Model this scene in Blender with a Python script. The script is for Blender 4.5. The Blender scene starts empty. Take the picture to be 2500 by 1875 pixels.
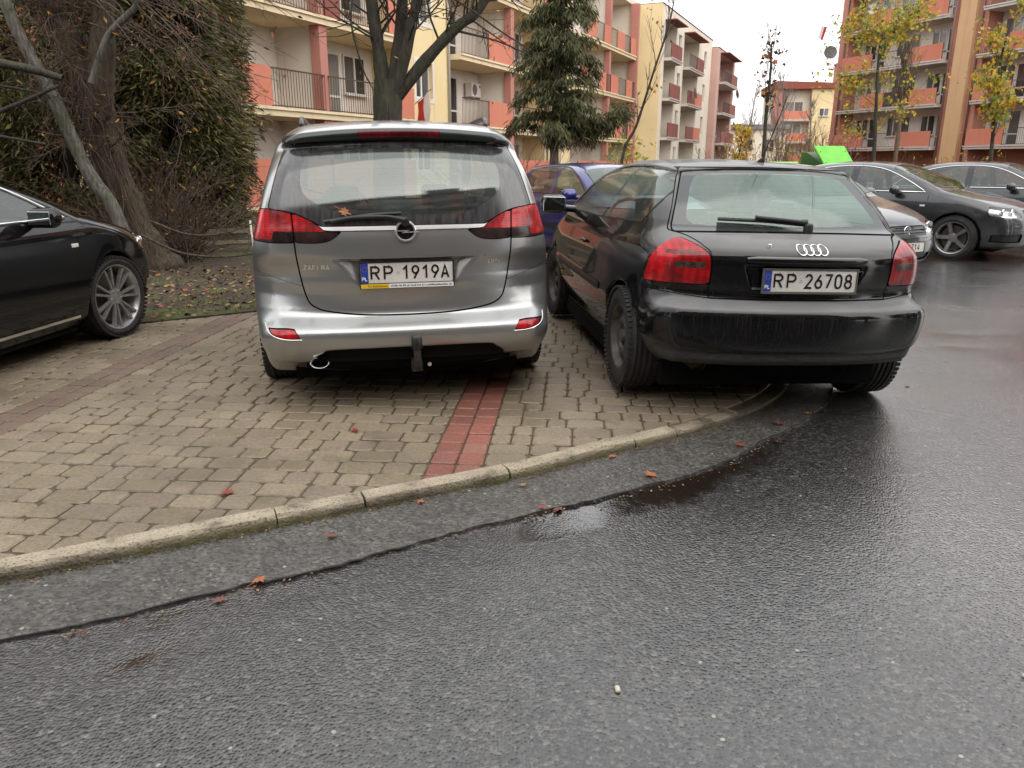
import bpy, bmesh, math, random
import numpy as np
from mathutils import Vector, Matrix, noise as mnoise

random.seed(7)
scene = bpy.context.scene
COL = scene.collection
R = math.radians

# ------------------------------------------------------------------ camera
CAM_H = 1.40
cam_d = bpy.data.cameras.new("camera")
cam_d.sensor_fit = 'HORIZONTAL'
cam_d.sensor_width = 36.0
cam_d.lens = 36.0 * 1878.0 / 2500.0
cam_d.clip_start = 0.05
cam_d.clip_end = 3000.0
cam = bpy.data.objects.new("camera", cam_d)
cam.location = (0, 0, CAM_H)
cam.rotation_euler = (R(90 - 16.1), 0, 0)
COL.objects.link(cam)
scene.camera = cam

# ------------------------------------------------------------------ sky: overcast
SUN_EL, SUN_AZ = 38.0, 150.0     # azimuth clockwise from +Y
world = bpy.data.worlds.new("World")
scene.world = world
world.use_nodes = True
wn, wl = world.node_tree.nodes, world.node_tree.links
bg = wn['Background']
sky = wn.new('ShaderNodeTexSky')
sky.sky_type = 'NISHITA'
sky.sun_disc = False
sky.sun_elevation = R(SUN_EL)
sky.sun_rotation = R(SUN_AZ)
sky.air_density = 1.0
sky.dust_density = 4.0
sky.ozone_density = 1.0
# an even layer of cloud lies over the whole sky: the clear sky is whitened and slightly mottled
hsv = wn.new('ShaderNodeHueSaturation')
hsv.inputs['Saturation'].default_value = 0.25
wl.new(sky.outputs[0], hsv.inputs['Color'])
tc = wn.new('ShaderNodeTexCoord')
cn = wn.new('ShaderNodeTexNoise')
cn.inputs['Scale'].default_value = 2.2
cn.inputs['Detail'].default_value = 5.0
wl.new(tc.outputs['Generated'], cn.inputs['Vector'])
cr = wn.new('ShaderNodeValToRGB')
cr.color_ramp.elements[0].position = 0.3
cr.color_ramp.elements[0].color = (8.6, 8.75, 9.0, 1)
cr.color_ramp.elements[1].position = 0.75
cr.color_ramp.elements[1].color = (10.0, 10.0, 10.0, 1)
wl.new(cn.outputs['Fac'], cr.inputs['Fac'])
mx = wn.new('ShaderNodeMix')
mx.data_type = 'RGBA'
mx.inputs['Factor'].default_value = 0.85
wl.new(hsv.outputs[0], mx.inputs['A'])
wl.new(cr.outputs[0], mx.inputs['B'])
wl.new(mx.outputs['Result'], bg.inputs['Color'])
bg.inputs['Strength'].default_value = 0.1

sun_d = bpy.data.lights.new("sun", 'SUN')
sun_d.energy = 1.3
sun_d.angle = R(110)
sun_d.color = (1.0, 0.93, 0.83)
sun = bpy.data.objects.new("sun", sun_d)
_az, _el = R(SUN_AZ), R(SUN_EL)
_dir = Vector((math.sin(_az) * math.cos(_el), math.cos(_az) * math.cos(_el), math.sin(_el)))
sun.rotation_euler = _dir.to_track_quat('Z', 'Y').to_euler()
sun.location = (0, -5, 30)
COL.objects.link(sun)

vs = scene.view_settings
vs.view_transform = 'Standard'
vs.look = 'None'
vs.gamma = 1.0
vs.exposure = 1.1
vs.use_curve_mapping = False
scene.cycles.max_bounces = 8
scene.cycles.transparent_max_bounces = 16
scene.cycles.caustics_reflective = False
scene.cycles.caustics_refractive = False

# ------------------------------------------------------------------ helpers
def tag(o, label=None, cat=None, group=None, kind=None):
    if label: o['label'] = label
    if cat: o['category'] = cat
    if group: o['group'] = group
    if kind: o['kind'] = kind
    return o


def empty(name, loc=(0, 0, 0), rot=(0, 0, 0), label=None, cat=None, group=None):
    o = bpy.data.objects.new(name, None)
    o.empty_display_size = 0.2
    o.location = loc
    o.rotation_euler = rot
    COL.objects.link(o)
    return tag(o, label, cat, group)


def link(name, me, parent=None, mat=None):
    o = bpy.data.objects.new(name, me)
    COL.objects.link(o)
    if mat is not None and not me.materials:
        for m_ in (mat if isinstance(mat, (list, tuple)) else [mat]):
            me.materials.append(m_)
    if parent is not None:
        o.parent = parent
    return o


def mesh_np(name, V, F, normals=None, smooth=True):
    """V (n,3) array, F (m,3|4) array or list of index lists"""
    me = bpy.data.meshes.new(name)
    if isinstance(F, np.ndarray) and F.ndim == 2:
        n, k = F.shape
        me.vertices.add(len(V))
        me.vertices.foreach_set('co', np.asarray(V, np.float32).ravel())
        me.loops.add(n * k)
        me.loops.foreach_set('vertex_index', F.astype(np.int32).ravel())
        me.polygons.add(n)
        me.polygons.foreach_set('loop_start', np.arange(0, n * k, k, dtype=np.int32))
        me.polygons.foreach_set('use_smooth', np.full(n, smooth, dtype=bool))
        me.update(calc_edges=True)
    else:
        me.from_pydata([tuple(map(float, v)) for v in V], [], [tuple(map(int, f)) for f in F])
        if smooth:
            me.polygons.foreach_set('use_smooth', np.ones(len(me.polygons), dtype=bool))
        me.update()
    if normals is not None:
        me.normals_split_custom_set_from_vertices([tuple(map(float, q)) for q in normals])
    return me


class MB:
    """collects simple shapes into one mesh"""
    def __init__(s):
        s.v, s.f, s.m = [], [], []

    def add(s, vs, fs, mi=0):
        b = len(s.v)
        s.v += [tuple(v) for v in vs]
        s.f += [tuple(i + b for i in f) for f in fs]
        s.m += [mi] * len(fs)

    def box(s, lo, hi, mi=0, M=None):
        x0, y0, z0 = lo
        x1, y1, z1 = hi
        vs = [(x0, y0, z0), (x1, y0, z0), (x1, y1, z0), (x0, y1, z0), (x0, y0, z1), (x1, y0, z1), (x1, y1, z1), (x0, y1, z1)]
        if M is not None: vs = [tuple(M @ Vector(v)) for v in vs]
        s.add(vs, [(3, 2, 1, 0), (4, 5, 6, 7), (0, 1, 5, 4), (1, 2, 6, 5), (2, 3, 7, 6), (3, 0, 4, 7)], mi)
        return s

    def tube(s, pts, rad, n=8, mi=0, cap=True):
        """tube through pts with radius number or list"""
        pts = [Vector(p) for p in pts]
        k = len(pts)
        rs = rad if isinstance(rad, (list, tuple)) else [rad] * k
        vs, fs = [], []
        up = None
        for i, p in enumerate(pts):
            t = (pts[min(i + 1, k - 1)] - pts[max(i - 1, 0)])
            if t.length < 1e-9: t = Vector((0, 0, 1))
            t.normalize()
            if up is None:
                up = Vector((0, 0, 1)) if abs(t.z) < 0.9 else Vector((1, 0, 0))
            a = t.cross(up)
            if a.length < 1e-6: a = t.orthogonal()
            a.normalize()
            up = a.cross(t).normalized()
            for j in range(n):
                q = 2 * math.pi * j / n
                vs.append(p + (a * math.cos(q) + up * math.sin(q)) * rs[i])
        for i in range(k - 1):
            for j in range(n):
                j2 = (j + 1) % n
                fs.append((i * n + j, i * n + j2, (i + 1) * n + j2, (i + 1) * n + j))
        if cap:
            fs.append(tuple(range(n - 1, -1, -1)))
            fs.append(tuple((k - 1) * n + j for j in range(n)))
        s.add(vs, fs, mi)
        return s

    def lathe(s, prof, n=32, mi=0, axis='x', c=(0, 0, 0), close=False):
        """prof: list of (axial, radius)"""
        vs, fs = [], []
        k = len(prof)
        for a, r in prof:
            for j in range(n):
                q = 2 * math.pi * j / n
                u, w = r * math.cos(q), r * math.sin(q)
                p = {'x': (a, u, w), 'y': (w, a, u), 'z': (u, w, a)}[axis]
                vs.append((p[0] + c[0], p[1] + c[1], p[2] + c[2]))
        for i in range(k if close else k - 1):
            i2 = (i + 1) % k
            for j in range(n):
                j2 = (j + 1) % n
                fs.append((i * n + j, i * n + j2, i2 * n + j2, i2 * n + j))
        s.add(vs, fs, mi)
        return s

    def prism(s, poly, lo, hi, plane='xz', mi=0):
        """extrude a 2D polygon; plane names the 2D axes"""
        n = len(poly)
        def p3(q, d):
            if plane == 'xz': return (q[0], d, q[1])
            if plane == 'yz': return (d, q[0], q[1])
            return (q[0], q[1], d)
        vs = [p3(q, lo) for q in poly] + [p3(q, hi) for q in poly]
        fs = [tuple(range(n)), tuple(range(2 * n - 1, n - 1, -1))]
        fs += [(i, i + n, (i + 1) % n + n, (i + 1) % n) for i in range(n)]
        s.add(vs, fs, mi)
        return s

    def mesh(s, name, smooth=False):
        me = bpy.data.meshes.new(name)
        me.from_pydata(s.v, [], s.f)
        if smooth: me.polygons.foreach_set('use_smooth', np.ones(len(me.polygons), dtype=bool))
        if any(s.m): me.polygons.foreach_set('material_index', np.array(s.m, np.int32))
        bm = bmesh.new(); bm.from_mesh(me)
        bmesh.ops.recalc_face_normals(bm, faces=bm.faces)
        bm.to_mesh(me); bm.free()
        me.update()
        return me

    def obj(s, name, mat, parent=None, smooth=False, bevel=0.0, angle=None):
        me = s.mesh(name, smooth)
        o = link(name, me, parent, mat)
        if bevel:
            b = o.modifiers.new('bevel', 'BEVEL')
            b.width = bevel; b.segments = 2; b.limit_method = 'ANGLE'; b.angle_limit = R(35)
        if angle is not None:
            me.set_sharp_from_angle(angle=R(angle))
        return o


def copy_tree(o, parent=None):
    c = o.copy()
    COL.objects.link(c)
    c.parent = parent
    for ch in list(o.children):
        copy_tree(ch, c)
    return c


# ------------------------------------------------------------------ materials
def newmat(name):
    m = bpy.data.materials.new(name)
    m.use_nodes = True
    nt = m.node_tree
    return m, nt.nodes, nt.links, nt.nodes['Principled BSDF']


def setp(p, **kw):
    names = dict(color='Base Color', rough='Roughness', metal='Metallic', coat='Coat Weight', coatr='Coat Roughness', spec='Specular IOR Level',
                 alpha='Alpha', trans='Transmission Weight', ior='IOR', emis='Emission Color', emstr='Emission Strength', sheen='Sheen Weight')
    for k, v in kw.items():
        if k in ('color', 'emis') and len(v) == 3: v = (*v, 1)
        p.inputs[names[k]].default_value = v


def plain(name, color, rough=0.5, metal=0.0, **kw):
    m, n, l, p = newmat(name)
    setp(p, color=color, rough=rough, metal=metal, **kw)
    return m


def tex_noise(n, l, scale, detail=4, rough=0.55, vec=None, coord='Object', mapping=None, kind='noise'):
    if vec is None:
        t = n.new('ShaderNodeTexCoord')
        vec = t.outputs[coord]
    if mapping is not None:
        mp = n.new('ShaderNodeMapping')
        mp.inputs['Scale'].default_value = mapping
        l.new(vec, mp.inputs['Vector']); vec = mp.outputs[0]
    if kind == 'voronoi':
        x = n.new('ShaderNodeTexVoronoi')
        x.inputs['Scale'].default_value = scale
    else:
        x = n.new('ShaderNodeTexNoise')
        x.inputs['Scale'].default_value = scale
        x.inputs['Detail'].default_value = detail
        x.inputs['Roughness'].default_value = rough
    l.new(vec, x.inputs['Vector'])
    return x


def ramp(n, l, src, stops):
    r = n.new('ShaderNodeValToRGB')
    e = r.color_ramp.elements
    while len(e) < len(stops): e.new(0.5)
    for i, (p, c) in enumerate(stops):
        e[i].position = p
        e[i].color = (*c, 1) if isinstance(c, (tuple, list)) and len(c) == 3 else ((c, c, c, 1) if not isinstance(c, (tuple, list)) else c)
    l.new(src, r.inputs['Fac'])
    return r


def mix(n, l, fac, a, b, typ='RGBA', blend='MIX'):
    x = n.new('ShaderNodeMix')
    x.data_type = typ
    if typ == 'RGBA': x.blend_type = blend
    def put(sock, v):
        if hasattr(v, 'is_output') or hasattr(v, 'links'): l.new(v, sock)
        else: sock.default_value = ((*v, 1) if isinstance(v, (tuple, list)) and len(v) == 3 else v)
    idx = {'RGBA': (0, 6, 7), 'FLOAT': (0, 2, 3)}[typ]
    put(x.inputs[idx[0]], fac); put(x.inputs[idx[1]], a); put(x.inputs[idx[2]], b)
    return x.outputs[2] if typ == 'RGBA' else x.outputs[0]


def math_n(n, l, op, a, b=None):
    x = n.new('ShaderNodeMath')
    x.operation = op
    for i, v in enumerate((a, b)):
        if v is None: continue
        if hasattr(v, 'links'): l.new(v, x.inputs[i])
        else: x.inputs[i].default_value = v
    return x.outputs[0]


def bump(n, l, p, h, strength=0.3, dist=0.01, prev=None):
    b = n.new('ShaderNodeBump')
    b.inputs['Strength'].default_value = strength
    b.inputs['Distance'].default_value = dist
    l.new(h, b.inputs['Height'])
    if prev is not None: l.new(prev, b.inputs['Normal'])
    if p is not None: l.new(b.outputs[0], p.inputs['Normal'])
    return b.outputs[0]


def mottled(name, c1, c2, scale=3.0, rough=0.7, bumpd=0.0, bscale=60.0, detail=5, mapping=None, metal=0.0, spec=0.5):
    m, n, l, p = newmat(name)
    t = tex_noise(n, l, scale, detail, mapping=mapping)
    r = ramp(n, l, t.outputs['Fac'], [(0.3, c1), (0.7, c2)])
    l.new(r.outputs[0], p.inputs['Base Color'])
    setp(p, rough=rough, metal=metal, spec=spec)
    if bumpd:
        t2 = tex_noise(n, l, bscale, 4, mapping=mapping)
        bump(n, l, p, t2.outputs['Fac'], 0.6, bumpd)
    return m

# ------------------------------------------------------------------ car kit
# A car body is a smooth solid (side silhouette x width profile, rounded together); its skin is cut along
# real shut lines into panels, windows and lamps, each a mesh of its own.
def spline(pts, n=8, closed=False):
    """Catmull-Rom (centripetal-ish) through pts; a point repeated twice is a corner"""
    P_ = [np.array(p, float) for p in pts]
    segs, cur = [], [P_[0]]
    for a, b in zip(P_[:-1], P_[1:]):
        if np.allclose(a, b):
            segs.append(cur); cur = [b]
        else:
            cur.append(b)
    segs.append(cur)
    if closed and len(segs) == 1:
        q = segs[0]; m_ = len(q); out = []
        for i in range(m_):
            p0, p1, p2, p3 = q[i - 1], q[i], q[(i + 1) % m_], q[(i + 2) % m_]
            for t in np.arange(n) / n:
                out.append(0.5 * ((2 * p1) + (-p0 + p2) * t + (2 * p0 - 5 * p1 + 4 * p2 - p3) * t * t + (-p0 + 3 * p1 - 3 * p2 + p3) * t ** 3))
        return np.array(out)
    out = []
    for q in segs:
        if len(q) == 1: continue
        for i in range(len(q) - 1):
            p1, p2 = q[i], q[i + 1]
            p0 = q[i - 1] if i > 0 else 2 * p1 - p2
            p3 = q[i + 2] if i + 2 < len(q) else 2 * p2 - p1
            for t in np.arange(n) / n:
                out.append(0.5 * ((2 * p1) + (-p0 + p2) * t + (2 * p0 - 5 * p1 + 4 * p2 - p3) * t * t + (-p0 + 3 * p1 - 3 * p2 + p3) * t ** 3))
    out.append(P_[-1])
    return np.array(out)


def poly_sd(poly, A, B):
    """signed distance to closed polygon (neg inside)"""
    poly = np.asarray(poly, np.float32)
    a = np.asarray(A, np.float32).ravel(); b = np.asarray(B, np.float32).ravel()
    d2 = np.full(a.shape, 1e9, np.float32); ins = np.zeros(a.shape, bool)
    n = len(poly)
    for i in range(n):
        x0, y0 = poly[i]; x1, y1 = poly[(i + 1) % n]
        ex, ey = x1 - x0, y1 - y0
        L2 = ex * ex + ey * ey
        if L2 < 1e-14: continue
        wx, wy = a - x0, b - y0
        t = np.clip((wx * ex + wy * ey) / L2, 0, 1)
        dx, dy_ = wx - ex * t, wy - ey * t
        np.minimum(d2, dx * dx + dy_ * dy_, out=d2)
        if y0 != y1:
            c = ((y0 <= b) & (b < y1)) | ((y1 <= b) & (b < y0))
            ins ^= c & (a < (b - y0) / (y1 - y0) * ex + x0)
    d = np.sqrt(d2)
    return np.where(ins, -d, d).reshape(np.shape(A))


def line_d(pl, A, B):
    """distance to open polyline"""
    pl = np.asarray(pl, float)
    d2 = np.full(np.shape(A), 1e9)
    for (x0, y0), (x1, y1) in zip(pl[:-1], pl[1:]):
        ex, ey = x1 - x0, y1 - y0
        L2 = max(ex * ex + ey * ey, 1e-12)
        t = np.clip(((A - x0) * ex + (B - y0) * ey) / L2, 0, 1)
        d2 = np.minimum(d2, (A - x0 - ex * t) ** 2 + (B - y0 - ey * t) ** 2)
    return np.sqrt(d2)


def sstep(a, b, x):
    t = np.clip((x - a) / (b - a), 0, 1)
    return t * t * (3 - 2 * t)


def smax(a, b, r):
    u, v = np.maximum(a + r, 0), np.maximum(b + r, 0)
    return np.minimum(np.maximum(a, b), -r) + np.sqrt(u * u + v * v)


class Table2:
    """smooth 2D table (uniform cubic B-spline look-up)"""
    def __init__(s, y0, y1, z0, z1, h, fn, blur=1):
        s.h, s.y0, s.z0 = h, y0, z0
        ys = np.arange(y0, y1 + h, h); zs = np.arange(z0, z1 + h, h)
        s.T = fn(*np.meshgrid(ys, zs, indexing='ij')).astype(np.float64)
        k = np.array([1, 4, 6, 4, 1], float) / 16
        for _ in range(blur):
            for ax in (0, 1):
                p = np.pad(s.T, [(2, 2) if i == ax else (0, 0) for i in (0, 1)], mode='edge')
                s.T = sum(k[j] * np.take(p, range(j, j + s.T.shape[ax]), axis=ax) for j in range(5))

    def lin(s, y, z):
        u = np.clip((y - s.y0) / s.h, 0, s.T.shape[0] - 1.001); w = np.clip((z - s.z0) / s.h, 0, s.T.shape[1] - 1.001)
        i, j = u.astype(np.int32), w.astype(np.int32)
        a, b = u - i, w - j
        T = s.T
        return (T[i, j] * (1 - a) + T[i + 1, j] * a) * (1 - b) + (T[i, j + 1] * (1 - a) + T[i + 1, j + 1] * a) * b

    def cub(s, y, z):
        u = np.clip((y - s.y0) / s.h, 1, s.T.shape[0] - 3.001); w = np.clip((z - s.z0) / s.h, 1, s.T.shape[1] - 3.001)
        i, j = u.astype(np.int32), w.astype(np.int32)
        a, b = u - i, w - j
        def wt(t): return ((1 - t) ** 3 / 6, (3 * t ** 3 - 6 * t * t + 4) / 6, (-3 * t ** 3 + 3 * t * t + 3 * t + 1) / 6, t ** 3 / 6)
        wa, wb = wt(a), wt(b)
        r = 0
        for p in range(4):
            for q in range(4):
                r = r + wa[p] * wb[q] * s.T[i + p - 1, j + q - 1]
        return r


class Body:
    def __init__(s, sil, wz, L, H, h=0.02, rear=(0, 0.0, 1), front=(0, 0.0, 1), bow_r=0.1, bow_f=0.12, crown=0.03, rr=None, arches=(), extra=None, sn=8, blur=1,
                 wyz=None, crown_z=(0.8, 1.1), und=None):
        s.L, s.H, s.h, s.rear, s.front, s.crown, s.arches, s.extra = L, H, h, rear, front, crown, arches, extra
        s.bow_r, s.bow_f, s.crown_z, s.wyz, s.und = bow_r, bow_f, crown_z, wyz, und
        poly = spline(sil, sn)
        s.poly = poly
        s.tab = Table2(-0.35, L + 0.35, -0.25, H + 0.35, 0.012, lambda y, z: poly_sd(poly, y, z), blur)
        wz = np.array(wz, float)
        zz = np.linspace(-0.3, H + 0.4, 300)
        c = spline(wz, 12)
        ww = np.interp(zz, c[:, 0], c[:, 1])
        k = np.hanning(11); k /= k.sum()
        ww = np.convolve(np.pad(ww, 5, mode='edge'), k, mode='valid')
        s.zz, s.ww = zz, ww
        s.W0 = ww.max()
        s.rr = np.array(rr or [(0, 0.1), (2, 0.1)], float)

    def bowr(s, z):
        return np.interp(z, *np.array(s.bow_r).T) if not np.isscalar(s.bow_r) else s.bow_r

    def half(s, y, z):
        W = np.interp(z, s.zz, s.ww)
        y0, a, p = s.rear
        W = W - a * np.maximum(0, (y0 - y) / max(y0, 1e-6)) ** p
        y1, a, p = s.front
        W = W - a * np.maximum(0, (y - y1) / max(s.L - y1, 1e-6)) ** p
        if s.wyz is not None: W = W + s.wyz(y, z)
        return W

    def __call__(s, x, y, z, fine=True):
        x = np.abs(x)
        q = (x / s.W0)
        wr = 1 - sstep(0.5, 1.6, y)
        wf = sstep(s.L - 1.7, s.L - 0.4, y)
        y2 = y - s.bowr(z) * q ** 2.4 * wr + s.bow_f * q ** 2.2 * wf
        z2 = z + s.crown * (x / 0.6) ** 2 * sstep(*s.crown_z, z)
        d1 = (s.tab.cub if fine else s.tab.lin)(y2, z2)
        W = s.half(y, z)
        d2 = x - W
        r = np.interp(z, s.rr[:, 0], s.rr[:, 1])
        d = smax(d1, d2, r)
        if s.und is not None: d = smax(d, s.und(y) - z, 0.03)
        for (ya, za, Ra, dep) in s.arches:
            rad = np.hypot(y - ya, z - za)
            hole = np.maximum(rad - Ra, (W - dep) - x)
            d = smax(d, -hole, 0.012)
        if s.extra is not None: d = s.extra(x, y, z, d)
        return d

    def grad(s, V, e=0.003):
        x, y, z = np.abs(V.T) * np.array([[1], [0], [0]]) + V.T * np.array([[0], [1], [1]])
        g = np.stack([s(x + e, y, z) - s(x - e, y, z), s(x, y + e, z) - s(x, y - e, z), s(x, y, z + e) - s(x, y, z - e)], 1) / (2 * e)
        g[:, 0] *= np.where(V[:, 0] < 0, -1, 1)
        return g

    def project(s, V, it=3):
        g = s.grad(V)
        for _ in range(it):
            d = s(V[:, 0], V[:, 1], V[:, 2])
            g2 = np.maximum((g * g).sum(1), 0.2)
            st = np.clip(d / g2, -s.h, s.h)
            V = V - st[:, None] * g
        return V

    def hit(s, o, dr, n=160, tmax=3.0):
        """points where rays enter the body"""
        o = np.atleast_2d(np.asarray(o, float)); dr = np.atleast_2d(np.asarray(dr, float))
        dr = dr / np.linalg.norm(dr, axis=1)[:, None]
        t = np.zeros(len(o))
        for _ in range(n):
            p = o + dr * t[:, None]
            t += np.clip(s(p[:, 0], p[:, 1], p[:, 2]), -0.05, 0.1) * 0.6
        return o + dr * t[:, None]

    def skin(s):
        h = s.h
        nx = int((s.W0 + 0.06) / h) + 1
        xs = (np.arange(-nx, nx) + 0.5) * h
        ys = np.arange(-0.06, s.L + 0.08, h)
        zs = np.arange(0.05, s.H + 0.06, h)
        # coarse pass first: only cells near the surface are sampled finely
        st = 4
        xh = xs[nx:]
        cx, cy, cz = xh[::st], ys[::st], zs[::st]
        X, Y, Z = np.meshgrid(cx, cy, cz, indexing='ij')
        C = s(X.ravel(), Y.ravel(), Z.ravel(), fine=False).reshape(X.shape)
        up = lambda A: A.repeat(st, 0).repeat(st, 1).repeat(st, 2)[:len(xh), :len(ys), :len(zs)]
        D = up(C)
        near = np.abs(D) < st * h * 2.6
        I, J, K = np.nonzero(near)
        D[I, J, K] = s(xh[I], ys[J], zs[K], fine=False)
        D = np.concatenate([D[::-1], D], 0)
        return s.nets(D, xs, ys, zs)

    def nets(s, D, xs, ys, zs):
        S = D < 0
        c = [S[i:D.shape[0] - 1 + i, j:D.shape[1] - 1 + j, k:D.shape[2] - 1 + k] for i in (0, 1) for j in (0, 1) for k in (0, 1)]
        cnt = sum(a.astype(np.int8) for a in c)
        act = (cnt > 0) & (cnt < 8)
        idx = np.full(act.shape, -1, np.int32)
        I, J, K = np.nonzero(act)
        idx[I, J, K] = np.arange(len(I))
        acc = np.zeros((len(I), 3)); num = np.zeros(len(I))
        cor = [(i, j, k) for i in (0, 1) for j in (0, 1) for k in (0, 1)]
        for a in range(8):
            for b in range(a + 1, 8):
                da = np.array(cor[b]) - np.array(cor[a])
                if np.abs(da).sum() != 1: continue
                A = D[I + cor[a][0], J + cor[a][1], K + cor[a][2]]; B = D[I + cor[b][0], J + cor[b][1], K + cor[b][2]]
                m = (A < 0) != (B < 0)
                t = np.where(m, A / np.where(m, A - B, 1), 0)
                p = np.array(cor[a])[None] + t[:, None] * da[None]
                acc += np.where(m[:, None], p, 0); num += m
        Vv = acc / num[:, None] + np.stack([I, J, K], 1)
        V = np.stack([xs[0] + Vv[:, 0] * s.h, ys[0] + Vv[:, 1] * s.h, zs[0] + Vv[:, 2] * s.h], 1)
        Q = []
        for ax in range(3):
            sl0 = [slice(None)] * 3; sl1 = [slice(None)] * 3
            sl0[ax] = slice(0, -1); sl1[ax] = slice(1, None)
            a, b = S[tuple(sl0)], S[tuple(sl1)]
            E = np.nonzero(a != b)
            o1, o2 = [(1, 2), (2, 0), (0, 1)][ax]
            P = list(E)
            ok = (P[o1] > 0) & (P[o2] > 0) & (P[o1] < idx.shape[o1]) & (P[o2] < idx.shape[o2])
            P = [p[ok] for p in P]
            ins = S[tuple(P)]
            def cell(d1, d2):
                q = [p.copy() for p in P]
                q[o1] = q[o1] - d1; q[o2] = q[o2] - d2
                return idx[tuple(q)]
            q = np.stack([cell(1, 1), cell(0, 1), cell(0, 0), cell(1, 0)], 1)
            q[~ins] = q[~ins][:, ::-1]
            Q.append(q)
        Q = np.concatenate(Q)
        Q = Q[(Q >= 0).all(1)]
        V = s.project(V, 2)
        V = s.project(V, 2)
        # split each quad along its shorter diagonal
        d02 = ((V[Q[:, 0]] - V[Q[:, 2]]) ** 2).sum(1); d13 = ((V[Q[:, 1]] - V[Q[:, 3]]) ** 2).sum(1)
        m = (d02 <= d13)[:, None]
        T = np.concatenate([np.where(m, Q[:, [0, 1, 2]], Q[:, [0, 1, 3]]), np.where(m, Q[:, [0, 2, 3]], Q[:, [1, 2, 3]])])
        return V, T


def cut(V, T, phi, sel):
    """split triangles in mask sel along phi=0; returns V, T, side(-1/1) per tri, source tri index"""
    s = phi >= 0
    ts = s[T]
    k = ts.sum(1)
    m = sel & (k > 0) & (k < 3)
    keepI = np.nonzero(~m)[0]
    M = np.nonzero(m)[0]
    if len(M) == 0:
        return V, T, np.where(k > 1, 1, -1), np.arange(len(T)), phi
    t = T[M]; tsm = ts[M]; km = k[M]
    lone = np.where((km == 1)[:, None], tsm, ~tsm)
    i = lone.argmax(1)
    ar = np.arange(len(M))
    a, b, c = t[ar, i], t[ar, (i + 1) % 3], t[ar, (i + 2) % 3]
    e1 = np.sort(np.stack([a, b], 1), 1); e2 = np.sort(np.stack([a, c], 1), 1)
    E = np.concatenate([e1, e2])
    key = E[:, 0].astype(np.int64) * (len(V) + 1) + E[:, 1]
    u, inv = np.unique(key, return_inverse=True)
    p, q = (u // (len(V) + 1)).astype(int), (u % (len(V) + 1)).astype(int)
    f = phi[p] / (phi[p] - phi[q])
    f = np.clip(f, 0.0, 1.0)
    NV = V[p] + (V[q] - V[p]) * f[:, None]
    n0 = len(V)
    ab, ac = n0 + inv[:len(M)], n0 + inv[len(M):]
    T2 = np.concatenate([T[keepI], np.stack([a, ab, ac], 1), np.stack([ab, b, c], 1), np.stack([ab, c, ac], 1)])
    ls = np.where(km == 1, 1, -1)
    side = np.concatenate([np.where(k[keepI] > 1, 1, -1), ls, -ls, -ls])
    # untouched mixed triangles of other labels keep a side but it is not used
    src = np.concatenate([keepI, M, M, M])
    phi2 = np.concatenate([phi, np.zeros(len(u))])
    return np.concatenate([V, NV]), T2, side, src, phi2


class Skin:
    """body skin being cut into labelled panels"""
    def __init__(s, body):
        s.b = body
        s.V, s.T = body.skin()
        s.lab = np.zeros(len(s.T), np.int32)
        s.names = ['body']

    def lid(s, n):
        if n not in s.names: s.names.append(n)
        return s.names.index(n)

    def region(s, name, fn, on=('body',), gap=0.0, gapname='seam'):
        """label the part of panels `on` where fn(V) < 0; a shut line of width gap runs round it"""
        ids = [s.lid(o) for o in on]
        TMP = 9999
        for off, nm in (((gap, TMP), (0.0, s.lid(name))) if gap else ((0.0, s.lid(name)),)):
            ids2 = [TMP] if (gap and nm != TMP) else ids
            phi = fn(s.V) - off
            sel = np.isin(s.lab, ids2)
            V, T, side, src, _ = cut(s.V, s.T, phi, sel)
            lab = s.lab[src]
            hitm = (side < 0) & np.isin(lab, ids2)
            lab[hitm] = nm
            s.V, s.T, s.lab = V, T, lab
        s.lab[s.lab == TMP] = s.lid(gapname)

    def seam(s, fn, width=0.005, on=('body',)):
        s.region('seam', lambda V: fn(V) - width / 2, on)

    def finish(s):
        s.V = s.b.project(s.V, 2)
        g = s.b.grad(s.V)
        s.N = g / np.maximum(np.linalg.norm(g, axis=1), 1e-6)[:, None]

    def make(s, name, label, mat, parent, side=None, offset=0.0, flat=False, test=None):
        """mesh object of one label (optionally one side of the car)"""
        m = s.lab == s.lid(label)
        c = s.V[s.T].mean(1)
        if side: m &= (c[:, 0] * side > 0)
        if test is not None: m &= test(c)
        T = s.T[m]
        if not len(T): return None
        u, inv = np.unique(T.ravel(), return_inverse=True)
        V = s.V[u] + s.N[u] * offset
        me = mesh_np(name, V, inv.reshape(-1, 3), None if flat else s.N[u])
        return link(name, me, parent, mat)


# region shapes: 2D outlines seen from behind/front (x,z), from the side (y,z) or from above (x,y)
def rgn_xz(poly, ymax=None, ymin=None, sym=True, n=6, closed=True):
    P = spline(poly + [poly[0]], n) if closed else np.array(poly)
    def f(V):
        x = np.abs(V[:, 0]) if sym else V[:, 0]
        d = poly_sd(P, x, V[:, 2])
        if ymax is not None: d = np.maximum(d, V[:, 1] - ymax)
        if ymin is not None: d = np.maximum(d, ymin - V[:, 1])
        return d
    return f


def rgn_yz(poly, xmin=0.3, n=6):
    P = spline(poly + [poly[0]], n)
    return lambda V: np.maximum(poly_sd(P, V[:, 1], V[:, 2]), xmin - np.abs(V[:, 0]))


def rgn_xy(poly, zmin=0.5, n=6, sym=True):
    P = spline(poly + [poly[0]], n)
    return lambda V: np.maximum(poly_sd(P, np.abs(V[:, 0]) if sym else V[:, 0], V[:, 1]), zmin - V[:, 2])


def ln_yz(pl, xmin=0.3, n=6):
    P = spline(pl, n)
    return lambda V: np.maximum(line_d(P, V[:, 1], V[:, 2]), xmin - np.abs(V[:, 0]))


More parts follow.
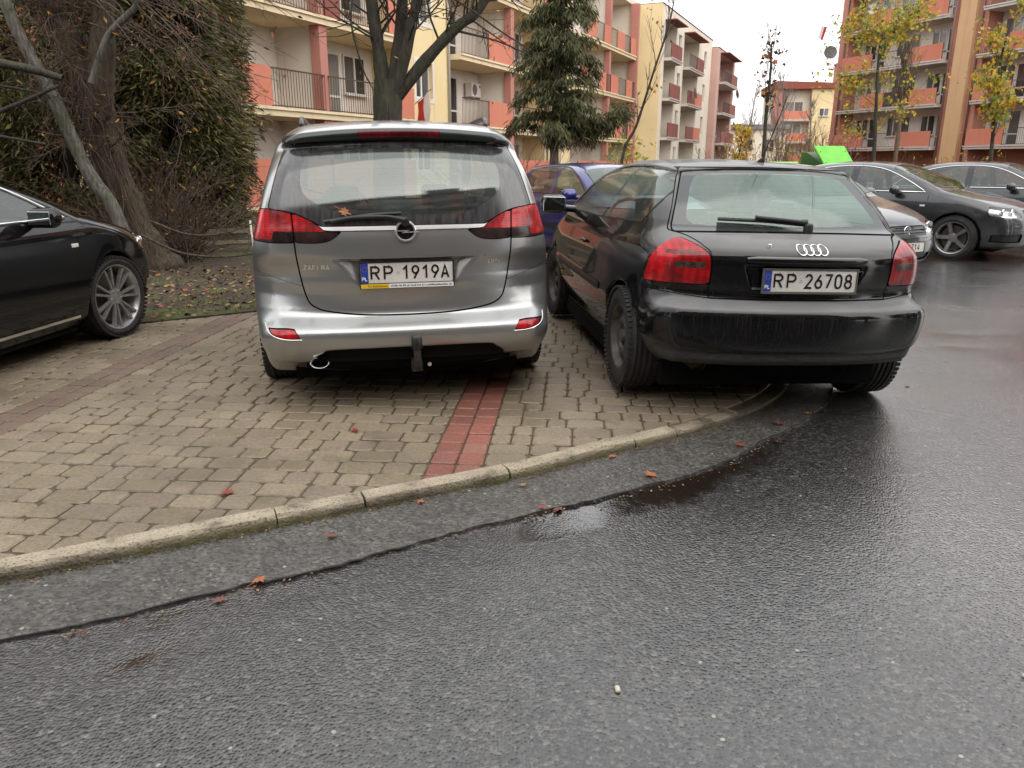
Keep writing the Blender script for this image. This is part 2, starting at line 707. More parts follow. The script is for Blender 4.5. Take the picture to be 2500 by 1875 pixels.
def ln_xz(pl, ymax=None, ymin=None, n=6):
    P = spline(pl, n)
    def f(V):
        d = line_d(P, np.abs(V[:, 0]), V[:, 2])
        if ymax is not None: d = np.maximum(d, V[:, 1] - ymax)
        if ymin is not None: d = np.maximum(d, ymin - V[:, 1])
        return d
    return f


def ln_xy(pl, zmin=0.5, n=6):
    P = spline(pl, n)
    return lambda V: np.maximum(line_d(P, np.abs(V[:, 0]), V[:, 1]), zmin - V[:, 2])

# ------------------------------------------------------------------ car materials
def paint(name, color, metal=0.0, rough=0.35, flake=0.0, dust=0.0, dustcol=(0.16, 0.15, 0.13), streak=False, ledge=0.0, ledgecol=(0.2, 0.2, 0.2), inner=(0.03, 0.03, 0.032)):
    m, n, l, p = newmat(name)
    setp(p, color=color, metal=metal, rough=rough, coat=1.0, coatr=0.04, spec=0.5 if metal > 0.2 else 0.0)
    base = color
    bsock = None
    if flake:
        t = tex_noise(n, l, 900, 2)
        r = ramp(n, l, t.outputs['Fac'], [(0.35, tuple(c * (1 - flake) for c in color)), (0.65, tuple(min(1, c * (1 + flake)) for c in color))])
        bsock = r.outputs[0]
    if dust:
        # road film: blotchy low on the body, washed into vertical runs by rain
        t = n.new('ShaderNodeTexCoord')
        sep = n.new('ShaderNodeSeparateXYZ'); l.new(t.outputs['Object'], sep.inputs[0])
        low = n.new('ShaderNodeMapRange'); l.new(sep.outputs['Z'], low.inputs[0])
        low.inputs[1].default_value = 0.9; low.inputs[2].default_value = 0.3; low.inputs[3].default_value = 0.25; low.inputs[4].default_value = 1.0
        s1 = tex_noise(n, l, 1.0, 3, mapping=(150, 150, 3.0) if streak else (6, 6, 6))
        s2 = tex_noise(n, l, 1.0, 3, mapping=(3, 3, 2))
        k = ramp(n, l, s1.outputs['Fac'], [(0.50, 0.0), (0.72, 1.0)] if streak else [(0.42, 0.0), (0.68, 1.0)])
        f = math_n(n, l, 'MULTIPLY', k.outputs[0], low.outputs[0])
        f = math_n(n, l, 'MULTIPLY', f, s2.outputs['Fac'])
        f = math_n(n, l, 'MULTIPLY', f, dust * 1.6)
        # dust on up-facing panels, its pale tone also painting the ledge's sky highlight
        gn = n.new('ShaderNodeNewGeometry'); sn = n.new('ShaderNodeSeparateXYZ'); l.new(gn.outputs['Normal'], sn.inputs[0])
        upm = n.new('ShaderNodeMapRange'); l.new(sn.outputs['Z'], upm.inputs[0])
        upm.inputs[1].default_value = 0.35; upm.inputs[2].default_value = 0.8; upm.inputs[3].default_value = 0.0; upm.inputs[4].default_value = ledge
        fz = math_n(n, l, 'MULTIPLY', upm.outputs[0], math_n(n, l, 'ADD', math_n(n, l, 'MULTIPLY', s2.outputs['Fac'], 0.6), 0.5))
        f = math_n(n, l, 'MAXIMUM', f, fz)
        f = math_n(n, l, 'MINIMUM', f, 0.9)
        bsock = mix(n, l, f, bsock if bsock else base, mix(n, l, upm.outputs[0], dustcol, ledgecol))
        l.new(mix(n, l, f, rough, 0.75, 'FLOAT'), p.inputs['Roughness'])
        l.new(mix(n, l, f, 1.0, 0.05, 'FLOAT'), p.inputs['Coat Weight'])
    # fine water beads on the lacquer
    wd = tex_noise(n, l, 170, 2, kind='voronoi')
    dr = ramp(n, l, wd.outputs['Distance'], [(0.0, 1.0), (0.28, 0.0)])
    b = n.new('ShaderNodeBump'); b.inputs['Strength'].default_value = 0.10; b.inputs['Distance'].default_value = 0.0008
    l.new(dr.outputs[0], b.inputs['Height'])
    l.new(b.outputs[0], p.inputs['Coat Normal'])
    # the back of the sheet metal is dark lining
    g = n.new('ShaderNodeNewGeometry')
    lin = n.new('ShaderNodeBsdfDiffuse'); lin.inputs['Color'].default_value = (*inner, 1)
    if bsock is not None: l.new(bsock, p.inputs['Base Color'])
    ms = n.new('ShaderNodeMixShader')
    l.new(g.outputs['Backfacing'], ms.inputs[0]); l.new(p.outputs[0], ms.inputs[1]); l.new(lin.outputs[0], ms.inputs[2])
    l.new(ms.outputs[0], n['Material Output'].inputs['Surface'])
    return m


def glass(name, tint=(0.55, 0.62, 0.60), dew=0.0, refl=0.0, rcol=(1, 1, 1), dewcol=(0.62, 0.68, 0.66), lines=False, rough=0.0):
    """thin sheet of car glass; dew = share covered by fine droplets / dried rain"""
    m, n, l, p = newmat(name)
    n.remove(p)
    tr = n.new('ShaderNodeBsdfTransparent'); tr.inputs['Color'].default_value = (*tint, 1)
    gl = n.new('ShaderNodeBsdfGlossy'); gl.inputs['Roughness'].default_value = rough; gl.inputs['Color'].default_value = (*rcol, 1)
    fr = n.new('ShaderNodeFresnel')
    gb = n.new('ShaderNodeNewGeometry')     # a thin sheet mirrors alike from both faces
    l.new(mix(n, l, gb.outputs['Backfacing'], 1.7, 1 / 1.7, 'FLOAT'), fr.inputs['IOR'])
    body = tr.outputs[0]
    if dew:
        df = n.new('ShaderNodeBsdfDiffuse'); df.inputs['Color'].default_value = (*dewcol, 1)
        tl = n.new('ShaderNodeBsdfTranslucent'); tl.inputs['Color'].default_value = (*dewcol, 1)
        ad = n.new('ShaderNodeMixShader'); ad.inputs[0].default_value = 0.35
        l.new(df.outputs[0], ad.inputs[1]); l.new(tl.outputs[0], ad.inputs[2])
        t = tex_noise(n, l, 1.0, 5, mapping=(26, 8, 7))
        t2 = tex_noise(n, l, 420, 2)
        k = math_n(n, l, 'ADD', math_n(n, l, 'MULTIPLY', t.outputs['Fac'], 0.7), math_n(n, l, 'MULTIPLY', t2.outputs['Fac'], 0.3))
        rr_ = ramp(n, l, k, [(0.30, dew * 0.55), (0.68, min(1, dew * 1.25))])
        ms = n.new('ShaderNodeMixShader')
        l.new(rr_.outputs[0], ms.inputs[0]); l.new(body, ms.inputs[1]); l.new(ad.outputs[0], ms.inputs[2])
        body = ms.outputs[0]
        fine = tex_noise(n, l, 380, 2)
        bb = n.new('ShaderNodeBump'); bb.inputs['Strength'].default_value = 0.05; bb.inputs['Distance'].default_value = 0.001
        l.new(fine.outputs['Fac'], bb.inputs['Height']); l.new(bb.outputs[0], gl.inputs['Normal'])
    if lines:   # heater wires
        t = n.new('ShaderNodeTexCoord'); sep = n.new('ShaderNodeSeparateXYZ'); l.new(t.outputs['Object'], sep.inputs[0])
        w = math_n(n, l, 'FRACT', math_n(n, l, 'MULTIPLY', sep.outputs['Z'], 34.0))
        w = math_n(n, l, 'LESS_THAN', w, 0.05)
        w = math_n(n, l, 'MULTIPLY', w, 0.45)
        dk = n.new('ShaderNodeBsdfDiffuse'); dk.inputs['Color'].default_value = (0.12, 0.10, 0.08, 1)
        ms = n.new('ShaderNodeMixShader'); l.new(w, ms.inputs[0]); l.new(body, ms.inputs[1]); l.new(dk.outputs[0], ms.inputs[2])
        body = ms.outputs[0]
    ms = n.new('ShaderNodeMixShader')
    ff = fr.outputs[0]
    if refl: ff = math_n(n, l, 'MAXIMUM', ff, refl)
    l.new(ff, ms.inputs[0]); l.new(body, ms.inputs[1]); l.new(gl.outputs[0], ms.inputs[2])
    l.new(ms.outputs[0], n['Material Output'].inputs['Surface'])
    return m


M = {}
M['seam'] = plain('panel_gap', (0.006, 0.006, 0.006), 0.8, spec=0.1)
M['tyre'] = mottled('tyre_rubber', (0.012, 0.012, 0.012), (0.035, 0.033, 0.03), 14, 0.65, 0.002, 90)
M['blackplastic'] = mottled('black_plastic', (0.012, 0.012, 0.013), (0.03, 0.03, 0.03), 9, 0.45, 0.0006, 300)
M['trim'] = plain('gloss_black_trim', (0.008, 0.008, 0.009), 0.12, coat=0.5)
M['rubber'] = plain('rubber_seal', (0.01, 0.01, 0.01), 0.6)
M['chrome'] = plain('chrome', (0.86, 0.86, 0.87), 0.14, 1.0)
M['satin'] = plain('satin_chrome', (0.88, 0.88, 0.89), 0.38, 0.85)
M['deepblack'] = plain('deep_black_plastic', (0.006, 0.006, 0.006), 0.6, spec=0.2)
M['alu'] = mottled('alloy', (0.30, 0.30, 0.31), (0.48, 0.48, 0.49), 20, 0.35, metal=0.9)
M['steelrim'] = mottled('dirty_steel_wheel', (0.05, 0.045, 0.04), (0.14, 0.125, 0.11), 16, 0.6, metal=0.4)
M['disc'] = plain('brake_disc', (0.12, 0.09, 0.075), 0.5, 0.8)
M['under'] = plain('underbody', (0.008, 0.008, 0.008), 0.9, spec=0.1)
M['cloth'] = mottled('seat_cloth', (0.05, 0.05, 0.052), (0.09, 0.09, 0.09), 40, 0.9)
M['dash'] = plain('dashboard', (0.02, 0.02, 0.021), 0.6)
M['platewhite'] = mottled('plate_white', (0.60, 0.57, 0.53), (0.76, 0.73, 0.69), 9, 0.35)
M['plateink'] = plain('plate_black', (0.01, 0.008, 0.008), 0.4)
M['plateblue'] = plain('plate_blue', (0.03, 0.055, 0.32), 0.35)
M['white'] = plain('white_print', (0.8, 0.8, 0.78), 0.4)
M['yellow'] = plain('yellow_print', (0.75, 0.5, 0.03), 0.4)
M['greytext'] = plain('grey_print', (0.12, 0.12, 0.12), 0.5)
M['mirror'] = plain('mirror_glass', (0.7, 0.78, 0.82), 0.02, 1.0)


def lamp_red(name, col=(0.45, 0.006, 0.012), dark=0.45):
    m, n, l, p = newmat(name)
    t = n.new('ShaderNodeTexCoord'); sep = n.new('ShaderNodeSeparateXYZ'); l.new(t.outputs['Object'], sep.inputs[0])
    a = math_n(n, l, 'FRACT', math_n(n, l, 'MULTIPLY', sep.outputs['X'], 90.0))
    b = math_n(n, l, 'FRACT', math_n(n, l, 'MULTIPLY', sep.outputs['Z'], 90.0))
    c = math_n(n, l, 'MULTIPLY', math_n(n, l, 'PINGPONG', a, 0.5), math_n(n, l, 'PINGPONG', b, 0.5))
    nz = tex_noise(n, l, 7, 3)
    r = ramp(n, l, nz.outputs['Fac'], [(0.35, tuple(x * dark for x in col)), (0.65, tuple(min(1, x * 1.5) for x in col))])
    # moulded ribs and darker chambers behind the lens
    rib = math_n(n, l, 'PINGPONG', math_n(n, l, 'MULTIPLY', sep.outputs['Z'], 110.0), 0.5)
    ch = math_n(n, l, 'PINGPONG', math_n(n, l, 'MULTIPLY', sep.outputs['X'], 26.0), 0.5)
    rm_ = ramp(n, l, math_n(n, l, 'ADD', math_n(n, l, 'MULTIPLY', rib, 0.9), math_n(n, l, 'MULTIPLY', ch, 0.6)), [(0.12, 0.45), (0.5, 1.1)])
    l.new(mix(n, l, 1.0, r.outputs[0], rm_.outputs[0], blend='MULTIPLY'), p.inputs['Base Color'])
    bump(n, l, p, c, 0.5, 0.002)
    setp(p, rough=0.25, coat=0.55, coatr=0.03, spec=0.3)
    return m


M['red'] = lamp_red('red_lens', (0.50, 0.006, 0.012))
M['redd'] = lamp_red('dark_red_lens', (0.085, 0.003, 0.006))
M['smoke'] = mottled('smoked_lens', (0.012, 0.008, 0.008), (0.05, 0.03, 0.03), 18, 0.12)
M['lampglass'] = glass('headlamp_glass', (0.85, 0.87, 0.88))
M['reflector'] = mottled('lamp_reflector', (0.45, 0.45, 0.46), (0.85, 0.85, 0.86), 30, 0.2, metal=0.9)

# ------------------------------------------------------------------ plate lettering: stroke glyphs in a 1-high box
def arcp(cx, cy, rx, ry, a0, a1, n=12):
    return [(cx + rx * math.cos(R(a0 + (a1 - a0) * i / n)), cy + ry * math.sin(R(a0 + (a1 - a0) * i / n))) for i in range(n + 1)]

GLYPH = {
    'R': [[(0.06, 0), (0.06, 1), (0.30, 1)] + arcp(0.30, 0.76, 0.20, 0.24, 90, -90) + [(0.06, 0.52)], [(0.28, 0.52), (0.50, 0)]],
    'P': [[(0.06, 0), (0.06, 1), (0.30, 1)] + arcp(0.30, 0.74, 0.20, 0.26, 90, -90) + [(0.06, 0.48)]],
    'A': [[(0.02, 0), (0.27, 1), (0.52, 0)], [(0.11, 0.32), (0.43, 0.32)]],
    '1': [[(0.10, 0.74), (0.34, 1), (0.34, 0)]],
    '2': [arcp(0.27, 0.74, 0.21, 0.26, 165, -20) + [(0.06, 0.0), (0.50, 0.0)]],
    '6': [[(0.38, 1.0), (0.12, 0.46)], arcp(0.27, 0.29, 0.22, 0.29, 0, 360, 24)],
    '7': [[(0.05, 1), (0.48, 1), (0.18, 0)]],
    '8': [arcp(0.27, 0.76, 0.185, 0.24, 0, 360, 22), arcp(0.27, 0.27, 0.22, 0.27, 0, 360, 22)],
    '9': [[(0.16, 0.0), (0.42, 0.54)], arcp(0.27, 0.71, 0.22, 0.29, 0, 360, 24)],
    '0': [arcp(0.27, 0.70, 0.21, 0.30, 0, 180) + arcp(0.27, 0.30, 0.21, 0.30, 180, 360) + [(0.48, 0.70)]],
    '3': [arcp(0.26, 0.76, 0.19, 0.24, 150, -90, 14) + arcp(0.26, 0.27, 0.22, 0.27, 80, -150, 14)],
    '4': [[(0.36, 0), (0.36, 1), (0.04, 0.28), (0.50, 0.28)]],
    'Z': [[(0.05, 1), (0.48, 1), (0.05, 0), (0.48, 0)]],
    'F': [[(0.06, 0), (0.06, 1), (0.46, 1)], [(0.06, 0.52), (0.40, 0.52)]],
    'I': [[(0.15, 0), (0.15, 1)]],
    'C': [arcp(0.28, 0.5, 0.23, 0.5, 55, 305, 18)],
    'D': [[(0.06, 0), (0.06, 1), (0.22, 1)] + arcp(0.22, 0.5, 0.27, 0.5, 90, -90, 16) + [(0.06, 0)]],
    'T': [[(0.02, 1), (0.50, 1)], [(0.26, 1), (0.26, 0)]],
    'L': [[(0.06, 1), (0.06, 0), (0.44, 0)]],
    'E': [[(0.46, 1), (0.06, 1), (0.06, 0), (0.46, 0)], [(0.06, 0.52), (0.40, 0.52)]],
    'M': [[(0.04, 0), (0.04, 1), (0.28, 0.35), (0.52, 1), (0.52, 0)]],
    'W': [[(0.0, 1), (0.14, 0), (0.28, 0.8), (0.42, 0), (0.56, 1)]],
    'K': [[(0.06, 0), (0.06, 1)], [(0.48, 1), (0.06, 0.45)], [(0.2, 0.6), (0.5, 0)]],
    'O': [arcp(0.28, 0.5, 0.24, 0.5, 0, 360, 26)],
    'S': [arcp(0.27, 0.75, 0.21, 0.25, 20, 270, 14) + arcp(0.27, 0.25, 0.22, 0.25, 90, -160, 14)],
    'N': [[(0.05, 0), (0.05, 1), (0.48, 0), (0.48, 1)]],
    'B': [[(0.06, 0), (0.06, 1), (0.28, 1)] + arcp(0.28, 0.76, 0.18, 0.24, 90, -90) + [(0.06, 0.52), (0.30, 0.52)] + arcp(0.30, 0.26, 0.20, 0.26, 90, -90) + [(0.06, 0)]],
    'Y': [[(0.02, 1), (0.26, 0.5), (0.50, 1)], [(0.26, 0.5), (0.26, 0)]],
}


def stroke(mb, pts, w, y, mi=0, y2=None):
    """flat ribbon of width w along 2D pts (x,z) at depth y, mitred, facing -y"""
    P = [Vector((p[0], p[1])) for p in pts]
    k = len(P)
    closed = (P[0] - P[-1]).length < 1e-6
    if closed: P = P[:-1]; k -= 1
    L, Rr = [], []
    for i in range(k):
        a = P[i - 1] if (i > 0 or closed) else None
        b = P[(i + 1) % k] if (i < k - 1 or closed) else None
        t1 = (P[i] - a).normalized() if a is not None else (b - P[i]).normalized()
        t2 = (b - P[i]).normalized() if b is not None else t1
        n1 = Vector((-t1.y, t1.x)); n2 = Vector((-t2.y, t2.x))
        m_ = n1 + n2
        if m_.length < 1e-6: m_ = n1
        m_.normalize()
        s_ = min(1.0 / max(m_.dot(n1), 0.4), 2.2)
        L.append(P[i] + m_ * w / 2 * s_); Rr.append(P[i] - m_ * w / 2 * s_)
    vs = [(q.x, y, q.y) for q in L] + [(q.x, y, q.y) for q in Rr]
    fs = []
    for i in range(k if closed else k - 1):
        j = (i + 1) % k
        fs.append((i, j, k + j, k + i))
    mb.add(vs, fs, mi)


def lettering(name, text, x0, z0, h, w, adv, stroke_w, y, mat, parent, widths=None):
    mb = MB()
    x = x0
    for ch in text:
        if ch == ' ':
            x += adv * 0.55; continue
        for st in GLYPH[ch]:
            stroke(mb, [(x + p[0] / 0.55 * w, z0 + p[1] * (h - stroke_w) + stroke_w / 2) for p in st], stroke_w, y)
        x += adv
    return mb.obj(name, mat, parent)


def rrect(w, h, r, n=5):
    out = []
    for cx, cy, a in ((w / 2 - r, h / 2 - r, 0), (-w / 2 + r, h / 2 - r, 90), (-w / 2 + r, -h / 2 + r, 180), (w / 2 - r, -h / 2 + r, 270)):
        out += [(cx + r * math.cos(R(a + 90 * i / n)), cy + r * math.sin(R(a + 90 * i / n))) for i in range(n + 1)]
    return out


def number_plate(parent, pos, tilt, left, right, frame='black', advert=False, label=None, rotz=0.0):
    """plate facing -y, centred at pos"""
    t = bpy.data.objects.new('number_plate', None); COL.objects.link(t); t.parent = parent
    # the plate itself is the part; its band, frame and characters are pieces of it
    bpy.data.objects.remove(t)
    mb = MB(); mb.prism([(p[0], p[1]) for p in rrect(0.520, 0.114, 0.008)], -0.002, 0.004)
    pl = mb.obj('number_plate', M['platewhite'], parent, bevel=0.0008)
    pl.location = pos; pl.rotation_euler = (tilt, 0, rotz)
    if label: pl['label'] = label
    fr = MB()
    hb = 0.030 if advert else 0.012
    for lo, hi in (((-0.268, -0.006, 0.057), (0.268, 0.008, 0.066)), ((-0.268, -0.006, -0.057), (-0.260, 0.008, 0.057)), ((0.260, -0.006, -0.057), (0.268, 0.008, 0.057)),
                   ((-0.268, -0.006, -0.057 - hb), (0.268, 0.008, -0.057)), ((-0.268, 0.0042, -0.057), (0.268, 0.008, 0.057))):
        fr.box(lo, hi)
    fo = fr.obj('plate_frame', M['blackplastic'] if frame == 'black' else frame, pl, bevel=0.001)
    mb = MB(); mb.prism([(-0.258, -0.055), (-0.218, -0.055), (-0.218, 0.055), (-0.258, 0.055)], -0.0036, -0.002)
    mb.obj('blue_band', M['plateblue'], pl)
    lettering('country_code', 'PL', -0.2535, -0.043, 0.022, 0.014, 0.0165, 0.0042, -0.0042, M['white'], pl)
    st = MB()
    for k in range(12):
        a = 2 * math.pi * k / 12
        cx, cz = -0.238 + 0.0125 * math.cos(a), 0.022 + 0.0125 * math.sin(a)
        st.add([(cx + 0.0022 * math.cos(q), -0.0042, cz + 0.0022 * math.sin(q)) for q in (0.5, 2.1, 3.6, 5.2)], [(0, 1, 2, 3)])
    st.obj('star_ring', plain('faded_gold', (0.25, 0.24, 0.2), 0.5) if 'gold' not in M else M['gold'], pl)
    hh = 0.080
    lettering('characters', left, -0.207, -hh / 2, hh, 0.054, 0.074, 0.0105, -0.0042, M['plateink'], pl)
    n = len(right)
    adv = 0.0615 if n == 5 else 0.0615
    adv = 0.0560; x0 = -0.030
    lettering('characters', right, x0, -hh / 2, hh, 0.043, adv, 0.0105, -0.0042, M['plateink'], pl)
    mb = MB(); mb.lathe([(-0.0035, 0.0), (-0.0035, 0.009), (-0.002, 0.0095)], 14, axis='y', c=(-0.052, 0, 0.0))
    mb.obj('plate_sticker', plain('hologram', (0.55, 0.5, 0.48), 0.3), pl)
    if advert:
        ab = MB()
        ab.box((-0.262, -0.0075, -0.085), (-0.105, -0.006, -0.061), 0); ab.box((-0.105, -0.0075, -0.085), (0.262, -0.006, -0.061), 1)
        ab.obj('advert_strip', [M['yellow'], M['white']], pl)
        # dealer line: too small to read in the picture, only its rhythm of words shows
        wd = MB(); rr = random.Random(3)
        for x0, x1, mi in ((-0.222, -0.112, 0), (-0.095, 0.250, 1)):
            x = x0
            while x < x1 - 0.006:
                w = rr.uniform(0.004, 0.0065)
                hgt = rr.choice((0.006, 0.006, 0.009))
                wd.box((x, -0.0082, -0.077), (x + w, -0.0075, -0.077 + hgt), mi)
                x += w + (0.002 if rr.random() < 0.8 else 0.007)
        wd.obj('advert_print', [plain('brown_print', (0.28, 0.16, 0.02), 0.5), M['greytext']], pl)
    return pl


# ------------------------------------------------------------------ wheels
def make_wheel(parent, pos, side, rad=0.32, wid=0.205, rimr=0.20, style='alloy5', steer=0.0, mat=None, name='wheel', rot=0.0):
    """outer face towards +x when side=1"""
    mat = mat or M['alu']
    w = wid / 2
    mb = MB()
    prof = [(-w * 0.86, rimr), (-w * 0.99, rimr + 0.03), (-w, rimr + (rad - rimr) * 0.5), (-w * 0.93, rad - 0.022), (-w * 0.80, rad - 0.006)]
    for g in (-0.5, -0.17, 0.17, 0.5):
        prof += [((g - 0.07) * w, rad), ((g - 0.06) * w, rad - 0.009), ((g + 0.06) * w, rad - 0.009), ((g + 0.07) * w, rad)]
    prof += [(w * 0.80, rad - 0.006), (w * 0.93, rad - 0.022), (w, rimr + (rad - rimr) * 0.5), (w * 0.99, rimr + 0.03), (w * 0.86, rimr)]
    mb.lathe(prof, 48)
    # shoulder blocks
    for k in range(60):
        a = 2 * math.pi * k / 60
        Mx = Matrix.Rotation(a, 4, 'X')
        for sx in (-1, 1):
            mb.box((sx * w * 0.88 - 0.018, -0.011, rad - 0.018), (sx * w * 0.88 + 0.018, 0.011, rad - 0.004), 0, Mx)
    tyre = mb.obj('tyre', M['tyre'], None, smooth=True, angle=40)
    wh = empty(name)
    # a wheel is one part with a tyre and a rim below it
    bpy.data.objects.remove(wh)
    wh = tyre
    wh.name = name
    wh.parent = parent
    wh.location = pos
    wh.rotation_euler = (rot, 0, (0 if side > 0 else math.pi) + steer)
    rm = MB()
    o = w * 0.80
    rm.lathe([(-w * 0.9, rimr + 0.012), (-w * 0.86, rimr), (-w * 0.5, rimr - 0.03), (o - 0.03, rimr - 0.022), (o - 0.012, rimr - 0.012), (o + 0.006, rimr - 0.004), (o + 0.010, rimr + 0.006), (o, rimr + 0.012)], 48)
    if style.startswith('alloy'):
        ns = int(style[5])
        dbl = style.endswith('d')
        for k in range(ns):
            for sg in ((-1, 1) if dbl else (0,)):
                a = 2 * math.pi * k / ns + sg * (0.155)
                Mx = Matrix.Rotation(a, 4, 'X')
                wi, wo = (0.011, 0.012) if dbl else (0.030, 0.034 if style.endswith('5') else 0.045)
                z0, z1 = 0.045, rimr - 0.012
                dx = 0.0
                vs = [(o - 0.03, -wi, z0), (o - 0.03, wi, z0), (o - 0.028, wo, z1), (o - 0.028, -wo, z1), (o + 0.002 - 0.018, -wi * 0.75, z0), (o - 0.016, wi * 0.75, z0), (o + 0.004, wo * 0.75, z1), (o + 0.004, -wo * 0.75, z1)]
                rm.add([tuple(Mx @ Vector(v)) for v in vs], [(3, 2, 1, 0), (4, 5, 6, 7), (0, 1, 5, 4), (1, 2, 6, 5), (2, 3, 7, 6), (3, 0, 4, 7)])
        rm.lathe([(o - 0.035, 0.0), (o - 0.035, 0.075), (o - 0.016, 0.068), (o - 0.012, 0.035), (o - 0.014, 0.0)], 24)
        for k in range(5):
            a = 2 * math.pi * (k + 0.5) / 5
            rm.lathe([(o - 0.016, 0.0085), (o - 0.006, 0.007), (o - 0.005, 0.0)], 8, c=(0, 0.052 * math.cos(a), 0.052 * math.sin(a)))
    else:
        # pressed steel disc with a ring of vent slots standing between ribs
        rm.lathe([(o - 0.055, rimr - 0.025), (o - 0.050, rimr - 0.045)], 48)
        rm.lathe([(o - 0.020, rimr * 0.60), (o - 0.012, rimr * 0.52), (o - 0.016, rimr * 0.40), (o - 0.040, rimr * 0.34), (o - 0.042, 0.045), (o - 0.010, 0.042), (o - 0.006, 0.03), (o - 0.006, 0.0)], 48)
        for k in range(14):
            a = 2 * math.pi * k / 14
            Mx = Matrix.Rotation(a, 4, 'X')
            z0, z1 = rimr * 0.58, rimr - 0.03
            vs = [(o - 0.05, -0.016, z0), (o - 0.05, 0.016, z0), (o - 0.06, 0.019, z1), (o - 0.06, -0.019, z1), (o - 0.018, -0.013, z0), (o - 0.018, 0.013, z0), (o - 0.034, 0.016, z1), (o - 0.034, -0.016, z1)]
            rm.add([tuple(Mx @ Vector(v)) for v in vs], [(3, 2, 1, 0), (4, 5, 6, 7), (0, 1, 5, 4), (1, 2, 6, 5), (2, 3, 7, 6), (3, 0, 4, 7)])
        for k in range(5):
            a = 2 * math.pi * (k + 0.5) / 5
            rm.lathe([(o - 0.040, 0.011), (o - 0.026, 0.010), (o - 0.024, 0.0)], 6, c=(0, 0.056 * math.cos(a), 0.056 * math.sin(a)))
    rm.obj('rim', mat, wh, smooth=True, angle=30)
    dk = MB()
    dk.lathe([(-0.02, 0.0), (-0.02, rimr * 0.78), (0.0, rimr * 0.78), (0.0, 0.0)], 36)
    dk.obj('brake_disc', M['disc'], wh, smooth=True, angle=30)
    return wh


def rbox(mb, c, s, r=0.03, n=4, mi=0, M_=None):
    """rounded box (superellipsoid-ish grid) centred c, size s"""
    hx, hy, hz = s[0] / 2, s[1] / 2, s[2] / 2
    r = min(r, hx, hy, hz)
    vs, fs = [], []
    prof = []
    for i in range(n + 1):
        a = R(-90 + 90 * i / n); prof.append((-hz + r + r * math.sin(a), r * math.cos(a)))
    for i in range(n + 1):
        a = R(90 * i / n); prof.append((hz - r + r * math.sin(a), r * math.cos(a)))
    ring = 4 * (n + 1)
    for z, q in prof:
        for cx, cy, a0 in ((hx - r, hy - r, 0), (-hx + r, hy - r, 90), (-hx + r, -hy + r, 180), (hx - r, -hy + r, 270)):
            for i in range(n + 1):
                a = R(a0 + 90 * i / n)
                v = Vector((cx + q * math.cos(a), cy + q * math.sin(a), z))
                if M_ is not None: v = M_ @ v
                vs.append((v.x + c[0], v.y + c[1], v.z + c[2]))
    for i in range(len(prof) - 1):
        for j in range(ring):
            j2 = (j + 1) % ring
            fs.append((i * ring + j, i * ring + j2, (i + 1) * ring + j2, (i + 1) * ring + j))
    fs.append(tuple(range(ring - 1, -1, -1))); fs.append(tuple((len(prof) - 1) * ring + j for j in range(ring)))
    mb.add(vs, fs, mi)


def car_interior(car, xs, rows, belt, floor=0.35, dash_y=None, wheel_side=-1, seatmat=None):
    sm = seatmat or M['cloth']
    for (y, zt) in rows:
        for x in xs:
            mb = MB()
            rbox(mb, (x, y, (floor + zt) / 2 + 0.05), (0.46, 0.13, zt - floor - 0.1), 0.06, M_=Matrix.Rotation(R(12), 4, 'X'))
            rbox(mb, (x, y + 0.30, floor + 0.12), (0.48, 0.5, 0.16), 0.06)
            st = mb.obj('seat', sm, car, smooth=True, angle=50)
            mb = MB()
            rbox(mb, (x, y - 0.12, zt + 0.09), (0.25, 0.10, 0.19), 0.05)
            mb.tube([(x - 0.05, y - 0.10, zt - 0.04), (x - 0.05, y - 0.11, zt + 0.04)], 0.006, 6)
            mb.tube([(x + 0.05, y - 0.10, zt - 0.04), (x + 0.05, y - 0.11, zt + 0.04)], 0.006, 6)
            mb.obj('headrest', sm, st, smooth=True, angle=50)
    mb = MB()
    mb.box((-0.72, rows[-1][0] - 0.35, floor - 0.06), (0.72, dash_y or rows[0][0] + 1.4, floor - 0.02))
    mb.obj('cabin_floor', M['dash'], car)
    if dash_y:
        mb = MB()
        rbox(mb, (0, dash_y + 0.15, belt - 0.16), (1.36, 0.55, 0.3), 0.09)
        mb.obj('dashboard', M['dash'], car, smooth=True, angle=50)
        mb = MB()
        cx = wheel_side * 0.36
        ring = [(cx + 0.185 * math.cos(a), dash_y - 0.28 + 0.07 * math.sin(a), belt - 0.07 + 0.17 * math.sin(a)) for a in np.linspace(0, 2 * math.pi, 25)]
        mb.tube(ring, 0.014, 6, cap=False)
        mb.tube([(cx - 0.18, dash_y - 0.28, belt - 0.07), (cx + 0.18, dash_y - 0.28, belt - 0.07)], 0.02, 6)
        mb.obj('steering_wheel', M['dash'], car, smooth=True)


def tube_on(body, pts2, view, off=0.0):
    """3D points on the body skin for 2D outline points: view 'rear' (x,z), 'front', 'side' (y,z, side)"""
    o, d = [], []
    for p in pts2:
        if view == 'rear': o.append((p[0], -0.5, p[1])); d.append((0, 1, 0))
        elif view == 'front': o.append((p[0], body.L + 0.5, p[1])); d.append((0, -1, 0))
        elif view == 'top': o.append((p[0], p[1], body.H + 0.5)); d.append((0, 0, -1))
        elif view == 'left': o.append((-1.6, p[0], p[1])); d.append((1, 0, 0))
        else: o.append((1.6, p[0], p[1])); d.append((-1, 0, 0))
    q = body.hit(o, d)
    if off:
        g = body.grad(q); q = q + g / np.linalg.norm(g, axis=1)[:, None] * off
    return [tuple(v) for v in q]


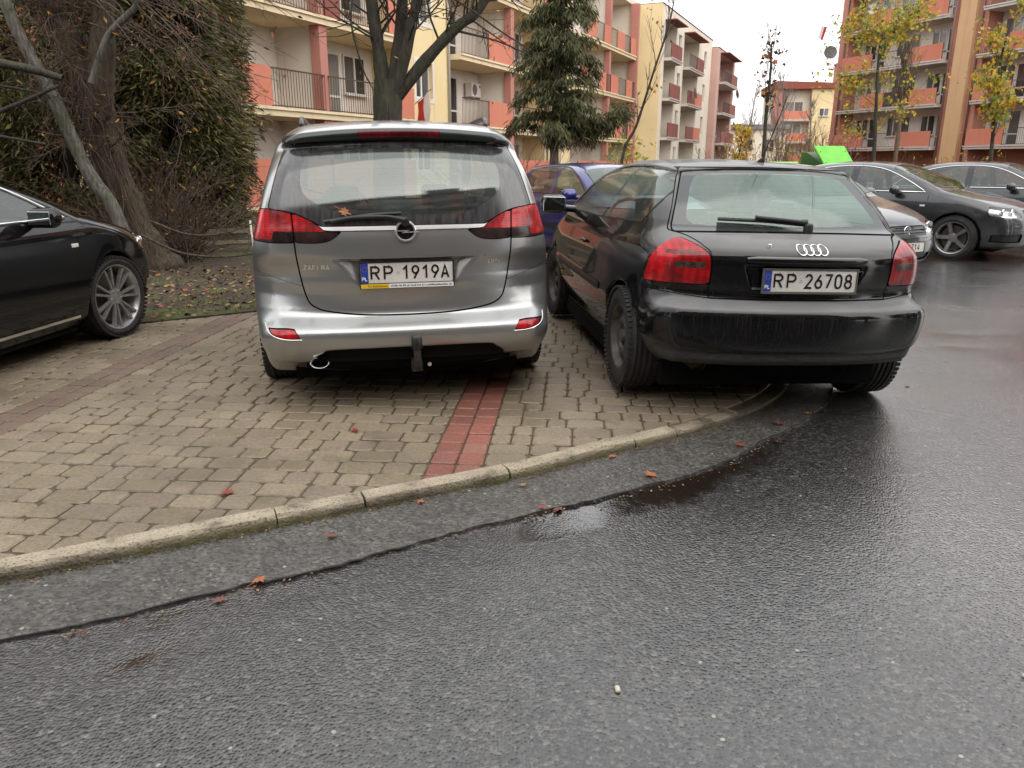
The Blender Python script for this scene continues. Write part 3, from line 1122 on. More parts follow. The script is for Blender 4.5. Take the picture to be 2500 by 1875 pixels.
def ring_emblem(mb, cx, cz, r, w, y, dep=0.006, n=32):
    vs, fs = [], []
    for i in range(n):
        a = 2 * math.pi * i / n
        for rr_, yy in ((r - w, y), (r - w * 0.6, y - dep), (r - w * 0.3, y - dep), (r, y)):
            vs.append((cx + rr_ * math.cos(a), yy, cz + rr_ * math.sin(a)))
    for i in range(n):
        j = (i + 1) % n
        for k in range(3): fs.append((i * 4 + k, i * 4 + k + 1, j * 4 + k + 1, j * 4 + k))
    mb.add(vs, fs)


def badge_on(body, name, text, x0, z0, h, adv, sw, mat, parent, view='rear'):
    """raised lettering that follows the panel"""
    mb = MB()
    x = x0
    for ch in text:
        for st in GLYPH[ch]:
            stroke(mb, [(x + p[0] / 0.55 * adv * 0.8, z0 + p[1] * (h - sw) + sw / 2) for p in st], sw, 0.0)
        x += adv
    V = np.array(mb.v)
    q = np.array(tube_on(body, [(v[0], v[2]) for v in V], view))
    mb.v = [(v[0], w[1] - 0.003, v[2]) for v, w in zip(V, q)]
    o = mb.obj(name, mat, parent)
    return o

# ------------------------------------------------------------------ silver minivan, seen from straight behind
def build_minivan():
    car = empty('minivan', (-0.572, 4.28, -0.048), (0, R(-0.4), R(10.5)), 'silver grey minivan parked nose-in with plate RP 1919A and a tow hitch', 'car')
    trap = np.array([(-0.41, 0.925), (0.41, 0.925), (0.285, 0.745), (-0.285, 0.745)])
    diff = spline([(-0.6, 0.1), (-0.6, 0.1), (-0.56, 0.33), (-0.50, 0.40), (-0.42, 0.425), (0, 0.430), (0.42, 0.425), (0.50, 0.40), (0.56, 0.33), (0.6, 0.1), (0.6, 0.1), (-0.6, 0.1)], 5)

    def trap_side(x, z):
        # distance inside the slanted sides (and bottom) of the plate recess: they ramp, the top edge is a step
        nx, nz = 0.18, -0.125
        L_ = math.hypot(nx, nz)
        a = ((x - 0.41) * nx + (z - 0.925) * nz) / L_
        return np.maximum(a, (0.745 - z) * 1.6)

    def extra(x, y, z, d):
        near = (y < 0.4)
        e = d.copy()
        i = np.nonzero(near)[0]
        if len(i):
            xi, yi, zi, di = x[i], y[i], z[i], d[i]
            ph = poly_sd(trap, xi, zi)
            side = -np.maximum(trap_side(xi, zi), -9)
            cutp = np.maximum(ph, yi - (0.080 + 0.24 * (xi / 0.925) ** 2.4 + np.minimum(0.040, 0.55 * side)))
            di = smax(di, -cutp, 0.004)
            cutd = np.maximum(poly_sd(diff, xi, zi), yi - 0.13)
            di = smax(di, -cutd, 0.012)
            # reflector pockets
            e[i] = di
        return e

    sil = [(0.34, 0.22), (0.34, 0.22), (0.22, 0.315), (0.10, 0.335), (0.04, 0.385), (0.012, 0.43), (0.0, 0.49), (0.002, 0.536), (0.002, 0.536), (0.055, 0.570), (0.112, 0.598), (0.112, 0.598), (0.122, 0.64),
           (0.106, 0.74), (0.090, 0.80), (0.090, 0.88), (0.078, 0.93), (0.076, 1.00), (0.083, 1.07), (0.098, 1.12), (0.125, 1.22), (0.172, 1.33), (0.240, 1.43), (0.325, 1.51), (0.400, 1.562), (0.400, 1.562),
           (0.340, 1.572), (0.340, 1.572), (0.335, 1.618), (0.38, 1.645), (0.55, 1.680), (0.9, 1.702), (1.5, 1.708), (2.2, 1.675), (2.7, 1.59), (3.0, 1.51), (3.5, 1.27), (3.85, 1.10), (3.85, 1.10),
           (4.1, 1.03), (4.4, 0.93), (4.55, 0.83), (4.63, 0.68), (4.65, 0.5), (4.6, 0.30), (4.5, 0.20), (4.5, 0.20), (2, 0.17), (0.34, 0.22)]
    wz = [(-0.3, 0.86), (0.1, 0.86), (0.25, 0.88), (0.45, 0.912), (0.7, 0.925), (0.85, 0.922), (1.0, 0.905), (1.15, 0.865), (1.3, 0.82), (1.45, 0.765), (1.6, 0.705), (1.7, 0.66), (2.1, 0.5)]
    b = Body(sil, wz, 4.65, 1.72, 0.0165, rear=(1.1, 0.10, 2), front=(3.4, 0.16, 2), bow_r=[(0.2, 0.16), (0.5, 0.11), (0.56, 0.12), (0.64, 0.17), (0.72, 0.25), (0.82, 0.29), (0.95, 0.22), (1.15, 0.20), (1.4, 0.17), (1.7, 0.13)],
             bow_f=0.3, crown=0.034, rr=[(0.2, 0.05), (0.4, 0.12), (0.6, 0.13), (0.9, 0.10), (1.1, 0.10), (1.4, 0.10), (1.6, 0.12), (1.8, 0.16)],
             arches=((0.98, 0.383, 0.385, 0.36), (3.74, 0.383, 0.385, 0.36)), extra=extra, crown_z=(1.35, 1.6))
    s = Skin(b)
    # rear glass with its black border
    gl = [(0.0, 1.562), (0.35, 1.557), (0.55, 1.548), (0.648, 1.535), (0.648, 1.535), (0.70, 1.36), (0.745, 1.205), (0.745, 1.205), (0.62, 1.186), (0.52, 1.145), (0.455, 1.110), (0.455, 1.110), (0.0, 1.112), (0.0, 1.112), (-0.2, 1.112), (-0.2, 1.112), (-0.2, 1.562), (-0.2, 1.562)]
    s.region('frit', rgn_xz(gl, 0.75), gap=0.006)
    cl = [(0.0, 1.530), (0.30, 1.527), (0.46, 1.512), (0.535, 1.455), (0.560, 1.37), (0.545, 1.285), (0.47, 1.225), (0.35, 1.175), (0.27, 1.165), (0, 1.165), (0, 1.165), (-0.2, 1.165), (-0.2, 1.165), (-0.2, 1.53), (-0.2, 1.53)]
    s.region('rearglass', rgn_xz(cl, 0.75), on=('frit',))
    # tail lamps: outer half on the wing, inner half on the tailgate
    lo = [(0.614, 1.024), (0.614, 1.024), (0.622, 1.178), (0.622, 1.178), (0.70, 1.196), (0.76, 1.200), (0.96, 1.18), (0.96, 1.18), (0.96, 1.04), (0.96, 1.04), (0.83, 1.030), (0.72, 1.022)]
    side_lim = lambda f, y1: (lambda V: np.maximum(f(V), V[:, 1] - y1))
    s.region('lampout', side_lim(rgn_xz(lo), 0.47), gap=0.006)
    li = [(0.605, 1.024), (0.605, 1.024), (0.613, 1.176), (0.613, 1.176), (0.55, 1.155), (0.49, 1.120), (0.455, 1.088), (0.42, 1.080), (0.355, 1.079), (0.355, 1.079), (0.39, 1.050), (0.43, 1.030), (0.48, 1.022), (0.54, 1.021)]
    s.region('lampin', rgn_xz(li, 0.5), gap=0.005)
    dk = [(0.34, 1.083), (0.34, 1.083), (0.48, 1.080), (0.60, 1.079), (0.72, 1.084), (0.72, 1.084), (0.735, 1.038), (0.735, 1.038), (0.90, 1.042), (0.90, 1.042), (0.90, 1.0), (0.90, 1.0), (0.34, 1.0), (0.34, 1.0)]
    for a, c in (('lampout', 'smokeout'), ('lampin', 'smokein')):
        s.region(c, rgn_xz(dk, 0.7), on=(a,))
    # chrome bar
    s.region('chrome', rgn_xz([(-0.3, 1.083), (-0.3, 1.083), (0.44, 1.083), (0.44, 1.083), (0.465, 1.108), (0.465, 1.108), (-0.3, 1.108), (-0.3, 1.108)], 0.4), gap=0.002)
    # tailgate
    tg = [(-0.3, 0.607), (-0.3, 0.607), (0.0, 0.607), (0.25, 0.612), (0.44, 0.632), (0.52, 0.656), (0.560, 0.695), (0.583, 0.78), (0.600, 0.90), (0.609, 1.05), (0.614, 1.19), (0.614, 1.19), (-0.3, 1.19), (-0.3, 1.19)]
    s.region('tailgate', rgn_xz(tg, 0.5), gap=0.009)
    s.seam(lambda V: np.maximum(np.maximum(np.abs(V[:, 2] - 0.925), np.abs(V[:, 0]) - 0.60), V[:, 1] - 0.4), 0.003, on=('tailgate',))
    # brake light under the spoiler lip and the dark underside
    s.region('spoilerface', lambda V: np.maximum(np.maximum(np.maximum(V[:, 2] - 1.634 + 0.11 * np.abs(V[:, 0]) ** 2.4, V[:, 1] - 0.62), 1.548 - 0.05 * V[:, 0] ** 2 - V[:, 2]), np.abs(V[:, 0]) - 0.665), on=('body',))
    s.region('brakelight', lambda V: np.maximum(np.maximum(np.abs(V[:, 0]) - 0.235, 1.580 - V[:, 2]), np.maximum(V[:, 2] - 1.622, V[:, 1] - 0.5)), on=('spoilerface',))
    # bumper, its reflectors and black lower insert
    s.region('insert', lambda V: np.maximum(poly_sd(diff, np.abs(V[:, 0]), V[:, 2]) - 0.004, V[:, 1] - 0.35))
    s.region('reflect', rgn_xz([(0.790, 0.548), (0.790, 0.548), (0.70, 0.552), (0.645, 0.548), (0.645, 0.548), (0.612, 0.50), (0.612, 0.50), (0.69, 0.500), (0.76, 0.520)], 0.5), gap=0.004)
    s.region('bumper', lambda V: np.maximum(V[:, 2] - (0.775 + 0.30 * np.maximum(0, np.abs(V[:, 0]) - 0.6)), V[:, 1] - 0.60), gap=0.002)
    # side glass, doors
    sw = [(0.62, 1.16), (0.62, 1.16), (0.78, 1.48), (0.95, 1.55), (1.8, 1.57), (2.5, 1.53), (2.9, 1.45), (3.75, 1.12), (3.75, 1.12)]
    s.region('sidewin', rgn_yz(sw, 0.45), gap=0.008)
    s.region('pillar', lambda V: np.minimum(np.abs(V[:, 1] - 1.33), np.abs(V[:, 1] - 2.3)) - 0.05, on=('sidewin',))
    for ln in ([(1.35, 1.15), (1.38, 0.8), (1.3, 0.35)], [(2.33, 1.15), (2.36, 0.7), (2.3, 0.3)], [(3.3, 1.15), (3.42, 0.8), (3.36, 0.35)]):
        s.seam(ln_yz(ln, 0.5), 0.006)
    s.region('windscreen', lambda V: np.maximum(np.maximum(2.85 + 0.10 * V[:, 0] ** 2 - V[:, 1], V[:, 1] - 3.86 + 0.25 * V[:, 0] ** 2), np.maximum(np.abs(V[:, 0]) - (0.78 - 0.25 * (V[:, 2] - 1.1)), 1.08 - V[:, 2])), gap=0.006)
    s.seam(ln_xy([(0.0, 4.50), (0.5, 4.44), (0.72, 4.2), (0.78, 3.8)], 0.7), 0.006)
    s.finish()
    pt = paint('silver_paint', (0.42, 0.43, 0.428), 0.75, 0.29, 0.10, dust=0.15, dustcol=(0.22, 0.21, 0.19), ledge=0.15)
    fr = mottled('rain_wet_black_glass', (0.02, 0.02, 0.021), (0.075, 0.075, 0.078), 1.0, 0.14, mapping=(40, 20, 5), spec=1.0)
    rg = glass('rear_glass', (0.42, 0.48, 0.46), dew=0.10, dewcol=(0.50, 0.55, 0.53), refl=0.125, rcol=(0.93, 1.0, 0.97), rough=0.03, lines=True)
    sg = glass('side_glass', (0.45, 0.5, 0.48))
    body = s.make('body_shell', 'body', pt, car)
    s.make('bumper', 'bumper', pt, car)
    tgo = s.make('tailgate', 'tailgate', pt, car)
    s.make('panel_gaps', 'seam', M['seam'], car, offset=-0.006)['kind'] = 'stuff'
    rgo = s.make('rear_window', 'rearglass', rg, car)
    s.make('window_border', 'frit', fr, rgo)
    s.make('windscreen', 'windscreen', sg, car)
    s.make('chrome_strip', 'chrome', M['satin'], tgo, offset=0.008)
    s.make('bumper_insert', 'insert', M['deepblack'], car)
    s.make('spoiler_underside', 'spoilerface', plain('dark_spoiler', (0.010, 0.018, 0.016), 0.3, coat=0.5), car)
    s.make('brake_light', 'brakelight', M['redd'], car, offset=0.003)
    for sd in (-1, 1):
        lo_ = s.make('tail_lamp', 'lampout', M['red'], car, sd, 0.003)
        s.make('smoked_lens', 'smokeout', M['smoke'], lo_, sd, 0.003)
        li_ = s.make('tail_lamp', 'lampin', M['red'], tgo, sd, 0.003)
        s.make('smoked_lens', 'smokein', M['smoke'], tgo, sd, 0.003)
        s.make('reflector', 'reflect', M['red'], car, sd, -0.006)
        mb = MB()
        mb.tube(tube_on(b, [(sd * x, z) for x, z in spline([(0.815, 0.575), (0.80, 0.54), (0.76, 0.512), (0.69, 0.494), (0.605, 0.492)], 4)], 'rear', 0.0), 0.004, 6)
        mb.obj('reflector_trim', M['chrome'], car, smooth=True)
        s.make('side_window', 'sidewin', sg, car, sd)
        s.make('door_pillar', 'pillar', M['trim'], car, sd, test=lambda c: c[:, 1] < 1.8)
        s.make('door_pillar', 'pillar', M['trim'], car, sd, test=lambda c: c[:, 1] > 1.8)
        # roof rail with its feet
        mb = MB()
        rl = [(sd * 0.565, 0.78, 1.665), (sd * 0.57, 0.83, 1.695), (sd * 0.575, 0.98, 1.712), (sd * 0.59, 1.5, 1.715), (sd * 0.58, 2.2, 1.69), (sd * 0.57, 2.4, 1.63)]
        mb.tube(spline(rl, 4), 0.016, 8)
        mb.obj('roof_rail', plain('rail_grey', (0.10, 0.10, 0.10), 0.35, 0.6), car, smooth=True)
        # door mirror
        mb = MB()
        rbox(mb, (sd * 1.03, 3.22, 1.16), (0.22, 0.14, 0.17), 0.06)
        mb.tube([(sd * 0.85, 3.26, 1.10), (sd * 0.98, 3.22, 1.12)], 0.03, 8)
        mo = mb.obj('door_mirror', M['trim'], car, smooth=True, angle=50)
        mb = MB(); rbox(mb, (sd * 1.03, 3.149, 1.16), (0.18, 0.01, 0.13), 0.004); mb.obj('mirror_glass', M['mirror'], mo)
    # emblem: ring with a zigzag bolt
    y0 = tube_on(b, [(0.0, 1.07)], 'rear')[0][1]
    mb = MB()
    mb.lathe([(y0 + 0.01, 0.050), (y0 - 0.012, 0.048), (y0 - 0.014, 0.0)], 32, axis='y', c=(0, 0, 1.078))
    eo = mb.obj('emblem', M['trim'], tgo, smooth=True, angle=30)
    mb = MB()
    ring_emblem(mb, 0, 1.078, 0.060, 0.017, y0 - 0.006, 0.012)
    mb.prism([(-0.055, 1.083), (0.022, 1.083), (0.002, 1.075), (0.074, 1.077), (0.074, 1.072), (-0.022, 1.069), (0.0, 1.078), (-0.055, 1.079)], y0 - 0.022, y0 - 0.012)
    mb.obj('emblem_ring', M['satin'], eo, smooth=True, angle=40)
    number_plate(tgo, (0.0, 0.100, 0.846), R(-2), 'RP', '1919A', advert=True)
    # badges
    badge_on(b, 'model_badge', 'ZAFIRA', -0.575, 0.866, 0.030, 0.025, 0.006, M['satin'], tgo)
    badge_on(b, 'engine_badge', 'CDTI', 0.47, 0.880, 0.022, 0.021, 0.005, M['satin'], tgo)
    # wiper
    mb = MB()
    arm = tube_on(b, spline([(0.0, 1.128), (-0.10, 1.150), (-0.28, 1.148), (-0.40, 1.128)], 5).tolist(), 'rear', 0.030)
    mb.tube(arm, [0.018] * 3 + [0.012] * (len(arm) - 3), 8)
    mb.tube(tube_on(b, spline([(-0.02, 1.172), (-0.20, 1.164), (-0.44, 1.132)], 5).tolist(), 'rear', 0.018), 0.009, 6)
    q = tube_on(b, [(0.0, 1.128)], 'rear')[0]
    mb.lathe([(q[1] - 0.04, 0.0), (q[1] - 0.04, 0.022), (q[1] + 0.01, 0.03)], 16, axis='y', c=(0, 0, 1.128))
    mb.obj('rear_wiper', M['blackplastic'], car, smooth=True, angle=50)
    # roof aerial
    mb = MB(); mb.tube([(-0.03, 1.05, 1.70), (-0.03, 1.0, 1.715), (-0.03, 0.90, 1.80)], [0.02, 0.01, 0.003], 8)
    mb.obj('aerial', M['blackplastic'], car, smooth=True)
    # exhaust tip, tow hitch
    mb = MB()
    for dz in (0,):
        prof = [(0.34, 0.040), (0.075, 0.045), (0.068, 0.042), (0.075, 0.037), (0.34, 0.03)]
        vs, fs = [], []
        for a, r in prof:
            for j in range(24):
                t = 2 * math.pi * j / 24
                vs.append((-0.52 + r * 1.25 * math.cos(t), a, 0.348 + r * 0.72 * math.sin(t)))
        for i in range(len(prof) - 1):
            for j in range(24): fs.append((i * 24 + j, i * 24 + (j + 1) % 24, (i + 1) * 24 + (j + 1) % 24, (i + 1) * 24 + j))
        mb.add(vs, fs)
    mb.obj('exhaust_tip', M['chrome'], car, smooth=True, angle=40)
    mb = MB()
    mb.tube(spline([(0.03, 0.30, 0.325), (0.03, 0.10, 0.315), (0.03, -0.02, 0.325), (0.03, -0.05, 0.37), (0.03, -0.05, 0.44)], 4), 0.021, 10)
    mb.box((0.00, -0.01, 0.29), (0.06, 0.12, 0.345))
    th = mb.obj('tow_hitch', mottled('rusty_steel', (0.03, 0.022, 0.02), (0.09, 0.07, 0.065), 30, 0.6, metal=0.5), car, smooth=True, angle=50)
    mb = MB(); mb.lathe([(0.435, 0.028), (0.44, 0.031), (0.500, 0.029), (0.507, 0.024), (0.508, 0)], 20, axis='z', c=(0.03, -0.05, 0))
    mb.obj('tow_ball_cap', M['blackplastic'], th, smooth=True, angle=40)
    mb = MB(); mb.lathe([(-0.004, 0.0), (-0.004, 0.012), (0.004, 0.012), (0.004, 0.0)], 12, axis='y', c=(0.10, -0.01, 0.33)); mb.obj('hitch_ring', M['chrome'], th)
    mb = MB(); mb.box((-0.68, 0.36, 0.19), (0.68, 4.3, 0.34)); mb.box((-0.84, 1.42, 0.19), (0.84, 3.3, 0.30)); mb.box((-0.60, 0.16, 0.30), (0.60, 0.5, 0.42)); mb.obj('underbody', M['under'], car)
    for sd in (-1, 1):
        make_wheel(car, (sd * 0.800, 0.98, 0.373), sd, 0.325, 0.225, 0.215, 'alloy5')
        make_wheel(car, (sd * 0.800, 3.74, 0.373), sd, 0.325, 0.225, 0.215, 'alloy5')
    car_interior(car, (-0.38, 0.38), [(2.55, 1.08), (1.55, 1.08)], 1.1, 0.42, 3.25)
    return car, b

# ------------------------------------------------------------------ black hatchback, half on the road
def build_black_hatch():
    car = empty('hatchback', (1.57, 4.02, -0.03), (R(0.0), R(1.5), R(6.2)), 'old black three-door hatchback with plate RP 26708 and rain-streaked dirty bumper', 'car')
    rec = np.array([(-0.345, 0.895), (0.345, 0.895), (0.300, 0.745), (-0.300, 0.745)])

    def extra(x, y, z, d):
        e = d.copy()
        i = np.nonzero(y < 0.5)[0]
        if len(i):
            xi, yi, zi = x[i], y[i], z[i]
            ph = poly_sd(rec, xi, zi)
            c = np.maximum(ph, yi - (0.095 + 0.22 * (xi / 0.86) ** 2.4 + np.minimum(0.028, -ph * 1.2)))
            e[i] = smax(d[i], -c, 0.006)
        return e

    sil = [(0.42, 0.26), (0.42, 0.26), (0.22, 0.33), (0.10, 0.345), (0.055, 0.385), (0.065, 0.415), (0.030, 0.440), (0.010, 0.50), (0.0, 0.58), (0.002, 0.635), (0.012, 0.658), (0.050, 0.682), (0.112, 0.699), (0.120, 0.73),
           (0.098, 0.80), (0.090, 0.90), (0.108, 0.955), (0.175, 1.005), (0.300, 1.045), (0.365, 1.068), (0.365, 1.068), (0.50, 1.185), (0.66, 1.315), (0.745, 1.378), (0.745, 1.378), (0.725, 1.398), (0.725, 1.398), (0.80, 1.412),
           (1.1, 1.435), (1.6, 1.450), (2.0, 1.435), (2.35, 1.38), (2.55, 1.31), (2.9, 1.13), (3.12, 1.015), (3.12, 1.015), (3.4, 0.955), (3.8, 0.84), (4.0, 0.73), (4.12, 0.60), (4.15, 0.45), (4.1, 0.30), (4.0, 0.20), (4.0, 0.20), (2, 0.18), (0.42, 0.26)]
    wz = [(-0.3, 0.74), (0.15, 0.74), (0.28, 0.775), (0.38, 0.815), (0.5, 0.852), (0.62, 0.866), (0.72, 0.860), (0.85, 0.845), (0.95, 0.822), (1.04, 0.785), (1.15, 0.735), (1.28, 0.670), (1.40, 0.600), (1.5, 0.53), (2.1, 0.3)]

    def wyz(y, z):   # body-side rub moulding step and bumper bulge
        return 0.012 * np.exp(-((z - 0.60) / 0.035) ** 2) * sstep(0.3, 0.4, y) - 0.004
    b = Body(sil, wz, 4.15, 1.46, 0.0165, rear=(1.2, 0.075, 2), front=(2.9, 0.15, 2), bow_r=[(0.2, 0.20), (0.5, 0.19), (0.66, 0.19), (0.75, 0.26), (1.0, 0.26), (1.1, 0.22), (1.45, 0.16)],
             bow_f=0.28, crown=0.032, rr=[(0.2, 0.06), (0.5, 0.12), (0.7, 0.13), (0.9, 0.11), (1.1, 0.09), (1.4, 0.10), (1.6, 0.14)],
             arches=((0.76, 0.335, 0.375, 0.33), (3.27, 0.335, 0.375, 0.33)), extra=extra, crown_z=(1.15, 1.4), wyz=wyz)
    s = Skin(b)
    gl = [(-0.2, 1.056), (-0.2, 1.056), (0.30, 1.054), (0.655, 1.046), (0.655, 1.046), (0.60, 1.18), (0.52, 1.345), (0.50, 1.362), (0.25, 1.380), (-0.2, 1.386), (-0.2, 1.386)]
    s.region('frit', rgn_xz(gl, 1.0), gap=0.008)
    cl = [(-0.2, 1.078), (-0.2, 1.078), (0.45, 1.078), (0.545, 1.092), (0.560, 1.125), (0.52, 1.22), (0.47, 1.315), (0.42, 1.345), (0.25, 1.360), (-0.2, 1.364), (-0.2, 1.364)]
    s.region('rearglass', rgn_xz(cl, 1.0), on=('frit',))
    lo = [(0.513, 0.785), (0.513, 0.785), (0.517, 0.90), (0.530, 0.948), (0.58, 0.985), (0.66, 1.022), (0.70, 1.030), (0.95, 1.01), (0.95, 1.01), (0.95, 0.775), (0.95, 0.775)]
    yl = lambda V: 0.40 - 0.30 * np.maximum(0, V[:, 2] - 0.80)
    s.region('lamp', lambda V: np.maximum(rgn_xz(lo)(V), V[:, 1] - yl(V)), gap=0.006)
    d1 = [(0.535, 0.868), (0.535, 0.868), (0.69, 0.864), (0.69, 0.864), (0.69, 0.900), (0.69, 0.900), (0.535, 0.902), (0.535, 0.902)]
    d2 = [(0.56, 0.938), (0.56, 0.938), (0.735, 0.935), (0.735, 0.935), (0.72, 0.957), (0.72, 0.957), (0.56, 0.955), (0.56, 0.955)]
    s.region('lampdark', rgn_xz(d1, 0.6), on=('lamp',))
    s.region('lampamber', rgn_xz(d2, 0.6), on=('lamp',))
    tg = [(-0.2, 0.712), (-0.2, 0.712), (0.506, 0.712), (0.506, 0.712), (0.508, 0.93), (0.54, 0.985), (0.60, 1.03), (0.672, 1.05), (0.672, 1.05), (0.60, 1.22), (0.525, 1.385), (0.525, 1.385), (-0.2, 1.397), (-0.2, 1.397)]
    s.region('tailgate', rgn_xz(tg, 1.0), gap=0.006)
    s.region('bumper', lambda V: np.maximum(V[:, 2] - (0.704 + 0.028 * np.maximum(0, np.abs(V[:, 0]) - 0.5) / 0.3), V[:, 1] - (0.42 - 0.1 * (V[:, 2] - 0.4))), gap=0.005)
    s.region('lip', lambda V: np.maximum(V[:, 2] - (0.418 + 0.05 * np.maximum(0, np.abs(V[:, 0]) - 0.5) / 0.3), 0.25 - V[:, 2]), on=('bumper',))
    # side glass: fixed rear quarter, then the long door
    qw = [(1.62, 1.045), (1.62, 1.045), (0.80, 1.075), (0.72, 1.085), (0.68, 1.12), (0.66, 1.20), (0.70, 1.30), (0.76, 1.345), (0.85, 1.365), (1.20, 1.385), (1.38, 1.387), (1.38, 1.387)]
    dw = [(1.66, 1.043), (1.66, 1.043), (1.42, 1.388), (1.42, 1.388), (1.75, 1.382), (2.05, 1.345), (2.40, 1.24), (2.72, 1.09), (2.76, 1.035), (2.76, 1.035)]
    s.region('quarterglass', rgn_yz(qw, 0.4), gap=0.010, gapname='rubber')
    s.region('doorglass', rgn_yz(dw, 0.4), gap=0.010, gapname='rubber')
    s.region('strip', lambda V: np.maximum(np.maximum(np.abs(V[:, 2] - 0.605) - 0.022, 0.6 - np.abs(V[:, 0])), np.maximum(1.25 - V[:, 1], V[:, 1] - 2.86)))
    s.seam(ln_yz([(1.40, 1.42), (1.64, 1.04), (1.68, 0.9), (1.72, 0.6), (1.66, 0.34), (1.80, 0.29), (2.75, 0.29), (2.84, 0.4), (2.88, 0.7), (2.80, 1.02)], 0.4), 0.007)
    s.seam(lambda V: np.maximum(np.maximum(np.abs(np.abs(V[:, 0]) - (0.585 + 0.15 * np.maximum(0, 1.2 - V[:, 1]) * 0)), 1.40 - V[:, 2]), np.maximum(0.8 - V[:, 1], V[:, 1] - 2.3)), 0.006)
    s.region('windscreen', lambda V: np.maximum(np.maximum(2.30 + 0.12 * V[:, 0] ** 2 - V[:, 1], V[:, 1] - 3.10 + 0.28 * V[:, 0] ** 2), np.maximum(np.abs(V[:, 0]) - (0.70 - 0.42 * (V[:, 2] - 1.05)), 1.0 - V[:, 2])), gap=0.006)
    s.seam(ln_xy([(0.0, 3.98), (0.45, 3.92), (0.62, 3.6), (0.70, 3.1)], 0.6), 0.006)
    s.region('sill', lambda V: np.maximum(np.maximum(V[:, 2] - 0.285, 0.6 - np.abs(V[:, 0])), np.maximum(1.1 - V[:, 1], V[:, 1] - 2.95)))
    s.finish()
    pt = paint('black_paint', (0.006, 0.006, 0.007), 0.0, 0.30, dust=0.85, dustcol=(0.048, 0.046, 0.044), streak=True, ledge=0.95, ledgecol=(0.25, 0.25, 0.25))
    lp = mottled('dusty_lip', (0.02, 0.02, 0.02), (0.06, 0.058, 0.055), 5, 0.6, mapping=(4, 4, 10))
    rg = glass('hatch_glass', (0.50, 0.62, 0.57), dew=0.14, dewcol=(0.50, 0.60, 0.55), refl=0.125, rcol=(0.85, 1.0, 0.93), rough=0.03, lines=True)
    sg = glass('hatch_side_glass', (0.55, 0.62, 0.58), dew=0.10, dewcol=(0.4, 0.45, 0.42))
    fr = plain('wet_black_border', (0.030, 0.034, 0.033), 0.13, spec=1.0)
    s.make('body_shell', 'body', pt, car)
    bu = s.make('bumper', 'bumper', pt, car)
    s.make('bumper_lip', 'lip', lp, bu)
    tgo = s.make('tailgate', 'tailgate', pt, car)
    s.make('panel_gaps', 'seam', M['seam'], car, offset=-0.006)['kind'] = 'stuff'
    s.make('window_seals', 'rubber', M['rubber'], car, offset=0.003)['kind'] = 'stuff'
    rgo = s.make('rear_window', 'rearglass', rg, car)
    s.make('window_border', 'frit', fr, rgo)
    s.make('windscreen', 'windscreen', sg, car)
    for sd in (-1, 1):
        lo_ = s.make('tail_lamp', 'lamp', M['red'] if sd < 0 else lamp_red('red_lens_right', (0.33, 0.006, 0.01)), car, sd, 0.004)
        s.make('smoked_lens', 'lampdark', mottled('smoked_grey_lens', (0.02, 0.012, 0.01), (0.12, 0.07, 0.055), 40, 0.12), lo_, sd, 0.004)
        s.make('dim_lens', 'lampamber', mottled('dim_red_lens', (0.10, 0.008, 0.008), (0.22, 0.05, 0.04), 40, 0.15), lo_, sd, 0.004)
        s.make('quarter_window', 'quarterglass', sg, car, sd)
        s.make('door_window', 'doorglass', sg, car, sd)
        s.make('rub_strip', 'strip', M['blackplastic'], car, sd, 0.007)
        s.make('door_sill', 'sill', M['blackplastic'], car, sd)
        # door mirror on its foot
        mb = MB()
        rbox(mb, (sd * 0.985, 2.60, 1.075), (0.21, 0.13, 0.145), 0.05)
        mb.tube([(sd * 0.78, 2.66, 1.03), (sd * 0.92, 2.62, 1.045)], 0.028, 8)
        mo = mb.obj('door_mirror', plain('mirror_housing', (0.02, 0.022, 0.025), 0.25, coat=0.6), car, smooth=True, angle=50)
        mb = MB(); rbox(mb, (sd * 0.985, 2.533, 1.075), (0.18, 0.008, 0.115), 0.004); mb.obj('mirror_glass', M['mirror'], mo)
        hb = tube_on(b, [(1.86, 0.845), (1.95, 0.85), (2.04, 0.845)], 'left' if sd < 0 else 'right', 0.012)
        mb = MB(); mb.tube(hb, 0.013, 6); mb.obj('door_handle', pt, car, smooth=True)
    q = tube_on(b, [(-0.205, 0.985)], 'rear')[0]
    mb = MB(); rbox(mb, (-0.205, q[1] - 0.002, 0.985), (0.018, 0.010, 0.040), 0.0045); mb.obj('lock', M['satin'], tgo, smooth=True, angle=50)
    # four linked rings
    mb = MB()
    y0 = tube_on(b, [(0.0, 0.975)], 'rear')[0][1]
    for k in range(4):
        ring_emblem(mb, 0.027 - 0.060 + 0.040 * k, 0.978, 0.0280, 0.0050, 0.0, 0.004, 28)
    q = np.array(tube_on(b, [(v[0], v[2]) for v in mb.v], 'rear'))
    mb.v = [(v[0], w[1] - 0.003 + v[1], v[2]) for v, w in zip(mb.v, q)]
    mb.obj('emblem', M['chrome'], tgo, smooth=True, angle=60)['label'] = 'four linked chrome rings'
    # handle bar over the plate
    mb = MB()
    hp = tube_on(b, [(x, 0.922) for x in np.linspace(-0.335, 0.335, 13)], 'rear', 0.004)
    mb.tube(hp, [0.012] + [0.020] * 11 + [0.012], 8)
    ho = mb.obj('handle_bar', pt, tgo, smooth=True, angle=60)
    number_plate(tgo, (0.020, 0.098, 0.815), R(-2), 'RP', '26708', frame=plain('faded_plate_frame', (0.10, 0.10, 0.08), 0.6))
    # wiper with thick arm resting on the glass edge
    mb = MB()
    bl = tube_on(b, spline([(-0.40, 1.098), (-0.15, 1.092), (0.08, 1.075)], 5).tolist(), 'rear', 0.022)
    mb.tube(bl, 0.011, 6)
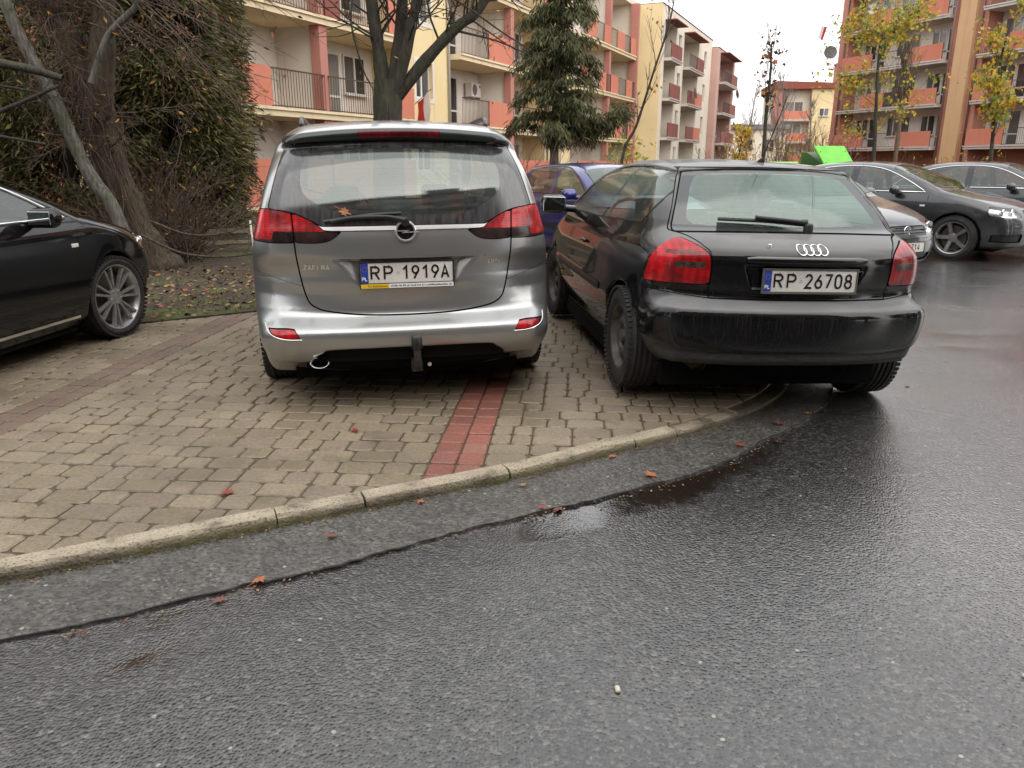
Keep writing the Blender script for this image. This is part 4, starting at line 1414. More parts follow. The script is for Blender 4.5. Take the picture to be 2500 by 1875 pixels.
    ar = tube_on(b, spline([(0.085, 1.070), (0.0, 1.082), (-0.20, 1.098)], 5).tolist(), 'rear', 0.040)
    mb.tube(ar, [0.020, 0.018, 0.016] + [0.012] * (len(ar) - 3), 8)
    q = tube_on(b, [(0.09, 1.065)], 'rear')[0]
    rbox(mb, (0.09, q[1] - 0.025, 1.07), (0.045, 0.05, 0.07), 0.015)
    mb.obj('rear_wiper', M['blackplastic'], tgo, smooth=True, angle=50)
    # aerial at the back of the roof
    mb = MB(); mb.tube([(0.07, 1.02, 1.425), (0.07, 1.00, 1.445), (0.07, 0.99, 1.46)], [0.026, 0.016, 0.008], 10); mb.tube([(0.07, 0.99, 1.46), (0.065, 0.80, 1.70), (0.06, 0.72, 1.80)], [0.004, 0.003, 0.002], 6)
    mb.obj('aerial', M['blackplastic'], car, smooth=True)
    # exhaust, rear silencer, underside
    mb = MB()
    mb.lathe([(0.30, 0.0), (0.30, 0.036), (0.26, 0.04), (0.255, 0.045), (0.30, 0.046)], 20, axis='y', c=(-0.50, 0, 0.318)); mb.tube([(-0.50, 0.28, 0.318), (-0.5, 0.7, 0.31)], 0.044, 14)
    mb.obj('exhaust_pipe', mottled('rusty_exhaust', (0.04, 0.033, 0.024), (0.12, 0.10, 0.07), 25, 0.5, metal=0.6), car, smooth=True, angle=40)
    mb = MB(); mb.box((-0.66, 0.42, 0.15), (0.66, 3.8, 0.30)); mb.box((-0.78, 1.2, 0.15), (0.78, 2.85, 0.26)); rbox(mb, (0.05, 0.55, 0.27), (0.9, 0.35, 0.17), 0.07); mb.obj('underbody', M['under'], car)
    for sd in (-1, 1):
        make_wheel(car, (sd * 0.755, 0.76, 0.315 + 0.03 + (-0.0225 * sd if sd < 0 else -0.02)), sd, 0.318, 0.195, 0.195, 'steel', mat=M['steelrim'])
        make_wheel(car, (sd * 0.755, 3.27, 0.345), sd, 0.318, 0.195, 0.195, 'steel', mat=M['steelrim'], steer=R(4))
    car_interior(car, (-0.36, 0.36), [(2.0, 0.98), (1.12, 0.94)], 1.03, 0.36, 2.72, wheel_side=-1)
    return car, b

# ------------------------------------------------------------------ the other parked cars
def side_car(kind, label, loc, yaw, paintmat, h=0.024, wheel='alloy5', chrome=True, sedan=True, dew=0.10, frontdetail=True, steer=0.0, wheelmat=None, plate=None, tint=(0.5, 0.56, 0.54), rimr=None):
    car = empty(kind, loc, (0, 0, yaw), label, 'car')
    if sedan:
        L, H = 4.92, 1.46
        sil = [(0.45, 0.22), (0.45, 0.22), (0.16, 0.27), (0.04, 0.38), (0.0, 0.58), (0.015, 0.78), (0.05, 0.93), (0.10, 1.0), (0.10, 1.0), (0.35, 1.045), (0.70, 1.075), (0.70, 1.075), (1.05, 1.23), (1.45, 1.385), (1.8, 1.445), (2.2, 1.463), (2.6, 1.452), (2.9, 1.41), (3.3, 1.24), (3.78, 1.03), (3.78, 1.03),
               (4.0, 0.985), (4.4, 0.905), (4.68, 0.82), (4.82, 0.72), (4.89, 0.58), (4.90, 0.40), (4.84, 0.24), (4.7, 0.18), (4.7, 0.18), (2.5, 0.17), (0.45, 0.22)]
        wz = [(-0.3, 0.84), (0.15, 0.84), (0.25, 0.875), (0.4, 0.915), (0.6, 0.932), (0.75, 0.930), (0.88, 0.918), (0.97, 0.885), (1.05, 0.835), (1.2, 0.755), (1.35, 0.665), (1.5, 0.56), (2.0, 0.3)]
        ar = ((1.08, 0.335, 0.37, 0.34), (3.99, 0.335, 0.37, 0.34)); wr = 0.335; wx = 0.81
        dlo = [(1.02, 1.0), (1.02, 1.0), (1.22, 1.14), (1.5, 1.27), (1.85, 1.355), (2.2, 1.385), (2.55, 1.375), (2.85, 1.32), (3.2, 1.175), (3.52, 1.0), (3.52, 1.0)]
        pil = (2.36, 1.34); bl = 0.995
        doors = ([(2.40, 1.42), (2.36, 1.0), (2.40, 0.6), (2.34, 0.26)], [(3.58, 0.99), (3.56, 0.8), (3.46, 0.5), (3.42, 0.24)], [(1.42, 1.0), (1.44, 0.8), (1.55, 0.6)])
        ws = (2.88, 3.76, 0.74); hood = [(0.0, 4.80), (0.5, 4.70), (0.74, 4.3), (0.80, 3.72)]
        dash, rows, belt, mir = 3.25, [(2.45, 1.0), (1.55, 0.98)], 1.0, (1.02, 3.12, 1.03)
        fr = (3.7, 0.17, 2)
    else:
        L, H = 4.12, 1.44
        sil = [(0.40, 0.24), (0.40, 0.24), (0.14, 0.29), (0.03, 0.40), (0.0, 0.55), (0.03, 0.68), (0.07, 0.85), (0.12, 0.98), (0.12, 0.98), (0.30, 1.18), (0.48, 1.35), (0.62, 1.405), (1.1, 1.435), (1.6, 1.44), (2.0, 1.42), (2.3, 1.365), (2.65, 1.20), (3.02, 1.01), (3.02, 1.01),
               (3.3, 0.945), (3.65, 0.865), (3.92, 0.77), (4.04, 0.66), (4.10, 0.52), (4.09, 0.35), (4.0, 0.22), (4.0, 0.22), (2.2, 0.18), (0.40, 0.24)]
        wz = [(-0.3, 0.78), (0.15, 0.78), (0.28, 0.825), (0.45, 0.855), (0.62, 0.866), (0.78, 0.862), (0.90, 0.845), (0.98, 0.81), (1.1, 0.745), (1.25, 0.675), (1.38, 0.60), (1.5, 0.5), (2.0, 0.3)]
        ar = ((0.76, 0.32, 0.355, 0.32), (3.27, 0.32, 0.355, 0.32)); wr = 0.315; wx = 0.75
        dlo = [(0.72, 1.02), (0.72, 1.02), (0.76, 1.2), (0.86, 1.32), (1.1, 1.365), (1.6, 1.38), (1.95, 1.355), (2.25, 1.27), (2.55, 1.12), (2.78, 0.985), (2.78, 0.985)]
        pil = (1.72,); bl = 0.99
        doors = ([(1.78, 1.40), (1.72, 1.0), (1.76, 0.6), (1.70, 0.28)], [(2.84, 0.98), (2.84, 0.7), (2.74, 0.28)], [(0.95, 1.0), (1.0, 0.8), (1.12, 0.6)])
        ws = (2.28, 3.0, 0.68); hood = [(0.0, 4.03), (0.45, 3.98), (0.62, 3.7), (0.70, 3.05)]
        dash, rows, belt, mir = 2.68, [(1.95, 0.98), (1.05, 0.95)], 0.99, (0.97, 2.60, 1.03)
        fr = (3.0, 0.14, 2)
    b = Body(sil, wz, L, H + 0.02, h, rear=(1.2, 0.09, 2), front=fr, bow_r=0.17, bow_f=0.30, crown=0.032, rr=[(0.2, 0.06), (0.6, 0.12), (0.9, 0.09), (1.1, 0.09), (1.5, 0.12)], arches=ar, crown_z=(1.1, 1.4))
    s = Skin(b)
    s.region('sideglass', rgn_yz(dlo, 0.4), gap=0.012, gapname='rubber')
    for pv in pil:
        w_ = 0.055 if pv == pil[0] else 0.02
        s.region('pillar', (lambda pv, w_: (lambda V: np.abs(V[:, 1] - pv + (0.12 if not sedan else 0.05) * (V[:, 2] - 1.0)) - w_))(pv, w_), on=('sideglass',))
    a0, a1, xw = ws
    s.region('windscreen', lambda V: np.maximum(np.maximum(a0 + 0.12 * V[:, 0] ** 2 - V[:, 1], V[:, 1] - a1 + 0.28 * V[:, 0] ** 2), np.maximum(np.abs(V[:, 0]) - (xw - 0.40 * (V[:, 2] - 1.05)), 0.99 - V[:, 2])), gap=0.008)
    if sedan: s.region('rearglass', lambda V: np.maximum(np.maximum(0.74 - V[:, 1] + 0.15 * V[:, 0] ** 2, V[:, 1] - 1.60), np.maximum(np.abs(V[:, 0]) - (0.74 - 0.45 * (V[:, 2] - 1.05)), 1.085 - V[:, 2])), gap=0.006)
    else: s.region('rearglass', rgn_xz([(-0.2, 1.03), (-0.2, 1.03), (0.62, 1.02), (0.62, 1.02), (0.52, 1.34), (0.52, 1.34), (-0.2, 1.37), (-0.2, 1.37)], 0.8), gap=0.006)
    for ln in doors: s.seam(ln_yz(ln, 0.4), 0.008)
    s.seam(ln_xy(hood, 0.6), 0.007)
    # lamps and grille
    if sedan:
        hl = [(0.50, 0.66), (0.50, 0.66), (0.55, 0.775), (0.55, 0.775), (0.78, 0.80), (0.95, 0.82), (0.95, 0.82), (0.95, 0.70), (0.95, 0.70), (0.75, 0.655)]
        s.region('headlamp', lambda V: np.maximum(rgn_xz(hl, ymin=4.2)(V), 4.42 - V[:, 1]), gap=0.005)
        s.region('grille', rgn_xz([(-0.2, 0.30), (-0.2, 0.30), (0.30, 0.30), (0.40, 0.45), (0.42, 0.66), (0.36, 0.75), (-0.2, 0.76), (-0.2, 0.76)], ymin=4.2), gap=0.004)
        s.region('vent', rgn_xz([(0.48, 0.29), (0.48, 0.29), (0.82, 0.30), (0.82, 0.30), (0.84, 0.40), (0.84, 0.40), (0.50, 0.41), (0.50, 0.41)], ymin=4.1), gap=0.004)
        s.region('taillamp', lambda V: np.maximum(rgn_xz([(0.50, 0.74), (0.50, 0.74), (0.50, 0.92), (0.50, 0.92), (0.95, 0.94), (0.95, 0.94), (0.95, 0.76), (0.95, 0.76)], ymax=0.8)(V), V[:, 1] - 0.33), gap=0.005)
        s.seam(lambda V: np.maximum(np.abs(V[:, 2] - 0.62 - 0.0 * V[:, 1]), 4.30 - V[:, 1]), 0.004)
        s.region('trimstrip', lambda V: np.maximum(np.maximum(np.abs(V[:, 2] - 0.265) - 0.012, 0.5 - np.abs(V[:, 0])), np.maximum(1.5 - V[:, 1], V[:, 1] - 3.52)))
    else:
        s.region('headlamp', lambda V: np.maximum(rgn_xz([(0.46, 0.57), (0.46, 0.57), (0.45, 0.70), (0.45, 0.70), (0.62, 0.74), (0.78, 0.75), (0.92, 0.74), (0.92, 0.74), (0.92, 0.62), (0.92, 0.62), (0.70, 0.57)], ymin=3.4)(V), 3.66 - V[:, 1]), gap=0.005)
        s.region('grille', rgn_xz([(-0.2, 0.585), (-0.2, 0.585), (0.43, 0.585), (0.43, 0.585), (0.42, 0.69), (0.42, 0.69), (-0.2, 0.70), (-0.2, 0.70)], ymin=3.6), gap=0.004)
        s.region('vent', rgn_xz([(-0.2, 0.27), (-0.2, 0.27), (0.58, 0.27), (0.58, 0.27), (0.55, 0.36), (0.55, 0.36), (-0.2, 0.36), (-0.2, 0.36)], ymin=3.6), gap=0.004)
        s.region('taillamp', lambda V: np.maximum(rgn_xz([(0.58, 0.74), (0.58, 0.74), (0.58, 0.98), (0.58, 0.98), (0.92, 0.98), (0.92, 0.98), (0.92, 0.74), (0.92, 0.74)], ymax=0.8)(V), V[:, 1] - 0.26), gap=0.005)
        s.seam(lambda V: np.maximum(np.abs(V[:, 2] - 0.545), 3.62 - V[:, 1]), 0.006)
        s.region('trimstrip', lambda V: np.maximum(np.maximum(np.abs(V[:, 2] - 0.57) - 0.022, 0.5 - np.abs(V[:, 0])), np.maximum(1.14 - V[:, 1], V[:, 1] - 2.80)))
    s.finish()
    sg = glass(kind + '_glass', tint, dew=dew, dewcol=(0.42, 0.47, 0.45))
    wsg = glass(kind + '_windscreen', (0.55, 0.66, 0.62), dew=0.08, dewcol=(0.40, 0.46, 0.43), refl=0.14, rcol=(0.88, 1.0, 0.95), rough=0.02)
    bo = s.make('body_shell', 'body', paintmat, car)
    s.make('panel_gaps', 'seam', M['seam'], car, offset=-0.006)['kind'] = 'stuff'
    s.make('window_seals', 'rubber', M['rubber'], car, offset=0.003)['kind'] = 'stuff'
    s.make('windscreen', 'windscreen', wsg, car)
    s.make('rear_window', 'rearglass', wsg, car)
    gm = plain(kind + '_grille', (0.012, 0.012, 0.012), 0.4)
    gr = s.make('grille', 'grille', gm, car, offset=-0.012)
    ve = None
    if sedan:
        for sd in (-1, 1): s.make('lower_vent', 'vent', gm, car, sd, -0.02)
    else: s.make('lower_vent', 'vent', gm, car, None, -0.02)
    mb = MB()
    for z in ((0.36, 0.44, 0.52, 0.60, 0.68) if sedan else (0.62, 0.655)):
        xx = 0.36 if sedan else 0.41
        mb.tube(tube_on(b, [(x, z) for x in np.linspace(-xx, xx, 9)], 'front', -0.002), 0.009 if sedan else 0.006, 6)
    if mb.v: mb.obj('grille_bars', M['trim'] if sedan else plain('grille_bar_grey', (0.10, 0.10, 0.10), 0.3, 0.5), gr, smooth=True)
    for sd in (-1, 1):
        refl = s.make('headlamp', 'headlamp', M['reflector'], car, sd, -0.035)
        s.make('lamp_cover', 'headlamp', M['lampglass'], refl, sd, 0.002)
        mb = MB()
        for (lx, lz, r_) in (((0.62, 0.725, 0.045), (0.76, 0.735, 0.04)) if sedan else ((0.58, 0.655, 0.055), (0.72, 0.665, 0.05))):
            q = tube_on(b, [(sd * lx, lz)], 'front')[0]
            mb.lathe([(q[1] - 0.05, 0.0), (q[1] - 0.045, r_ * 0.6), (q[1] - 0.012, r_), (q[1] - 0.008, r_ * 1.12), (q[1] - 0.03, r_ * 1.15)], 18, axis='y', c=(q[0], 0, q[2]))
        mb.obj('lamp_bowl', M['chrome'], refl, smooth=True, angle=40)
        s.make('tail_lamp', 'taillamp', M['red'], car, sd, 0.003)
        for p0, p1 in ((-9, pil[0]), (pil[0], 9)):
            lo_, hi_ = (p0, p1)
            if len(pil) > 1 and p0 < 0: lo_ = pil[1]
            s.make('side_window', 'sideglass', sg, car, sd, test=lambda c, lo_=lo_, hi_=hi_: (c[:, 1] > lo_) & (c[:, 1] < hi_))
        if len(pil) > 1: s.make('quarter_window', 'sideglass', sg, car, sd, test=lambda c: c[:, 1] < pil[1])
        s.make('door_pillar', 'pillar', M['trim'] if sedan else paintmat, car, sd, 0.002, test=lambda c: c[:, 1] > pil[0] - 0.3)
        if len(pil) > 1: s.make('window_divider', 'pillar', M['trim'], car, sd, 0.002, test=lambda c: c[:, 1] < pil[0] - 0.3)
        s.make('trim_strip', 'trimstrip', (M['chrome'] if chrome else paintmat) if sedan else M['blackplastic'], car, sd, 0.006)
        vw = 'left' if sd < 0 else 'right'
        if chrome:
            mb = MB(); ol = spline(dlo + [dlo[0]], 5).tolist()
            P = tube_on(b, ol, vw, 0.004); mb.tube(P, 0.010, 6, cap=False); mb.obj('window_trim', M['chrome'], car, smooth=True)
        for y0 in ((2.50, 1.62) if sedan else (1.86, 1.08)):
            mb = MB(); mb.tube(tube_on(b, [(y0, 0.86), (y0 + 0.1, 0.868), (y0 + 0.2, 0.86)], vw, 0.018), 0.014, 6); mb.obj('door_handle', paintmat, car, smooth=True)
        q = tube_on(b, [(ar[1][0] - 0.48, 0.80)], vw, 0.002)[0]
        mb = MB(); rbox(mb, q, (0.012, 0.075, 0.028), 0.004); mb.obj('side_repeater', plain('repeater_lens', (0.75, 0.7, 0.65), 0.15), car)
        mb = MB(); mx_, my_, mz_ = mir
        rbox(mb, (sd * mx_, my_, mz_), (0.22, 0.13, 0.14), 0.064); mb.tube([(sd * (mx_ - 0.2), my_ + 0.04, mz_ - 0.05), (sd * (mx_ - 0.06), my_ + 0.01, mz_ - 0.04)], 0.03, 8)
        mo = mb.obj('door_mirror', paintmat, car, smooth=True, angle=50)
        mb = MB(); rbox(mb, (sd * mx_, my_ - 0.066, mz_), (0.16, 0.008, 0.09), 0.003); mb.obj('mirror_glass', M['mirror'], mo)
        for ya in (ar[0][0], ar[1][0]):
            make_wheel(car, (sd * wx, ya, wr), sd, wr, 0.235 if sedan else 0.195, rimr or (0.235 if sedan else 0.20), wheel, steer=(steer if ya > 2 else 0), mat=wheelmat, rot=0.3)
    mb = MB(); mb.box((-0.64, 0.5, 0.14), (0.64, L - 0.4, 0.28)); mb.box((-0.80, ar[0][0] + 0.4, 0.14), (0.80, ar[1][0] - 0.4, 0.24)); mb.obj('underbody', M['under'], car)
    car_interior(car, (-0.37, 0.37), rows, belt, 0.36, dash)
    # front emblem and plate
    y0 = tube_on(b, [(0, 0.645 if not sedan else 0.62)], 'front')[0][1]
    mb = MB()
    if sedan:
        for k in range(4): ring_emblem(mb, -0.0975 + 0.065 * k, -0.0, 0.046, 0.010, 0.0, 0.006, 24)
    else:
        ring_emblem(mb, 0, 0, 0.058, 0.010, 0.0, 0.006, 28)
        stroke(mb, [(-0.036, 0.030), (-0.015, -0.036), (0.0, 0.004), (0.015, -0.036), (0.036, 0.030)], 0.009, -0.003); stroke(mb, [(-0.016, 0.044), (0.0, 0.010), (0.016, 0.044)], 0.009, -0.003)
    eo = mb.obj('emblem', M['chrome'], car, smooth=True, angle=60); eo.location = (0, y0 + 0.006, 0.62 if sedan else 0.642); eo.rotation_euler = (0, 0, math.pi)
    if plate:
        zp = 0.42 if sedan else 0.445
        yp = tube_on(b, [(0, zp)], 'front')[0][1]
        number_plate(car, (0, yp + 0.012, zp), 0, plate[0], plate[1], rotz=math.pi)
    return car, b


def build_other_cars():
    blk = paint('gloss_black', (0.007, 0.007, 0.008), 0.0, 0.28, dust=0.30, dustcol=(0.035, 0.033, 0.03), streak=True)
    side_car('sedan', 'glossy black sedan with grey multi-spoke alloy wheel, cut off by the left edge', (-4.56, 2.42, 0), R(-6.0), blk, 0.020, 'alloy7d', wheelmat=mottled('dark_alloy', (0.42, 0.41, 0.40), (0.60, 0.59, 0.58), 20, 0.35, metal=0.8), steer=R(-6), rimr=0.258)
    gry = paint('dark_grey_metallic', (0.045, 0.046, 0.050), 0.6, 0.32, 0.1, dust=0.25)
    a6, _ = side_car('sedan', 'dark grey sedan with five-spoke alloy wheels standing broadside on the right', (4.55, 15.40, -0.05), R(-135), gry, 0.024, 'alloy5', wheelmat=mottled('bright_alloy', (0.42, 0.42, 0.43), (0.6, 0.6, 0.61), 20, 0.3, metal=0.9))
    c2 = copy_tree(a6)
    c2.location = (7.35, 16.95, -0.05); c2['label'] = 'dark sedan at the right edge, behind the dark grey sedan with alloy wheels'
    blu = paint('blue_metallic', (0.016, 0.019, 0.16), 0.35, 0.30, 0.1, dust=0.15, dustcol=(0.08, 0.08, 0.12))
    hd = R(180 + 22)
    side_car('hatchback', 'violet blue hatchback between the minivan and the black hatchback', (0.56, 13.46, -0.05), math.atan2(-0.42, -0.907), blu, 0.022, 'alloy5', chrome=False, sedan=False)
    bgk = paint('black_pearl', (0.015, 0.015, 0.02), 0.3, 0.3, dust=0.3)
    side_car('hatchback', 'black hatchback with round chrome badge peeking out behind the old black hatchback', (3.08, 13.2, -0.05), math.atan2(-0.43, -0.903), bgk, 0.022, 'steel', chrome=False, sedan=False, plate=('RP', '3714'))

# ------------------------------------------------------------------ ground, road, kerb, paving
KERB = spline([(-34, -13.5), (-12, -2.6), (-4.5, 1.16), (-1.848, 2.486), (-0.992, 2.92), (-0.035, 3.402), (0.463, 3.727), (0.872, 3.978), (1.291, 4.305), (1.66, 4.72), (1.98, 5.35), (2.20, 6.2), (2.28, 7.4), (2.1, 8.6), (1.3, 9.5), (0.2, 9.85)], 12)
CRACK = spline([(-34, -14.1), (-6, -0.1), (-3.0, 1.42), (-1.601, 2.089), (-1.365, 2.189), (-1.057, 2.371), (-0.785, 2.496), (-0.272, 2.804), (0.148, 3.04), (0.629, 3.287), (1.047, 3.572), (1.359, 3.904), (1.712, 4.254), (2.05, 4.75), (2.35, 5.5), (2.6, 6.6), (2.7, 7.6)], 10)
SOIL = [(-30, -8.5), (-9, 3.66), (-6, 5.40), (-3.3, 6.96), (-2.64, 7.40), (-1, 8.35), (0.2, 9.05), (0.9, 9.42), (1.3, 9.5)]
BAY = R(4.5)
E1 = np.array([math.cos(BAY), -math.sin(BAY)])      # along the courses
E2 = np.array([math.sin(BAY), math.cos(BAY)])       # along the bay lines


def hnoise(x, y, s=1.0, seed=0.0):
    return mnoise.noise(Vector((x * s + seed, y * s - seed, seed * 0.37)))


def sheet(name, poly, z, mat, kind='structure', skirt=0.0):
    from mathutils.geometry import delaunay_2d_cdt
    n_ = len(poly)
    vs, _, fs, *_r = delaunay_2d_cdt([Vector((p[0], p[1])) for p in poly], [(i, (i + 1) % n_) for i in range(n_)], [], 1, 1e-5)
    me = bpy.data.meshes.new(name)
    fs = [f if (vs[f[1]] - vs[f[0]]).cross(vs[f[2]] - vs[f[0]]) > 0 else f[::-1] for f in fs]
    me.from_pydata([(v.x, v.y, z) for v in vs], [], fs)
    me.update()
    o = link(name, me, None, mat)
    if skirt:
        sk = MB()
        for i in range(n_):
            a, b_ = poly[i], poly[(i + 1) % n_]
            sk.add([(a[0], a[1], z), (b_[0], b_[1], z), (b_[0], b_[1], z - skirt), (a[0], a[1], z - skirt)], [(0, 1, 2, 3)])
        sk.obj('ground_edge', mat, o)
    o['kind'] = kind
    return o


def mat_asphalt(name, base1, base2, rough=(0.22, 0.5), wet=True, agg=95.0, spec=0.5, bumps=0.55, film_w=(0.75, 1.0), film_r=0.16, pale=2.0, film_b=0.30):
    m, n, l, p = newmat(name)
    t = n.new('ShaderNodeTexCoord'); vec = t.outputs['Object']
    big = tex_noise(n, l, 0.55, 4, vec=vec)
    mid = tex_noise(n, l, 9.0, 5, vec=vec)
    v1 = n.new('ShaderNodeTexVoronoi'); v1.inputs['Scale'].default_value = agg; l.new(vec, v1.inputs['Vector'])
    v2 = n.new('ShaderNodeTexVoronoi'); v2.inputs['Scale'].default_value = agg * 0.36; l.new(vec, v2.inputs['Vector'])
    fine = tex_noise(n, l, agg * 0.7, 3, vec=vec)
    # stones of differing tone, set in dark binder
    sep = n.new('ShaderNodeSeparateColor'); l.new(v1.outputs['Color'], sep.inputs[0])
    c = ramp(n, l, sep.outputs[0], [(0.0, base1), (0.65, base2), (0.93, tuple(min(1, b * pale) for b in base2)), (1.0, tuple(min(1, b * pale * 1.5) for b in base2))])
    tone = ramp(n, l, mid.outputs['Fac'], [(0.3, 0.72), (0.7, 1.15)])
    col = mix(n, l, 1.0, c.outputs[0], tone.outputs[0], blend='MULTIPLY')
    # scattered pale chips
    sep2 = n.new('ShaderNodeSeparateColor'); l.new(v2.outputs['Color'], sep2.inputs[0])
    chip = math_n(n, l, 'MULTIPLY', math_n(n, l, 'GREATER_THAN', sep2.outputs[1], 0.989), math_n(n, l, 'LESS_THAN', v2.outputs['Distance'], 0.22))
    col = mix(n, l, chip, col, (0.30, 0.27, 0.23))
    wt = None
    if wet:
        at = n.new('ShaderNodeAttribute'); at.attribute_name = 'wet'
        nz = math_n(n, l, 'MULTIPLY', math_n(n, l, 'SUBTRACT', mid.outputs['Fac'], 0.5), 0.9)
        wt = math_n(n, l, 'ADD', at.outputs['Fac'], nz)
        wr = ramp(n, l, wt, [(0.45, 0.0), (0.80, 1.0)])
        wt = math_n(n, l, 'MULTIPLY', wr.outputs[0], math_n(n, l, 'GREATER_THAN', at.outputs['Fac'], 0.02))
        col = mix(n, l, wt, col, (0.016, 0.011, 0.008))
    l.new(col, p.inputs['Base Color'])
    rb = ramp(n, l, big.outputs['Fac'], [(0.35, rough[0]), (0.65, rough[1])])
    rs = rb.outputs[0]
    if wet:
        fa0 = n.new('ShaderNodeAttribute'); fa0.attribute_name = 'film'
        rs = mix(n, l, wt, mix(n, l, fa0.outputs['Fac'], rs, 0.13, 'FLOAT'), 0.08, 'FLOAT')
        l.new(mix(n, l, fa0.outputs['Fac'], spec, 1.0, 'FLOAT'), p.inputs['Specular IOR Level'])
    l.new(rs, p.inputs['Roughness'])
    if not wet: setp(p, spec=spec)
    h = math_n(n, l, 'ADD', math_n(n, l, 'MULTIPLY', v1.outputs['Distance'], -1.0), math_n(n, l, 'MULTIPLY', fine.outputs['Fac'], 0.8))
    b1 = n.new('ShaderNodeBump'); b1.inputs['Distance'].default_value = 0.006
    l.new(h, b1.inputs['Height'])
    if wet: l.new(mix(n, l, wt, bumps, 0.10, 'FLOAT'), b1.inputs['Strength'])
    else: b1.inputs['Strength'].default_value = bumps
    b2 = n.new('ShaderNodeBump'); b2.inputs['Distance'].default_value = 0.03; b2.inputs['Strength'].default_value = 0.25
    l.new(mid.outputs['Fac'], b2.inputs['Height']); l.new(b1.outputs[0], b2.inputs['Normal'])
    l.new(b2.outputs[0], p.inputs['Normal'])
    # film of rain water over the stones
    film = ramp(n, l, big.outputs['Fac'], [(0.30, film_w[1]), (0.62, film_w[0])])
    fw = film.outputs[0]
    if wet: fw = mix(n, l, wt, fw, 1.0, 'FLOAT')
    l.new(fw, p.inputs['Coat Weight'])
    p.inputs['Coat IOR'].default_value = 1.55
    cr_ = None; bst = None
    if wet:
        fa = n.new('ShaderNodeAttribute'); fa.attribute_name = 'film'
        cr_ = mix(n, l, wt, mix(n, l, fa.outputs['Fac'], film_r, 0.09, 'FLOAT'), 0.05, 'FLOAT')
        bst = mix(n, l, wt, mix(n, l, fa.outputs['Fac'], 0.30, 0.09, 'FLOAT'), 0.04, 'FLOAT')
    if cr_ is not None: l.new(cr_, p.inputs['Coat Roughness'])
    else: p.inputs['Coat Roughness'].default_value = film_r
    b3 = n.new('ShaderNodeBump'); b3.inputs['Distance'].default_value = 0.006
    l.new(h, b3.inputs['Height'])
    if wet: l.new(bst, b3.inputs['Strength'])
    else: b3.inputs['Strength'].default_value = film_b
    l.new(b3.outputs[0], p.inputs['Coat Normal'])
    return m


def mat_paver(name, cols, moss=0.5):
    """cols: tones picked per stone"""
    m, n, l, p = newmat(name)
    oi = n.new('ShaderNodeObjectInfo'); g = n.new('ShaderNodeNewGeometry')
    rnd = math_n(n, l, 'FRACT', math_n(n, l, 'ADD', oi.outputs['Random'], g.outputs['Random Per Island']))
    k = len(cols)
    c = ramp(n, l, rnd, [(i / (k - 1), cc) for i, cc in enumerate(cols)])
    t = n.new('ShaderNodeNewGeometry')
    pos = t.outputs['Position']
    nz = tex_noise(n, l, 60, 5, vec=pos)
    gr = ramp(n, l, nz.outputs['Fac'], [(0.3, 0.70), (0.7, 1.2)])
    col = mix(n, l, 1.0, c.outputs[0], gr.outputs[0], blend='MULTIPLY')
    big = tex_noise(n, l, 1.1, 4, vec=pos)
    damp = ramp(n, l, big.outputs['Fac'], [(0.42, 0.0), (0.68, 1.0)])
    col = mix(n, l, math_n(n, l, 'MULTIPLY', damp.outputs[0], 0.45), col, (0.075, 0.062, 0.040))
    if moss:
        ms = tex_noise(n, l, 5.0, 5, vec=pos)
        mr = ramp(n, l, ms.outputs['Fac'], [(0.55, 0.0), (0.75, moss)])
        col = mix(n, l, mr.outputs[0], col, (0.085, 0.076, 0.035))
    l.new(col, p.inputs['Base Color'])
    rr_ = ramp(n, l, big.outputs['Fac'], [(0.35, 0.62), (0.7, 0.36)])
    l.new(rr_.outputs[0], p.inputs['Roughness'])
    f2 = tex_noise(n, l, 240, 3, vec=pos)
    b = bump(n, l, None, f2.outputs['Fac'], 0.55, 0.0025)
    b3 = bump(n, l, p, nz.outputs['Fac'], 0.35, 0.006, prev=b)
    return m


